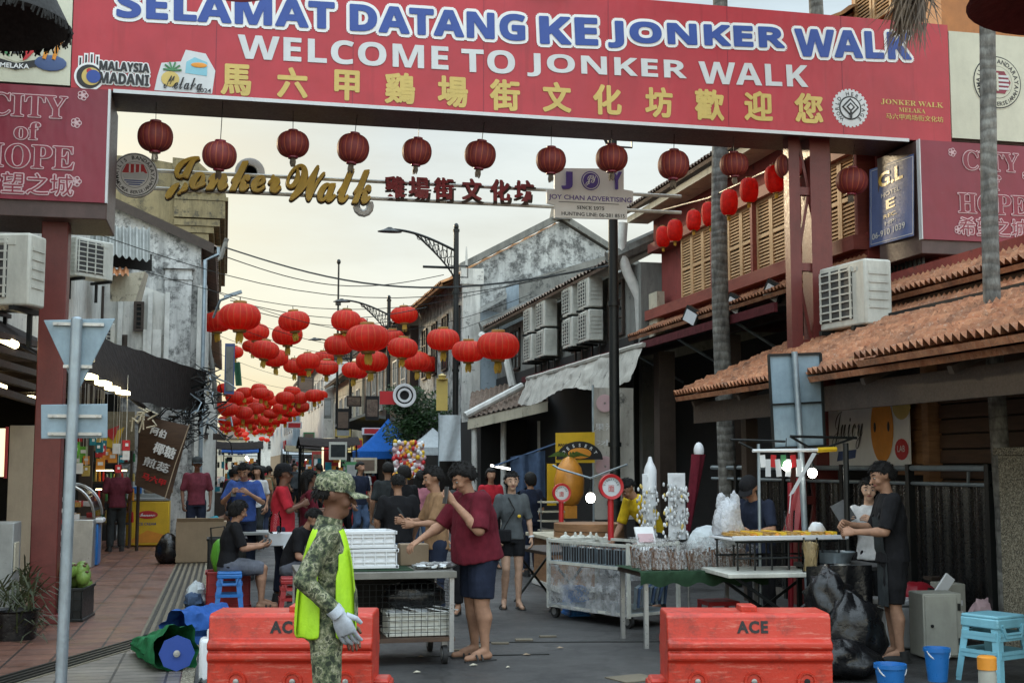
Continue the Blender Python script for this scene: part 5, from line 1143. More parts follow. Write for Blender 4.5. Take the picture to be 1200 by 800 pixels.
# ------------------------------------------------------------------ lanterns
def lantern_proto(matn, squash=.86, label='', detail=True, tall=False, wire=.16, capm='lantern_cap', tas='tassel'):
    """unit lantern: 1 m across, hung from its top at the origin"""
    t = thing('paper_lantern', label, 'lantern'); n = 48 if detail else 24; q = MB(); Rr = .5; Hh = squash / 2
    pr = [(max(.14, Rr * math.cos(a) ** (.62 if not tall else .5)), -Hh - .10 + Hh * math.sin(a)) for a in [(-PI / 2 * .94) + i * PI * .94 / 14 for i in range(15)]]
    q.lathe(pr, n, None, 0, lambda k, z: 1 - .04 * (k % 3 == 0) if detail else 1 - .02 * (k % 2))
    q.build('shade', [matn], t, world=False, smooth=70)
    zt, zb = pr[-1][1], pr[0][1]
    if not detail:
        q = MB(); q.lathe([(.09, zb - .26), (.11, zb - .1), (.09, zb)], 8); q.build('tassel', [tas], t, world=False); return t
    q = MB(); q.lathe([(.155, zt - .02), (.165, zt), (.16, zt + .055), (.14, zt + .06)], 18); q.lathe([(.14, zb - .06), (.16, zb - .05), (.165, zb), (.155, zb + .02)], 18); q.build('collar', [capm], t, world=False, split=1)
    q = MB(); q.tube([(0, 0, zt + .05), (0, 0, zt + wire)], .012, 4); q.tube([(0, 0, zt + .05), (0, 0, zb - .1)], .012, 4); q.build('hanging_wire', ['black_metal'], t, world=False)
    q = MB(); rr = random.Random(5)
    for i in range(18 if detail else 9):
        a = i * 2 * PI / (18 if detail else 9); L = .24 + rr.uniform(-.04, .05); p = V((.065 * math.cos(a), .065 * math.sin(a), zb - .05)); q.tube([p, p * 1.0 + V((.02 * math.cos(a), .02 * math.sin(a), -L * .6)), p + V((.01, 0, -L))], [.012, .014, .010], 4)
    q.build('tassel', [tas], t, world=False); return t
first_used = {}
def lantern(proto, key, loc, dia, label, group):
    sz = (dia, dia, dia)
    if key not in first_used:
        first_used[key] = 1; proto.location = loc; proto.scale = sz; proto.rotation_euler = (0, 0, rnd.uniform(0, 6)); return tag(proto, label, None, group)
    c = copy_tree(proto, loc, rnd.uniform(0, 6), label, group, tuple(s * rnd.uniform(.93, 1.06) for s in sz)); c.rotation_euler[0] = rnd.uniform(-.10, .10); c.rotation_euler[1] = rnd.uniform(-.10, .10); return c
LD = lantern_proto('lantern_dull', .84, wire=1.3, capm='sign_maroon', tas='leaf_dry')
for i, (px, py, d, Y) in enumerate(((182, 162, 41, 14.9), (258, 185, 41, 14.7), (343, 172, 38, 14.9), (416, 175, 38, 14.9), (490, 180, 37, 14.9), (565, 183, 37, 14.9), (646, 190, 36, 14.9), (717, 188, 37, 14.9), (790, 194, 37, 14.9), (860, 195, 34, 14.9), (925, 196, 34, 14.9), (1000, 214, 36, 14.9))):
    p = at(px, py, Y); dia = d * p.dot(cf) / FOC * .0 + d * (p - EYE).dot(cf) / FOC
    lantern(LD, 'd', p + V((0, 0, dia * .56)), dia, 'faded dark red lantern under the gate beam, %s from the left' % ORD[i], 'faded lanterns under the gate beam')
# small bright lanterns along the right eave
LS = lantern_proto('lantern_bright', 1.45, tall=True)
for i, (px, py, d, Y) in enumerate(((777, 277, 17, 20.5), (791, 270, 18, 19.8), (813, 259, 18, 18.6), (830, 250, 19, 17.8), (855, 236, 20, 16.9), (878, 223, 21, 16.0), (906, 210, 23, 15.3))):
    p = at(px, py, Y); dia = d * (p - EYE).dot(cf) / FOC
    lantern(LS, 's', p + V((0, 0, dia * .8)), dia, 'glowing red oval lantern in the row by the shutters, %s from the left' % ORD[i], 'oval lanterns along the right eave')
q = MB(); q.tube([at(765, 262, 21) + V((0, 0, .2)), at(830, 232, 17.8), at(925, 188, 15)], .012, 4); q.build('lantern_cable', ['black_metal'], loc=at(830, 232, 17.8), label='cable carrying the row of oval lanterns', cat='cable')
# wide festival lanterns over the street
LB = lantern_proto('lantern', .64); LF = lantern_proto('lantern', .64, detail=False)
BIG = [(253, 379, 36), (281, 373, 49), (343, 379, 39), (300, 390, 30), (336, 393, 36), (407, 377, 37), (396, 406, 37), (430, 398, 49), (312, 412, 34), (322, 420, 30), (360, 425, 30), (379, 421, 26), (383, 432, 28), (473, 371, 31), (519, 399, 39), (549, 414, 41), (584, 406, 48), (473, 409, 36), (488, 424, 32), (500, 428, 28), (460, 397, 30), (437, 424, 36), (417, 436, 30), (495, 431, 22), (418, 381, 26), (295, 407, 24), (275, 413, 20), (345, 430, 26), (355, 434, 24)]
BIG.sort(key=lambda t: -t[2])
for i, (px, py, d) in enumerate(BIG):
    dep = FOC * .86 / d; d_ = ray(px, py); p = EYE + d_ * (dep / FOC)
    rank = sorted(range(len(BIG)), key=lambda k: BIG[k][0]).index(i)
    lb = 'wide red lantern over the street, %s nearest by size' % ORD[i] if i < 20 else 'wide red lantern half hidden behind larger ones over the street'
    lantern(LB, 'b', p + V((0, 0, .86 * .46)), .86, lb, 'wide red lanterns strung over the street')
rr = random.Random(11); SM = []
hand = [(275, 466, 22), (285, 461, 20), (305, 462, 21), (304, 457, 20), (334, 467, 22), (350, 466, 20), (368, 464, 22), (376, 464, 18), (268, 481, 24), (262, 455, 16), (343, 460, 20), (322, 470, 18), (329, 480, 20), (300, 479, 20), (286, 484, 22), (318, 486, 18), (341, 473, 18), (352, 480, 16), (310, 473, 16), (292, 492, 18), (272, 494, 18), (311, 494, 16), (333, 492, 16), (283, 474, 16)]
for i in range(125):
    z = rr.random(); px = 259 + rr.uniform(2, 98) * (1 - .45 * z); py = 470 + 42 * z + rr.uniform(-8, 6); SM.append((px, py, 19 - 12 * z))
for i, (px, py, d) in enumerate(hand + SM):
    dep = FOC * .86 / d; p = EYE + ray(px, py) * (dep / FOC)
    lantern(LF, 'f', p + V((0, 0, .4)), .86, 'small red lantern in the far cluster over the street', 'far red lanterns over the street')
# strings that carry them, from house to house
for i, (Y, xl, zl_, zr_) in enumerate(((24, -2.6, 6.0, 5.8), (28, -2.6, 6.1, 6.2), (31.5, -.5, 6.0, 6.1), (35, -.4, 6.0, 6.0), (39.5, -.4, 6.2, 6.1), (44, -.5, 6.2, 6.2), (52, -.6, 6.3, 6.0), (60, -.6, 6.3, 6.2), (72, -.8, 6.1, 6.1), (88, -.8, 6.2, 6.2), (110, -.8, 6.2, 6.2))):
    q = MB(); q.tube([(xl + (7.6 - xl) * u, Y, zl_ + (zr_ - zl_) * u - 1.0 * math.sin(PI * u)) for u in [k / 16 for k in range(17)]], .010, 4)
    q.build('lantern_cable', ['black_metal'], loc=(3, Y, 5.2), label='thin cable strung across the street for lanterns', cat='cable', group='lantern cables across the street')
for i, (a, b_, s) in enumerate(((at(264, 290, 31), at(720, 310, 24), .7), (at(262, 300, 31), at(520, 322, 33), .5), (at(270, 352, 33), at(500, 360, 40), .4), (at(280, 360, 36), at(480, 372, 44), .4))):
    q = MB(); q.tube([a.lerp(b_, k / 20) - V((0, 0, s * math.sin(PI * k / 20))) for k in range(21)], .022 if i == 0 else .014, 4)
    q.build('overhead_cable', ['black_metal'], loc=a, label=('thick black cable sagging from the weathered gable across the street', 'thin slanting wire below the thick cable', 'upper thin wire above the large lanterns', 'lower thin wire above the large lanterns')[i], cat='cable')
# ------------------------------------------------------------------ street lamps
def lamp_proto():
    t = thing('street_lamp', '', 'street lamp')
    q = MB(); q.cyl((0, 0, 0), (0, 0, 1.1), .13, .10, 14); q.cyl((0, 0, 1.1), (0, 0, 8.0), .085, .07, 14)
    for z, r in ((.05, .17), (1.1, .13), (2.0, .105), (4.2, .10), (6.3, .10), (7.98, .09)): q.cyl((0, 0, z), (0, 0, z + .07), r, n=14)
    q.ell((0, 0, 8.12), (.07, .07, .10), 10); q.build('pole', ['black_metal'], t, world=False)
    q = MB(); top = [V((-1.75 * u, 0, 7.45 + .52 * math.sin(u * PI / 2))) for u in [i / 14 for i in range(15)]]
    q.tube(top, .035, 6); low = [V((-1.15 * u - .02, 0, 6.65 + 1.27 * u ** .75)) for u in [i / 12 for i in range(13)]]; q.tube(low, .024, 6)
    for i in range(1, 10): a = top[min(14, i + 0)]; b_ = low[i]; q.tube([a, b_], .013, 4); q.tube([a, low[min(12, i + 1)]], .013, 4)
    for i in range(5):
        c = (top[i * 2 + 1] + low[min(12, i * 2 + 1)]) / 2; r = .13 - .018 * i; q.tube([c + V((math.cos(a) * r, 0, math.sin(a) * r)) for a in [k * .7 for k in range(10)]], .013, 4)
    q.tube([(0, 0, 7.0), (-.9, 0, 7.0)], .035, 6); q.tube([(.0, 0, 7.05), (.32, 0, 7.05), (.32, 0, 6.75), (.0, 0, 6.75)], .02, 5)
    q.build('scroll_arm', ['black_metal'], t, world=False)
    q = MB(); q.lathe([(.03, .10), (.06, .06), (.10, .02), (.19, -.04), (.19, -.07), (.05, -.09)], 16, Matrix.Translation(V((-1.80, 0, 7.95))) @ Matrix.Diagonal(V((1.7, .8, .8, 1)))); q.build('lamp_head', ['black_metal'], t, world=False)
    return t
LP = lamp_proto()
for i, (x, y, lb) in enumerate(((5.9, 18.9, 'black street lamp pole rising behind the gate beside the stalls'), (5.95, 33.2, 'black street lamp with scroll arm by the weathered gable'), (6.0, 48, 'second ornate black street lamp, by the dark brown house'), (6.0, 63, 'third ornate black street lamp, far down the street'))):
    if i == 0: LP.location = (x, y, 0); tag(LP, lb, None, 'ornate street lamps')
    else: copy_tree(LP, (x, y, 0), 0, lb, 'ornate street lamps')
m = MB(); m.cyl((6.1, 72, 0), (6.1, 72, 13.2), .09, .05, 8); m.ell((6.1, 72, 13.3), (.12, .12, .16), 8); m.cyl((6.1, 72, 10.8), (6.1, 72, 11.1), .16, n=8)
m.build('flag_mast', ['black_metal'], loc=(6.1, 72, 0), label='tall thin bare mast above the far lanterns', cat='mast')
m = MB(); p = at(250, 372, 31); m.tube([p, at(258, 352, 30.6), at(268, 348, 30.2)], .03, 6); h_ = at(273, 345, 30); m.box(h_, (.42, .16, .07), 0, 0, 0, -.35)
m.build('wall_lamp', ['galv'], loc=p, label='grey lamp arm on the weathered left house', cat='street lamp')
m = MB(); p = at(269, 432, 32); m.box(p, (.24, .08, 1.25), 0); m.box(p + V((0, -.05, 0)), (.18, .02, 1.1), 1); m.build('vertical_sign', ['navy', 'grey_plaster'], loc=p, label='narrow navy vertical shop sign on the left houses', cat='sign')
m = MB(); p = at(276, 438, 33); m.sheet(lambda u, v: p + V((.16 * u - .05 + .06 * v, .03 * math.sin(u * 6), .3 - v * .6)), 5, 5); m.build('small_flag', ['c_green'], loc=p, label='small green flag beside the navy vertical sign', cat='flag')
# gold banner on the lamp
m = MB(); p = at(518, 462, 33); m.box(p, (.30, .03, .85), 0); m.lathe([(.02, .55), (.12, .5), (.09, .42), (.14, .40)], 10, Matrix.Translation(p)); m.build('lamp_banner', ['ink_gold'], loc=p, label='gold figure banner on the street lamp pole', cat='banner')

# ------------------------------------------------------------------ road signs seen from behind
t = thing('road_sign', 'back of a triangular road sign over a small plate on a grey pole', 'road sign', gz(68, 820, .02))
Ys = 9.2; pt0 = at(90, 374, Ys); pt1 = at(70, 830, Ys); pt1.z = .02
part(t, 'pole', 'galv', lambda q: (q.cyl(V((pt0.x, Ys, pt0.z)), V((pt1.x, Ys, .02)), .040, n=14), q.ell(V((pt0.x, Ys, pt0.z)), (.04, .04, .02), 12)))
def plate(q, pts, y, th=.012): P_ = [at(a, b, y) for a, b in pts]; q.prism([(p.x, p.z) for p in P_], y, y + th)
part(t, 'triangle_plate', 'sign_back', lambda q: plate(q, [(51, 375), (135, 373), (94, 454), (88, 455)], Ys + .05), bev=.004)
part(t, 'small_plate', 'sign_back', lambda q: plate(q, [(48, 474), (126, 473), (126, 513), (48, 514)], Ys + .05), bev=.004)
def clamps(q):
    for (a, b, y) in ((62, 122, 379), (74, 108, 429), (56, 119, 487), (56, 119, 508)): p, p2 = at(a, y, Ys + .03), at(b, y, Ys + .03); q.box(((p.x + p2.x) / 2, Ys + .035, p.z), (p2.x - p.x, .022, .022)); [q.cyl((x, Ys + .01, p.z), (x, Ys + .03, p.z), .006, n=6) for x in (p.x + .03, p2.x - .03)]
part(t, 'clamp_bar', 'steel', clamps, split=3)
t = thing('road_sign', 'tall grey back of a framed road sign on a leaning pole by the tile roof', 'road sign', at(955, 690, 12.0)); Ys = 12.0
part(t, 'plate', 'sign_back', lambda q: plate(q, [(900, 416), (961, 414), (966, 522), (906, 525)], Ys))
def frm(q):
    c = [at(a, b, Ys) for a, b in ((900, 416), (961, 414), (966, 522), (906, 525))]
    for i in range(4): q.tube([c[i] + V((0, -.012, 0)), c[(i + 1) % 4] + V((0, -.012, 0))], .016, 4)
    q.tube([at(903, 474, Ys - .015), at(964, 471, Ys - .015)], .014, 4)
part(t, 'frame', 'black_metal', frm)
part(t, 'pole', 'galv', lambda q: q.tube([at(931, 412, Ys - .05), at(938, 520, Ys - .05), V((at(944, 600, Ys).x, Ys - .05, 0))], .032, 10))

# ------------------------------------------------------------------ palms
def frond(q, base, az, L, up0, droop, w=.55, n=18, rr=random.Random(1), m=0):
    """arched midrib with many narrow leaflets"""
    d = V((math.cos(az), math.sin(az), 0)); s = V((-d.y, d.x, 0)); pts = []
    for i in range(n + 1): u = i / n; pts.append(base + d * (L * u * (1 - .25 * droop * u)) + V((0, 0, L * (up0 * u - droop * u * u))))
    q.tube(pts, [.035 * (1 - .8 * i / n) for i in range(n + 1)], 5, m)
    for i in range(2, n):
        for k in range(3):
            u = (i + k / 3) / n; p = pts[i].lerp(pts[i + 1], k / 3) if i < n else pts[i]; wl = w * math.sin(PI * min(1, u * .92 + .08)) ** .7
            for sg in (-1, 1):
                e = p + s * (sg * wl * rr.uniform(.75, 1.1)) + d * wl * .45 + V((0, 0, -wl * rr.uniform(.35, .95) * (1 + droop))); mdl = p.lerp(e, .5) + V((0, 0, .05)); b_ = d * .028
                q.add([p - b_, p + b_, mdl + b_ * 1.2, mdl - b_ * 1.2, e], [(0, 1, 2, 3), (3, 2, 4)], m)
def palm(label, x, y, r, h, seed, dead=0):
    t = thing('palm_tree', label, 'tree', (x, y, 0)); rr = random.Random(seed)
    q = MB(); n = int(h / .16); q.tube([(x + .04 * math.sin(i * .13 + seed), y, i * h / n) for i in range(n + 1)], [r * (1.25 - .25 * min(1, i / 8)) * (1 + .012 * (i % 2)) * (1 - .25 * i / n) for i in range(n + 1)], 16); q.build('trunk', ['bark'], t)
    q = MB()
    for i in range(14): frond(q, V((x, y, h)), i * 2.4 + rr.uniform(-.2, .2), rr.uniform(2.0, 2.7), rr.uniform(.3, .9), rr.uniform(.5, .9), rr=rr)
    q.build('crown', ['leaf'], t)
    return t
palm('slim grey palm trunk behind the gate beside the shutters', at(846, 300, 17.5).x, 17.5, .135, 11.5, 1)
palm('grey palm trunk in front of the right gate sign', at(1165, 300, 10.8).x, 10.8, .09, 9.5, 2)
palm('dark palm trunk just behind the red lattice post', at(963, 250, 16.2).x, 16.2, .12, 12.0, 3)
# dead frond hanging in front of the sign
t = thing('dead_palm_frond', 'dry grey palm frond hanging down in front of the welcome sign', 'palm frond', at(1060, -40, 12.0)); q = MB(); rr = random.Random(8)
p0 = at(1090, -70, 12); p1 = at(1060, 0, 12)
q.tube([p0, p1, at(1050, 25, 12)], .03, 6)
for i in range(150):
    a = p0.lerp(p1, rr.uniform(.35, 1)) + V((rr.uniform(-.12, .2), rr.uniform(-.1, .1), 0)); e = at(rr.gauss(1062, 17), rr.uniform(28, 76) , 12 + rr.uniform(-.2, .2)); md = a.lerp(e, .55) + V((rr.uniform(-.05, .05), 0, .03)); b_ = V((.011, .004, 0))
    q.add([a - b_, a + b_, md + b_, md - b_, e], [(0, 1, 2, 3), (3, 2, 4)])
for i in range(26):
    a = p1 + V((rr.uniform(-.2, .2), 0, rr.uniform(0, .2))); e = at(rr.uniform(1008, 1112), rr.uniform(5, 40), 12); md = a.lerp(e, .5) + V((0, 0, .08)); b_ = V((.008, .0, .008)); q.add([a - b_, a + b_, md + b_, md - b_, e], [(0, 1, 2, 3), (3, 2, 4)])
q.build('leaflets', ['leaf_dry'], t)
t = thing('dead_palm_frond', 'short dry palm tips at the top right corner by the palm trunk', 'palm frond', at(1190, -30, 11.5)); q = MB()
for i in range(40):
    a = at(rr.uniform(1165, 1215), -25, 11.5); e = at(rr.uniform(1150, 1215), rr.uniform(5, 48), 11.5); b_ = V((.012, 0, 0)); q.add([a - b_, a + b_, e], [(0, 1, 2)])
q.build('leaflets', ['leaf_dry'], t)
# parasol rims that reach into the frame from above
def dome_edge(name, label, c, r, h, mt_, fringe=0):
    q = MB(); n = 40; pr = [(.05, h), (r * .4, h * .82), (r * .75, h * .45), (r, 0), (r - .02, -.015), (r * .7, h * .38), (.05, h * .9)]
    q.lathe(pr, n, Matrix.Translation(c))
    if fringe:
        rr = random.Random(2)
        for i in range(260): a = rr.uniform(0, 2 * PI); p = c + V((r * math.cos(a), r * math.sin(a), 0)); q.tube([p, p + V((rr.uniform(-.02, .02), 0, -rr.uniform(.02, fringe)))], .006, 3)
    q.cyl((c.x, c.y, 0), (c.x, c.y, c.z + h), .025, n=8, m=1)
    return q.build(name, [mt_, 'dark_wood'], loc=c, label=label, cat='parasol')
dome_edge('thatched_parasol', 'dark thatched parasol edge at the top left corner', at(-24, 26, 8.2), .54, .60, 'dark', .06)
dome_edge('parasol', 'dark red parasol edge at the top right corner', at(1215, 2, 7.5) + V((.40, 0, .07)), .80, .25, 'maroon_canopy')
m = MB(); m.sheet(lambda u, v: at(222 + 125 * u, -14 + 17 * math.sin(PI * u) * v - 4 * (1 - v), 6) , 16, 3); m.build('hanging_cloth', ['maroon_canopy'], loc=at(285, -6, 6), label='dark cloth edge just touching the top of the picture', cat='cloth')

# ------------------------------------------------------------------ leafy tree down the street
t = thing('street_tree', 'bushy dark green tree beside the blue tent', 'tree', (6.6, 42, 0)); rr = random.Random(4)
c0 = at(489, 492, 42); q = MB(); q.tube([(c0.x, 42, 0), (c0.x + .05, 42, 1.4), (c0.x, 42, c0.z - .4)], [.16, .12, .08], 8)
for i in range(7): a = i * .9; q.tube([(c0.x, 42, c0.z - .9 + .1 * i), c0 + V((math.cos(a) * .7, math.sin(a) * .6, .3 * math.sin(i * 2)))], [.06, .015], 5)
q.build('trunk', ['bark'], t); q = MB()
cl = [(V((rr.uniform(-.8, .8), rr.uniform(-.8, .8), rr.uniform(-.9, .8))), rr.uniform(.28, .55)) for i in range(26)]
for i in range(4200):
    c, r = cl[rr.randrange(len(cl))]; d = V((rr.gauss(0, 1), rr.gauss(0, 1), rr.gauss(0, 1))).normalized() * r * rr.uniform(.6, 1.05); p = c0 + c + d
    a = V((rr.gauss(0, 1), rr.gauss(0, 1), rr.gauss(0, .6))).normalized() * .075; b_ = a.orthogonal().normalized() * .035; q.add([p - a, p + b_, p + a, p - b_], [(0, 1, 2, 3)])
q.build('crown', ['leaf'], t, smooth=0)

# ------------------------------------------------------------------ barriers
def barrier(label, px, py, txt, lug=1):
    dep = 7.62; c = EYE + ray(px, py) * (dep / FOC); c.z = 0; t = thing('traffic_barrier', label, 'barrier', c, -YAW, 'water filled barriers across the street'); t.scale = (.965, 1, .965)
    W = 1.0; q = MB()
    prof = [(-.27, .0), (-.27, .22), (-.20, .30), (-.20, .58), (-.225, .60), (-.225, .635), (-.20, .65), (-.225, .665), (-.225, .70), (-.185, .72), (-.175, .85), (-.155, .87), (.155, .87), (.175, .85), (.185, .72), (.225, .70), (.225, .665), (.20, .65), (.225, .635), (.225, .60), (.20, .58), (.20, .30), (.27, .22), (.27, 0)]
    n = len(prof); xs = [-W / 2, -W / 2 + .012, W / 2 - .012, W / 2]; vs = []
    for i, x in enumerate(xs): k = .96 if i in (0, 3) else 1; vs += [(x, a * k, b * (1 - (1 - k) * .2)) for a, b in prof]
    fs = [(i * n + j, i * n + (j + 1) % n, (i + 1) * n + (j + 1) % n, (i + 1) * n + j) for i in range(3) for j in range(n)] + [tuple(range(n - 1, -1, -1)), tuple(range(3 * n, 4 * n))]
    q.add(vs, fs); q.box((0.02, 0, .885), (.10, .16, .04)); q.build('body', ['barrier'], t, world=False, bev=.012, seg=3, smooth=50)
    for x in (-.32, .02, .34):
        q = MB(); T_ = Matrix.Translation(V((x, -.203, .47))) @ FACE; q.lathe([(.062, 0), (.058, .012), (.045, .010), (.040, -.012 + .013), (.02, .002)], 20, T_, 0); q.lathe([(.018, .001), (.018, .012), (.010, .014)], 8, T_, 1); q.build('bolt_recess', ['barrier', 'steel' if x != .34 or txt == 0 else 'dark'], t, world=False)
    q = MB(); q.box((lug * (W / 2 + .04), 0, .22), (.12, .30, .44)); q.box((lug * (W / 2 + .04), 0, .45), (.10, .2, .03)); q.build('end_lug', ['barrier'], t, world=False, bev=.02)
    q = MB(); q.text('ACE', Matrix.Translation(V((.02 if txt else -.03, -.184, .79))) @ Matrix.Rotation(-.08, 4, 'X') @ FACE, .19, .075, 0, 0, .045, 1.15); q.build('lettering', ['ink_black'], t, world=False, smooth=0)
    return t
barrier('orange plastic road barrier behind the camouflage guard', 347, 712, 0)
b_ = barrier('orange plastic road barrier in front of the grill table', 871, 716, 1, -1)

# ------------------------------------------------------------------ tents, tall banners, hanging cloth down the street
def tent(label, c, w, z0, z1, mt_):
    t = thing('market_tent', label, 'tent', (c[0], c[1], 0), 0, None); h = w / 2; x, y = c[0], c[1]
    q = MB(); ap = V((x, y, z1)); cs = [V((x + sx * h, y + sy * h, z0)) for sx, sy in ((-1, -1), (1, -1), (1, 1), (-1, 1))]
    for i in range(4):
        a, b_ = cs[i], cs[(i + 1) % 4]; q.sheet(lambda u, v: a.lerp(b_, u).lerp(ap, v) - V((0, 0, .16 * math.sin(PI * v) * (.6 + .4 * abs(u - .5)))), 8, 6); q.quad(a, b_, b_ - V((0, 0, .25)), a - V((0, 0, .25)))
    q.build('canopy', [mt_], t)
    for p in cs: part(t, 'pole', 'steel', lambda q: q.cyl((p.x * .98 + x * .02, p.y * .98 + y * .02, 0), (p.x * .98 + x * .02, p.y * .98 + y * .02, z0), .025, n=6))
    return t
p = at(459, 530, 43); tent('blue peaked market tent beside the green tree', (p.x, 44), 2.3, 2.2, 3.35, 'tent_blue')
p = at(513, 525, 40); tent('pale blue market tent between the tree and the white banner', (p.x, 41), 2.0, 2.3, 2.95, 'tent_white')
def tall_banner(label, px0, px1, py0, py1, Y, mt_, wave=.04, marks=None):
    t = thing('tall_banner', label, 'banner', V((at((px0 + px1) / 2, py1, Y).x, Y, 0)))
    a, c = at(px0, py0, Y), at(px1, py1, Y); part(t, 'cloth', mt_, lambda q: q.sheet(lambda u, v: V((a.x + (c.x - a.x) * u, Y + wave * math.sin(u * 7 + v * 3), a.z + (c.z - a.z) * v)), 16, 12))
    part(t, 'pole', 'galv', lambda q: q.cyl((a.x, Y + .06, 0), (a.x, Y + .06, a.z + .05), .02, n=6))
    if marks: part(t, 'print', marks[0], lambda q: marks[1](q, a, c), smooth=0)
    return t
def bp(q, a, c):
    for i, (v, w, h, m_) in enumerate(((.12, .3, .18, 1), (.30, .35, .12, 0), (.42, .3, .10, 0), (.60, .35, .2, 1))): q.lathe([(.02, .0), (w / 2, 0), (w / 2 - .02, .002)], 20, Matrix.Translation(V(((a.x + c.x) / 2 - .18, a.y - .06, a.z + (c.z - a.z) * v))) @ FACE, m_, caps=False) if i % 3 == 0 else q.text('果汁' if i == 1 else '冰', Matrix.Translation(V(((a.x + c.x) / 2 - .18, a.y - .06, a.z + (c.z - a.z) * v))) @ FACE, w, h, m_)
tall_banner('tall white cloth banner behind the street lamp pole', 696, 744, 454, 608, 20.5, 'canvas', .03, (['ink_grey', 'ink_pink'], bp))
tall_banner('tall white banner by the far street lamp', 515, 540, 486, 540, 32.5, 'tent_white', .05)
q = MB(); a, c = at(598, 532, 22), at(640, 584, 22); q.sheet(lambda u, v: V((a.x + (c.x - a.x) * u, 22 + .06 * math.sin(u * 14), a.z + (c.z - a.z) * v * (1 - .25 * math.sin(PI * u)) + .12 * (u - .4) * (1 - v))), 26, 10)
q.tube([V((a.x - .3, 22, 1.7)), V((c.x + .2, 22, a.z + .2))], .02, 5); q.build('hanging_cloth', ['denim'], loc=a, label='faded blue cloth hung beside the mango stall', cat='cloth')
q = MB(); p, p2 = at(575, 545, 23), at(611, 552, 23); q.tube([p, p2], .02, 8); q.build('tube_lamp', ['lamp'], loc=p, label='lit white tube lamp beside the hanging blue cloth', cat='lamp')
# round shop sign and red lightbox further down
q = MB(); p = at(474, 463, 40.5); T_ = Matrix.Translation(p) @ FACE; q.lathe([(.36, 0), (.38, .02), (.30, .03), (.28, .02)], 28, T_, 0, caps=False); q.lathe([(.22, .0), (.23, .03), (.16, .03), (.15, .0)], 24, T_, 0, caps=False); q.cyl(p + V((0, .03, 0)), p + V((0, .05, 0)), .37, n=28, m=1); q.build('round_sign', ['ink_white', 'dark'], loc=p, label='round white ring sign on the dark brown house', cat='sign')
q = MB(); p = at(456, 466, 40.6); q.box(p, (.6, .06, .42)); q.build('shop_sign', ['ink_red'], loc=p, label='small red shop sign left of the round ring sign', cat='sign')
# ------------------------------------------------------------------ small kit for stall goods
def solo(name, label, cat, mats, fn, loc, group=None, **kw):
    q = MB(); fn(q); return q.build(name, mats if isinstance(mats, list) else [mats], loc=loc, label=label, cat=cat, group=group, **kw)
def table(label, x0, x1, y0, y1, z, top='galv', leg='steel', cross=False, rz=0, name='table'):
    c = V(((x0 + x1) / 2, (y0 + y1) / 2, 0)); w, d = x1 - x0, y1 - y0; t = thing(name, label, 'table', c, rz)
    q = MB(); q.box((0, 0, z - .02), (w, d, .04)); q.build('tabletop', [top], t, world=False, bev=.006)
    if cross:
        for sy in (-1, 1):
            q = MB()
            for sx in (-1, 1): q.tube([(sx * w * .42, sy * (d / 2 - .05), .0), (-sx * w * .42, sy * (d / 2 - .05) + .02 * sx, z - .04)], .016, 6)
            q.build('cross_legs', [leg], t, world=False)
    else:
        for sx in (-1, 1):
            for sy in (-1, 1): q = MB(); q.box((sx * (w / 2 - .04), sy * (d / 2 - .04), (z - .04) / 2), (.04, .04, z - .04)); q.build('leg', [leg], t, world=False)
    return t
def wheel(q, c, r, w=.04, m=0, ax=V((1, 0, 0))): c = V(c); q.cyl(c - ax * w / 2, c + ax * w / 2, r, n=18, m=m); q.cyl(c - ax * (w / 2 + .004), c + ax * (w / 2 + .004), r * .55, n=12, m=m + 1)
def sack(q, c, r, seed, m=0, n=18, lump=.16, neck=0):
    k = 12; vs = []
    for j in range(k + 1):
        th = PI * j / k
        for i in range(n):
            a = 2 * PI * i / n; d = V((math.sin(th) * math.cos(a), math.sin(th) * math.sin(a), math.cos(th))); s = 1 + lump * noise.noise(d * 1.8 + V((seed, 0, 0))) + lump * .6 * noise.noise(d * 5 + V((0, seed, 0)))
            vs.append((c[0] + d.x * r[0] * s, c[1] + d.y * r[1] * s, c[2] + max(-.92, d.z) * r[2] * s + (neck * max(0, d.z - .8) * 5)))
    q.add(vs, [(j * n + i, j * n + (i + 1) % n, (j + 1) * n + (i + 1) % n, (j + 1) * n + i) for j in range(k) for i in range(n)], m)
def stool_proto(mt_, h=.46, w=.34):
    t = thing('plastic_stool', '', 'stool'); q = MB(); q.box((0, 0, h - .015), (w * .82, w * .82, .03)); q.box((0, 0, h - .05), (w * .84, w * .84, .05)); q.build('seat', [mt_], t, world=False, bev=.012)
    for sx in (-1, 1):
        for sy in (-1, 1):
            q = MB(); a, b_ = w * .38, w * .5; tp = V((sx * a, sy * a, h - .05)); bt_ = V((sx * b_, sy * b_, 0))
            for (ox, oy) in ((0, 0),): q.add([tp + V((0, 0, 0)), tp + V((-sx * .065, 0, 0)), tp + V((0, -sy * .065, 0)), bt_, bt_ + V((-sx * .05, 0, 0)), bt_ + V((0, -sy * .05, 0)), ], [(0, 1, 4, 3), (0, 3, 5, 2), (1, 2, 5, 4)])
            q.build('leg', [mt_], t, world=False)
    q = MB()
    for z, k in ((h * .42, .90), (h * .70, .84)):
        s = w * k / 2
        for sx in (-1, 1): q.box((sx * s, 0, z), (.012, w * k - .04, .035)); q.box((0, sx * s, z), (w * k - .04, .012, .035))
    for sy in (-1, 1):
        q.tube([(-w * .30, sy * w * .43, h - .07), (-w * .22, sy * w * .44, h - .14), (w * .22, sy * w * .44, h - .14), (w * .30, sy * w * .43, h - .07)], .012, 4)
    q.build('brace', [mt_], t, world=False); return t
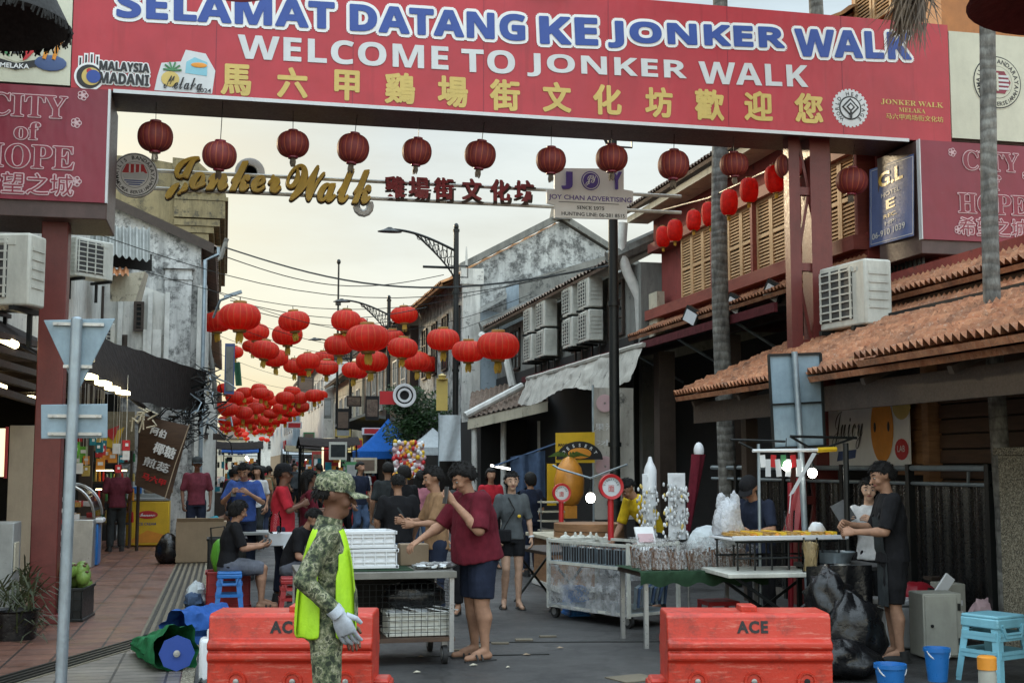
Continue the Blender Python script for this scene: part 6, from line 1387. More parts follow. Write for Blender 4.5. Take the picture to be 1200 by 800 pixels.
def bulb(p, label, r=.046):
    t = thing('light_bulb', label, 'light bulb', p); q = MB(); q.ell((0, 0, 0), (r, r, r * 1.1), 16); q.build('globe', ['lamp_bulb'], t, world=False); q = MB(); q.cyl((0, 0, r), (0, 0, r + .05), .022, n=10); q.tube([(0, 0, r + .05), (.01, 0, r + .22)], .005, 4); q.build('holder', ['black_metal'], t, world=False); return t
def grid_crate(label, c, d, mt_, rz=0, cat='crate', name='plastic_crate'):
    t = thing(name, label, cat, c, rz); w, l, h = d; q = MB(); q.box((0, 0, .012), (w, l, .024))
    for sx in (-1, 1): q.box((sx * (w / 2 - .006), 0, h / 2), (.012, l, h)); q.box((0, sx * (l / 2 - .006), h / 2 + .001), (w - .03, .012, h))
    for z in (.0, h - .03): 
        for sx in (-1, 1): q.box((sx * w / 2, 0, z + .015), (.03, l + .03, .03)); q.box((0, sx * l / 2, z + .016), (w + .02, .03, .028))
    q.build('box', [mt_], t, world=False, bev=.004); q = MB()
    for i in range(1, 5): x = -w / 2 + w * i / 5; q.box((x, -l / 2 - .008, h / 2), (.012, .012, h - .05)); q.box((x, l / 2 + .008, h / 2), (.012, .012, h - .05))
    for i in range(1, 3): q.box((0, -l / 2 - .007, h * i / 3), (w - .03, .012, .010)); 
    q.build('lattice', [mt_], t, world=False); return t

# ================================================================== LEFT PAVEMENT
# crate of coconuts
p = gz(84, 728, .02); t = grid_crate('black crate heaped with green coconuts by the red gate post', p + V((-.12, .30, 0)), (.52, .62, .36), 'black_metal', -.1); rr = random.Random(2)
for i in range(22):
    c = p + V((-.12 + rr.uniform(-.23, .23), .30 + rr.uniform(-.27, .27), .37 + .075 * (i // 8) + rr.uniform(-.03, .03))); rx = rr.uniform(.068, .085); q = MB(); q.ell(c, (rx, rx * 1.05, rx * 1.15), 14); q.ell(c + V((rx * .5, -rx * .5, rx * .8)), (.022, .022, .015), 8, 1)
    q.build('coconut', ['coconut', 'stick_brown'], loc=c, label='green coconut in the black crate by the gate post', cat='coconut', group='coconuts in the crate')
q = MB()
for i in range(420):
    b0 = gz(rr.uniform(-15, 40), rr.uniform(718, 752), .02) + V((0, 0, rr.uniform(0, .5))); e = b0 + V((rr.uniform(-.35, .45), rr.uniform(-.3, .2), rr.uniform(-.25, .3))); md = b0.lerp(e, .5) + V((0, 0, .08)); s = V((.007, .007, 0)); q.add([b0 - s, b0 + s, md + s, md - s, e], [(0, 1, 2, 3), (3, 2, 4)])
q.build('leaf_pile', ['leaf_dull'], loc=gz(15, 735, .02), label='heap of long green leaves and stalks beside the red post', cat='leaves')
p = gz(12, 752, .02); solo('black_bin', 'black tub holding the leaf stalks behind the red post', 'tub', 'black_bag', lambda q: q.lathe([(.20, 0), (.22, .26), (.24, .28), (.21, .26), (.18, .05)], 20, Matrix.Translation(p + V((.0, .25, 0)))), p)
p = at(8, 640, 14.2); p.z = .02; solo('grey_locker', 'grey metal box at the left picture edge', 'box', ['grey_box', 'cream_plaster'], lambda q: (q.box(p + V((-.1, 0, .55)), (.4, .5, 1.1), 0), q.box(p + V((.11, -.1, .75)), (.02, .25, .3), 1)), p, bev=.01)
p = at(24, 640, 16.5); p.z = .02; solo('display_board', 'plain beige panel standing beside the red post', 'panel', 'beige_panel', lambda q: q.box(p + V((0, 0, 1.1)), (.34, .05, 2.15)), p, bev=.006)
t = thing('lightbox', 'glowing orange framed menu lightbox at the left edge', 'lightbox', at(0, 525, 17.5)); part(t, 'panel', 'glow_panel', lambda q: q.box(at(-2, 530, 17.5), (.18, .05, .62))); part(t, 'frame', 'ink_red', lambda q: [q.box(at(-2, 530, 17.5) + V((sx * .1, -.02, 0)), (.03, .06, .66)) for sx in (-1, 1)])
# curved glass chiller with a blue cool box in front
p = gz(88, 668, .02) + V((0, .8, 0)); t = thing('display_chiller', 'curved glass display chiller behind the sign pole', 'chiller', p, 0)
part(t, 'base', 'steel', lambda q: q.box(p + V((-.15, .4, .4)), (.75, 1.5, .8)), bev=.02)
part(t, 'glass_front', 'glass', lambda q: q.sheet(lambda u, v: p + V((.22 - .5 * (1 - math.cos(v * PI / 2)), -.3 + 1.4 * u, .82 + .55 * math.sin(v * PI / 2))), 4, 10))
part(t, 'frame', 'steel', lambda q: [q.tube([p + V((.22 - .5 * (1 - math.cos(v * PI / 16)), y, .82 + .55 * math.sin(v * PI / 16))) for v in range(9)], .025, 6) for y in (-.32, 1.1)])
part(t, 'goods', ['food', 'ink_red', 'ink_white'], lambda q: [q.box(p + V((rr.uniform(-.4, .1), rr.uniform(-.2, 1), .84 + .2 * (i % 2))), (.1, .14, .08), i % 3) for i in range(24)])
p = gz(99, 663, .02); t = thing('cool_box', 'blue cool box with a white lid by the chiller', 'cool box', p); part(t, 'box', 'plastic_blue', lambda q: q.box(p + V((0, .2, .36)), (.42, .5, .7)), bev=.02); part(t, 'lid', 'plastic_white', lambda q: q.box(p + V((0.05, .2, .76)), (.46, .54, .08)), bev=.02); part(t, 'print', ['ink_orange', 'ink_white'], lambda q: [q.box(p + V((.06 - .1 * (i % 2), -.056, .15 + .09 * i)), (.18, .006, .06), i % 2) for i in range(5)])
# shelves with lit strips at the back of the shop
t = thing('shop_shelf', 'dark shop shelves of bottles with two lit strips inside the left shop', 'shelf', at(128, 640, 27.5) + V((0, 0, -.1)))
X0, X1 = at(92, 560, 27.5).x, at(152, 560, 27.5).x
part(t, 'shelf_board', 'dark_wood', lambda q: [q.span(X0, X1, 27.5, 27.9, z, z + .04) for z in (.5, .95, 1.35, 1.75, 2.15)] + [q.span(x, x + .04, 27.5, 27.9, .02, 2.6) for x in (X0, X1)])
part(t, 'light_strip', 'lamp_warm', lambda q: (q.span(X0 + .35, X0 + .75, 27.46, 27.49, 1.60, 1.625), q.span(X0 + .85, X0 + .95, 27.46, 27.49, 1.60, 1.625), q.span(X0 + .35, X0 + .48, 27.46, 27.49, 1.21, 1.24), q.span(X0 + .6, X0 + .68, 27.46, 27.49, 1.21, 1.24)))
part(t, 'bottle', ['ink_green', 'ink_red', 'ink_gold', 'galv', 'ink_orange'], lambda q: [q.cyl((X0 + .1 + i % 14 * .075, 27.65, (.54, .99, 1.39, 1.79)[i // 14]), (X0 + .1 + i % 14 * .075, 27.65, (.54, .99, 1.39, 1.79)[i // 14] + rr.uniform(.14, .26)), .028, .02, 8, (i * 7) % 5) for i in range(56)], split=1)
solo('menu_board', 'olive poster board with a yellow triangle above the shop shelves', 'poster', ['c_khaki', 'yellow', 'ink_red', 'ink_green'], lambda q: (q.quad(at(92, 482, 27), at(158, 482, 27), at(158, 528, 27), at(92, 528, 27), 0), q.add([at(108, 519, 26.97), at(146, 500, 26.97), at(136, 526, 26.97)], [(0, 1, 2)], 1), q.add([at(120, 506, 26.95), at(140, 498, 26.95), at(133, 516, 26.95)], [(0, 1, 2)], 2), q.add([at(100, 488, 26.96), at(116, 486, 26.96), at(108, 502, 26.96)], [(0, 1, 2)], 3)), at(125, 505, 27))
solo('price_tag_column', 'column of small white price tags on the red post side', 'tags', ['dark', 'ink_white', 'ink_red'], lambda q: (q.box(at(70, 590, 15.6), (.10, .04, 1.3), 0), [q.box(at(70, 520 + i * 13, 15.57), (.06, .01, .055), 1 + (i % 5 == 2)) for i in range(11)]), at(70, 590, 15.6))
for i in range(26):
    c = at(rr.uniform(84, 150), rr.uniform(508, 552), rr.uniform(23.2, 25.2)); w_ = rr.uniform(.10, .17); q = MB(); q.box(c, (w_, .03, w_ * 1.35), 0, rr.uniform(-.5, .5)); q.box(c + V((0, -.018, .01)), (w_ * .6, .006, w_ * .4), 1); q.tube([c + V((0, 0, w_ * .65)), V((c.x, c.y, 3.3))], .004, 3, 1)
    q.build('snack_packet', [('ink_red', 'ink_gold', 'plastic_green', 'ink_orange', 'ink_white', 'c_teal')[i % 6], 'ink_white'], loc=c, label='bright snack packet hanging on a string in the left shop', cat='packet', group='snack packets hanging in the left shop')
# ice cream chest
p = gz(172, 640, .02); t = thing('ice_cream_freezer', 'yellow ice cream freezer chest with a red oval badge', 'freezer', p)
a, c = at(148, 585, p.y), at(197, 637, p.y); w = c.x - a.x; zt_ = a.z
part(t, 'cabinet', 'yellow', lambda q: q.box(p + V((0, .35, zt_ / 2 - .02)), (w, .7, zt_ - .08)), bev=.02); part(t, 'lid', 'grey_box', lambda q: (q.box(p + V((0, .35, zt_ - .02)), (w + .02, .72, .06)), q.box(p + V((0, .5, zt_ + .05)), (w * .95, .5, .1))), bev=.01)
part(t, 'print', ['ink_red', 'ink_white', 'navy', 'ink_orange'], lambda q: (q.ell(p + V((0, -.006, zt_ * .66)), (w * .24, .004, .085), 24, 0), q.text('𝓘𝓬𝓮𝓬𝓻𝓮𝓪𝓶', Matrix.Translation(p + V((0, -.014, zt_ * .66))) @ FACE, w * .36, .07, 1, 0, .02), q.text('ICE CREAM', Matrix.Translation(p + V((-.01, -.006, zt_ * .47))) @ FACE, w * .42, .055, 2, 0, .02), q.add([p + V((-w * .49, -.004, .08)), p + V((w * .49, -.004, .08)), p + V((w * .49, -.004, .22)), p + V((0, -.004, .34))], [(0, 1, 2, 3)], 3)), smooth=0)
solo('blue_tub', 'small blue tub on the ice cream freezer', 'tub', 'plastic_blue', lambda q: q.box(p + V((-.25, .3, zt_ + .17)), (.2, .2, .14)), p + V((-.25, .3, zt_ + .1)), bev=.01)
solo('paper_bags', 'heap of brown paper parcels on the freezer lid', 'parcels', 'cardboard', lambda q: [sack(q, p + V((.0 + .13 * i, .35, zt_ + .14 + .04 * (i % 2))), (.11, .1, .1), i) for i in range(4)], p + V((.1, .3, zt_)))
# tilted brown banner with Chinese lettering
A4 = [at(166, 486, 26), at(222, 499, 25.6), at(199, 585, 25.6), at(158, 568, 26)]
t = thing('fabric_banner', 'tilted dark brown banner with white Chinese letters beside the freezer', 'banner', A4[3]); part(t, 'sheet', 'wood_dark', lambda q: q.sheet(lambda u, v: A4[0].lerp(A4[1], u).lerp(A4[3].lerp(A4[2], u), v) + V((0, -.03 * math.sin(v * 7), 0)), 6, 10))
def bl(s, u, v, w, h, m_): pp = A4[0].lerp(A4[1], u).lerp(A4[3].lerp(A4[2], u), v); part(t, 'lettering', m_, lambda q: [q.text(s, Matrix.Translation(pp + V((.008 * k - .02, -.07 - .002 * k, 0))) @ rotz(-.38) @ Matrix.Rotation(.32, 4, 'Y') @ FACE, w, h, 0) for k in range(3)], smooth=0)
bl('阿伯', .42, .18, .32, .16, 'ink_white'); bl('椰糖', .62, .40, .46, .22, 'ink_white'); bl('煎蕊', .5, .62, .55, .18, 'ink_grey'); bl('马六甲', .50, .82, .5, .13, 'ink_red')
part(t, 'rope', 'cardboard', lambda q: q.tube([at(222, 497, 25.5), at(205, 545, 25.3), at(193, 585, 25.1)], .012, 4))
solo('post', 'thin dark post holding the brown banner', 'post', 'dark_wood', lambda q: q.cyl(gz(160, 645, .02), gz(160, 645, .02) + V((0, 0, 2.6)), .035, n=8), gz(160, 645, .02))
# cardboard box etc.
p = gz(235, 660, .02); t = thing('cardboard_box', 'big flat grey brown cardboard box on the pavement', 'box', p); part(t, 'carton', 'cardboard', lambda q: q.box(p + V((0, .25, .37)), (.86, .5, .70)), bev=.01); part(t, 'flap', 'cardboard', lambda q: q.box(p + V((-.02, .0, .73)), (.8, .01, .12), 0, 0, .5))
solo('bin_bag', 'dark bag slumped at the left of the cardboard box', 'bag', 'black_bag', lambda q: sack(q, p + V((-.55, .2, .22)), (.22, .25, .28), 4), p + V((-.55, .2, 0)))
S_blue = stool_proto('plastic_blue'); p = gz(268, 716, .02); S_blue.location = p; tag(S_blue, 'blue plastic stool under the seated woman in black')
p = gz(345, 722); S_red = stool_proto('plastic_red', .42, .36); S_red.location = p + V((0, .3, 0)); tag(S_red, 'dark red plastic stool under the masked man')
p = gz(262, 715, .02) + V((.05, .55, 0)); t = grid_crate('dark red crate behind the blue stool', p, (.52, .4, .42), 'plastic_red')
p = at(256, 655, 16); solo('green_bag', 'bright green bag beside the seated woman', 'bag', ['plastic_green', 'dark'], lambda q: (sack(q, (p.x, 16, .62), (.10, .12, .20), 3), q.tube([(p.x - .08, 16, .75), (p.x - .1, 16, .95), (p.x + .06, 16, .97), (p.x + .08, 16, .75)], .012, 5, 1)), V((p.x, 16, .4)))
p = gz(229, 712, .02); solo('plastic_bag', 'knotted pale grey and blue plastic bag on the kerb drain', 'bag', ['bag_grey' if 'bag_grey' in M else 'tent_white', 'denim'], lambda q: (sack(q, p + V((0, .12, .13)), (.13, .2, .16), 6, 0, lump=.3), sack(q, p + V((-.02, -.02, .09)), (.11, .12, .10), 9, 1, lump=.3)), p)
# folded parasol lying on the ground
p = gz(200, 775, .02); t = thing('folded_parasol', 'folded green and blue parasol lying on the pavement with its blue end facing out', 'parasol', p); e0, e1 = gz(158, 765, .02) + V((0, 0, .08)), gz(210, 788, .02) + V((0, 0, .14))
def fold(u, v, a, b_, r0, r1):
    th = v * 2 * PI; r = (r0 + (r1 - r0) * u) * (1 + .32 * noise.noise(V((math.cos(th) * 1.6, math.sin(th) * 1.6, u * 5))) + .10 * math.sin(th * 7 + u * 5)); ax = (b_ - a).normalized(); x = ax.cross(V((0, 0, 1))).normalized(); y = x.cross(ax); pp = a.lerp(b_, u) + x * math.cos(th) * r + y * math.sin(th) * r; pp.z = max(.03, pp.z); return pp
part(t, 'green_cover', 'c_parasol' if 'c_parasol' in M else 'parasol_green', lambda q: q.sheet(lambda u, v: fold(u, v, e0, e1 + V((-.02, .1, .02)), .05, .20), 20, 30))
part(t, 'blue_cover', 'tarp_blue', lambda q: q.sheet(lambda u, v: fold(u, v, gz(205, 758, .02) + V((0, 0, .15)), gz(246, 748, .02) + V((.1, 0, .14)), .17, .19), 18, 30))
c = gz(210, 785, .02) + V((0, 0, .15)); part(t, 'end_disc', ['ink_blue', 'steel', 'dark'], lambda q: (q.cyl(c + V((-.02, -.08, 0)), c + V((-.02, -.05, 0)), .145, n=8, m=0), q.lathe([(.014, 0), (.028, .0), (.028, .02), (.014, .022)], 12, Matrix.Translation(c + V((-.02, -.082, 0))) @ FACE, 1), q.cyl(c + V((-.02, -.09, 0)), c + V((-.02, -.081, 0)), .014, n=8, m=2)))
part(t, 'dark_end', 'black_bag', lambda q: sack(q, gz(243, 738, .02) + V((0, .1, .1)), (.16, .12, .10), 5))
p = gz(240, 800); t = thing('jerrycan', 'white plastic jerrycan beside the left barrier', 'jerrycan', p); part(t, 'can', 'plastic_white', lambda q: q.box(p + V((.02, .1, .17)), (.14, .2, .34)), bev=.03); part(t, 'handle', 'plastic_white', lambda q: q.tube([p + V((.02, .04, .33)), p + V((.02, .04, .39)), p + V((.02, .16, .39)), p + V((.02, .16, .33))], .014, 6))
q = MB(); 
for i in range(4): q.tube([gz(255 - i * 6 + 12 * k, 795 - 9 * k * (1 + .1 * i) + 4 * math.sin(k + i), .02) + V((0, 0, .015)) for k in range(-3, 4)], .010, 4)
q.build('ground_cable', ['black_metal'], loc=gz(240, 795), label='loose dark cables on the ground by the jerrycan', cat='cable')

# ================================================================== CENTRE LEFT: steel cart
x0, x1 = .62, 1.97; y0, y1 = 10.95, 11.95; zt_ = .80
t = thing('vendor_cart', 'steel vendor cart with shelves and white crates in front of the red shirted man', 'cart', ((x0 + x1) / 2, 11.4, 0))
part(t, 'tabletop', 'table_edge', lambda q: (q.span(x0, x1, y0, y1, zt_ - .04, zt_), q.span(x0 - .01, x1 + .01, y0 - .015, y0 - .001, zt_ - .06, zt_ - .002)), bev=.004)
part(t, 'table_mat', 'green_cloth', lambda q: q.sheet(lambda u, v: V((x0 + .1 + .9 * u, y0 + .05 + .9 * v, zt_ + .006 + .006 * noise.noise(V((u * 9, v * 9, 0))))), 12, 12))
for sx in (x0 + .03, x1 - .03):
    for sy in (y0 + .03, y1 - .03): part(t, 'leg', 'steel', lambda q: q.box((sx, sy, .44), (.04, .04, .66)))
part(t, 'lower_shelf', 'wood_dark', lambda q: q.span(x0, x1, y0 + .01, y1 - .01, .20, .235))
def wires(q):
    for i in range(24): q.cyl((x0 + .05 + i * .056, y0 + .03, .24), (x0 + .05 + i * .056, y0 + .03, zt_ - .11), .003, n=3)
    for i in range(10): q.cyl((x0 + .04, y0 + .03, .28 + i * .052), (x1 - .04, y0 + .03, .28 + i * .052), .003, n=3); q.cyl((x1 - .03, y0 + .04, .28 + i * .052), (x1 - .03, y1 - .04, .28 + i * .052), .003, n=3)
part(t, 'wire_side', 'black_metal', wires)
for sx in (x0 + .1, x1 - .08):
    for sy in (y0 + .1, y1 - .1): part(t, 'caster', ['rubber', 'steel'], lambda q: (wheel(q, (sx, sy, .085), .085), q.box((sx, sy, .18), (.05, .06, .05), 1)))
part(t, 'back_panel', 'dark', lambda q: q.span(x0 + .03, x1 - .03, y1 - .06, y1 - .04, .24, zt_ - .06))
solo('black_bag', 'black holdall on the shelf under the steel cart', 'bag', 'black_bag', lambda q: sack(q, (1.66, 11.35, .56), (.30, .2, .13), 3), (1.66, 11.35, .44))
grid_crate('white wire basket with papers low in the steel cart', V((1.68, 11.25, .24)), (.56, .4, .20), 'ac_white', name='wire_basket', cat='basket')
solo('papers', 'white papers and packets in the wire basket', 'papers', ['ink_white', 'ink_grey'], lambda q: [q.box((1.5 + .06 * i, 11.2 + .05 * (i % 3), .42 + .012 * (i % 4)), (.16, .2, .01), i % 2, .3 * i, .2) for i in range(8)], (1.68, 11.25, .38))
grid_crate('lower white plastic crate on the steel cart', at(433, 660, 11.3) * 1.0 + V((0, .15, 0)) if False else V((at(432, 640, 11.3).x, 11.4, zt_ + .01)), (.48, .40, .17), 'crate_white' if 'crate_white' in M else 'plastic_white')
grid_crate('upper white plastic crate on the steel cart', V((at(430, 640, 11.3).x - .01, 11.4, zt_ + .185)), (.48, .40, .15), 'crate_white' if 'crate_white' in M else 'plastic_white', .05)
solo('cardboard_carton', 'small brown carton behind the packets on the cart', 'box', 'cardboard', lambda q: q.box((at(485, 650, 11.6).x, 11.65, zt_ + .10), (.26, .2, .19)), (at(485, 650, 11.6).x, 11.65, zt_), bev=.006)
for i in range(9):
    c = V((at(492 + i * 4.5, 655, 11.2).x, 11.15 + .06 * (i % 3), zt_ + .03)); q = MB(); sack(q, c, (.075, .05, .025), i, lump=.4); q.build('foil_packet', ['steel'], loc=c, label='crumpled silver packet in the heap on the steel cart', cat='packet', group='silver packets on the steel cart')
# small table with white box by the seated pair
table('small white topped table in front of the seated pair', .72, 1.15, 16.0, 16.7, .72, 'plastic_white', 'steel')
solo('white_carton', 'white carton on the table behind the seated pair', 'box', 'plastic_white', lambda q: q.box((.72, 16.2, .80), (.34, .3, .16)), (.72, 16.2, .72), bev=.01)
solo('glass_jug', 'clear glass jug beside the white carton', 'jug', 'glass', lambda q: q.lathe([(.06, 0), (.08, .02), (.075, .18), (.05, .24), (.06, .27)], 16, Matrix.Translation(V((.62, 16.0, .88)))), (.62, 16.0, .88))
grid_crate('black crate stacked low behind the seated woman', V((.05, 17.6, 0)), (.5, .5, .75), 'black_metal')
table('long low table with pans behind the seated people', .2, 1.6, 19.4, 20.2, .72, 'grey_box', 'steel')

# ================================================================== RIGHT SIDE STALLS
# A: mango stall
t = thing('mango_sign', 'mango shaped orange display with green leaves on the far stall', 'shop sign', at(667, 590, 19.5))
c = at(667, 562, 19.5); part(t, 'fruit', 'mango', lambda q: (q.lathe([(.02, -.42), (.15, -.38), (.23, -.22), (.24, 0), (.19, .2), (.1, .33), (.02, .37)], 20, Matrix.Translation(c)), q.box(c + V((0, 0, -.5)), (.2, .2, .2))), smooth=60)
part(t, 'leaf', 'leaf_light', lambda q: [q.add([c + V((0, 0, .33)), c + V((.16 * math.cos(a) - .03, .1 * math.sin(a), .45)), c + V((.36 * math.cos(a), .3 * math.sin(a), .36)), c + V((.16 * math.cos(a) + .03, .1 * math.sin(a) + .03, .38))], [(0, 1, 2, 3)]) for a in [i * .8 for i in range(8)]])
t = thing('stall_sign', 'yellow MANGO DESSERT board with an arched black logo above the far stall', 'sign', at(672, 520, 20.2)); Y_ = 20.2
part(t, 'board', 'yellow', lambda q: (q.quad(at(651, 507, Y_), at(697, 506, Y_), at(697, 542, Y_), at(651, 542, Y_)), q.quad(at(641, 543, Y_), at(652, 543, Y_), at(652, 592, Y_), at(641, 592, Y_))))
pc = at(679, 531, Y_)
part(t, 'logo', ['ink_black', 'ink_orange', 'ink_white'], lambda q: (q.prism([(.40 * math.cos(a), .30 * math.sin(a)) for a in [PI * i / 14 for i in range(15)]], -.01, -.006, Matrix.Translation(pc + V((0, 0, -.1))), 0), q.ell(pc + V((0, -.02, 0)), (.2, .004, .09), 16, 1), [q.text(ch, Matrix.Translation(pc + V((.31 * math.sin(a), -.016, -.1 + .235 * math.cos(a)))) @ FACE @ Matrix.Rotation(-a, 4, 'Z'), None, .055, 2, 0, .02) for ch, a in zip('DESSERT', [-1.05 + .35 * i for i in range(7)])], q.text('MANGO', Matrix.Translation(at(661, 521, Y_) + V((0, -.008, .0))) @ FACE, .2, .05, 0, 0, .03)), smooth=0)
t = thing('stall_counter', 'wooden counter on wheels under the mango sign', 'counter', gz(672, 692)); pc = gz(668, 694)
part(t, 'counter', 'wood', lambda q: q.box(pc + V((.1, .6, .38)), (.55, 1.5, .62)), bev=.01); part(t, 'counter_top', 'cream_plaster', lambda q: q.box(pc + V((.1, .6, .72)), (.75, 1.7, .05)), bev=.006); part(t, 'base_board', 'white_paint', lambda q: q.box(pc + V((.1, .6, .05)), (.6, 1.55, .07)))
table('folding table of pots on crossed legs in front of the mango stall', 3.62, 4.25, 14.6, 15.9, .70, 'dark_wood', 'black_metal', True, .12)
for i in range(9):
    c = V((at(664 + (i % 5) * 9, 650, 15.4).x, 15.0 + .35 * (i // 5) + .1 * (i % 2), .70)); q = MB(); q.lathe([(.05, 0), (.075, .03), (.08, .10), (.06, .13), (.02, .15), (.015, .18), (.002, .185)], 14, Matrix.Translation(c)); q.build('pot', ['ac_white'], loc=c, label='small pale lidded pot on the folding table', cat='pot', group='pots on the folding table')
grid_crate('blue plastic crate under the folding table', V((at(683, 715, 14).x, 14.3, 0)), (.22, .35, .32), 'plastic_blue')
solo('steamer', 'stack of round bamboo steamers behind the pots', 'steamer', 'wood', lambda q: [q.cyl((at(690, 600, 16.8).x, 16.8, .72 + .11 * i), (at(690, 600, 16.8).x, 16.8, .82 + .11 * i), .48, n=28) for i in range(2)], (at(690, 600, 16.8).x, 16.8, .72))
solo('wire_shelf', 'small wire shelf of trays beside the mango display', 'shelf', ['steel', 'cream_plaster'], lambda q: ([q.box(at(646, 588 + i * 11, 19) , (.36, .3, .02), 1) for i in range(5)], [q.cyl(at(x, 640, 18.9), at(x, 585, 18.9), .012, n=5) for x in (634, 658)]), at(646, 630, 19))
def ring_sign(label, px, py, r, Y, base_z):
    c = at(px, py, Y); t = thing('round_sign', label, 'sign', V((c.x, Y, base_z))); part(t, 'post', 'ink_red', lambda q: q.cyl((c.x, Y + .02, base_z), (c.x, Y + .02, c.z - r + .01), .035, n=10))
    part(t, 'disc', ['ink_red', 'ink_grey'], lambda q: (q.lathe([(r * .76, -.02), (r, -.03), (r * 1.02, 0), (r, .03), (r * .76, .02)], 32, Matrix.Translation(V((c.x, Y, c.z))) @ FACE, 0, caps=False), q.cyl((c.x, Y - .005, c.z), (c.x, Y + .005, c.z), r * .8, n=32, m=1)))
    part(t, 'print', ['ink_black', 'ink_red'], lambda q: (ring_text(q, 'SIGNATURE', c.x, c.z, r * .58, r * .14, Y - .012, -1.3, 1.3, 0), q.text('面', Matrix.Translation(V((c.x, Y - .012, c.z - .02))) @ FACE, r * .5, r * .5, 1)), smooth=0); return t
ring_sign('large red rimmed round sign on a red post by the lamp pole', 716, 570, .145, 14.2, .85); ring_sign('smaller red rimmed round sign on a red post by the mango display', 658, 577, .13, 17.2, .75)
bulb(at(692, 583, 16.2), 'bright bare bulb hanging between the two round red signs', .062)
q = MB(); q.tube([at(648, 545, 16.5), at(655, 549, 16.4), at(692, 560, 16.2), at(735, 544, 15.5)], .014, 5); q.build('lamp_rail', ['galv'], loc=at(692, 560, 16.2), label='bent wire rail carrying the bright bare bulb', cat='rail')
# B: metal cart with plastic sheet
na = gz(737, 737); ang = .42; t = thing('vendor_cart', 'metal snack cart on wheels wrapped in clear plastic film', 'cart', na, ang); w, l = .72, 1.35
def cfr(q):
    for x in (0, w):
        for y in (0, l): q.box((x, y, .50), (.035, .035, .78))
    for z in (.14, .62, .86):
        for x in (0, w): q.box((x, l / 2, z), (.03, l, .03))
        for y in (0, l): q.box((w / 2, y, z + .001), (w, .028, .028))
part(t, 'frame', 'ac_white', cfr, world=False); part(t, 'tray', 'galv', lambda q: (q.box((w / 2, l / 2, .63), (w - .04, l - .04, .02)), q.box((w / 2, l / 2, .15), (w - .04, l - .04, .02))), world=False)
part(t, 'plastic_film', 'film', lambda q: (q.sheet(lambda u, v: V((-.022 + .02 * noise.noise(V((u * 5, v * 5, 1))), l * u, .60 - .48 * v)), 20, 12), q.sheet(lambda u, v: V((w * u * .96, -.022, .60 - .10 * v)), 10, 4)), world=False)
part(t, 'basket_wire', 'galv', lambda q: ([q.cyl((w * i / 18, -.005, .63), (w * i / 18, -.005, .86), .004, n=4) for i in range(19)], [q.cyl((0, l * i / 30, .63), (0, l * i / 30, .86), .004, n=4) for i in range(31)]), world=False)
part(t, 'jar_row', ['ink_black', 'galv', 'stick_brown'], lambda q: [q.cyl((.09 + .11 * (i % 6), .10 + .15 * (i // 6), .64), (.09 + .11 * (i % 6), .10 + .15 * (i // 6), .80), .042, n=8, m=i % 3) for i in range(48)], world=False)
for x in (.05, w - .05):
    for y in (.06, l - .06): part(t, 'caster', ['rubber', 'steel'], lambda q: wheel(q, (x, y, .07), .07), world=False)
part(t, 'cable_bundle', ['galv', 'denim'], lambda q: [q.tube([(.12 + .05 * i, .04, .2 + .01 * i), (.1 + .055 * i, .0, .42 - .01 * (i % 3)), (.25 + .05 * i, .05, .46), (.35 + .04 * i, .12, .22)], .018, 6, i % 2) for i in range(8)], world=False)
cw = lambda x, y, z: WM[t.name] @ V((x, y, z)); ct = t
def pegboard(label, px0, px1, py0, py1, Y, n, seed):
    a, c = at(px0, py0, Y), at(px1, py1, Y); zb_ = min(c.z, .9); t = thing('display_rack', label, 'display rack', V(((a.x + c.x) / 2, Y, zb_))); rr = random.Random(seed)
    part(t, 'board', 'plastic_white', lambda q: q.span(a.x, c.x, Y, Y + .02, zb_, a.z), bev=.004)
    part(t, 'trinket', ['ink_white', 'ink_grey', 'ink_blue', 'ink_gold', 'steel'], lambda q: [q.ell((rr.uniform(a.x - .08, c.x + .02), Y - .02 - .02 * rr.random(), rr.uniform(zb_ + .02, a.z - .12)), (.013, .012, .024), 6, rr.choice((0, 0, 1, 1, 1, 4, 4, 0, 1, 3))) for i in range(n)])
    part(t, 'header', ['ink_grey'], lambda q: q.text('钥匙', Matrix.Translation(V(((a.x + c.x) / 2, Y - .006, a.z - .06))) @ FACE, (c.x - a.x) * .6, .06), smooth=0); return t
pegboard('narrow white rack of keyrings, left one on the snack cart', 753, 769, 555, 622, 13.6, 70, 1); pegboard('wider white rack of keyrings, right one on the snack cart', 783, 804, 554, 632, 13.3, 110, 2)
q = MB(); c = at(762, 553, 13.65); q.lathe([(.07, -.25), (.072, .0), (.055, .05), (.03, .10), (.018, .15), (.002, .155)], 16, Matrix.Translation(c + V((0, 0, .02)))); q.build('sauce_bottle', ['plastic_white'], loc=c, label='white nozzle bottle on top of the left keyring rack', cat='bottle')
solo('tilted_menu', 'tilted pink and white picture menu on the snack cart', 'menu', ['ink_white', 'ink_pink', 'stick_brown'], lambda q: (q.box(at(757, 632, 13.3), (.22, .02, .30), 0, .1, -.5), q.box(at(757, 630, 13.27), (.18, .01, .1), 1, .1, -.5), q.box(at(758, 640, 13.26), (.18, .01, .06), 2, .1, -.5)), at(757, 640, 13.3))
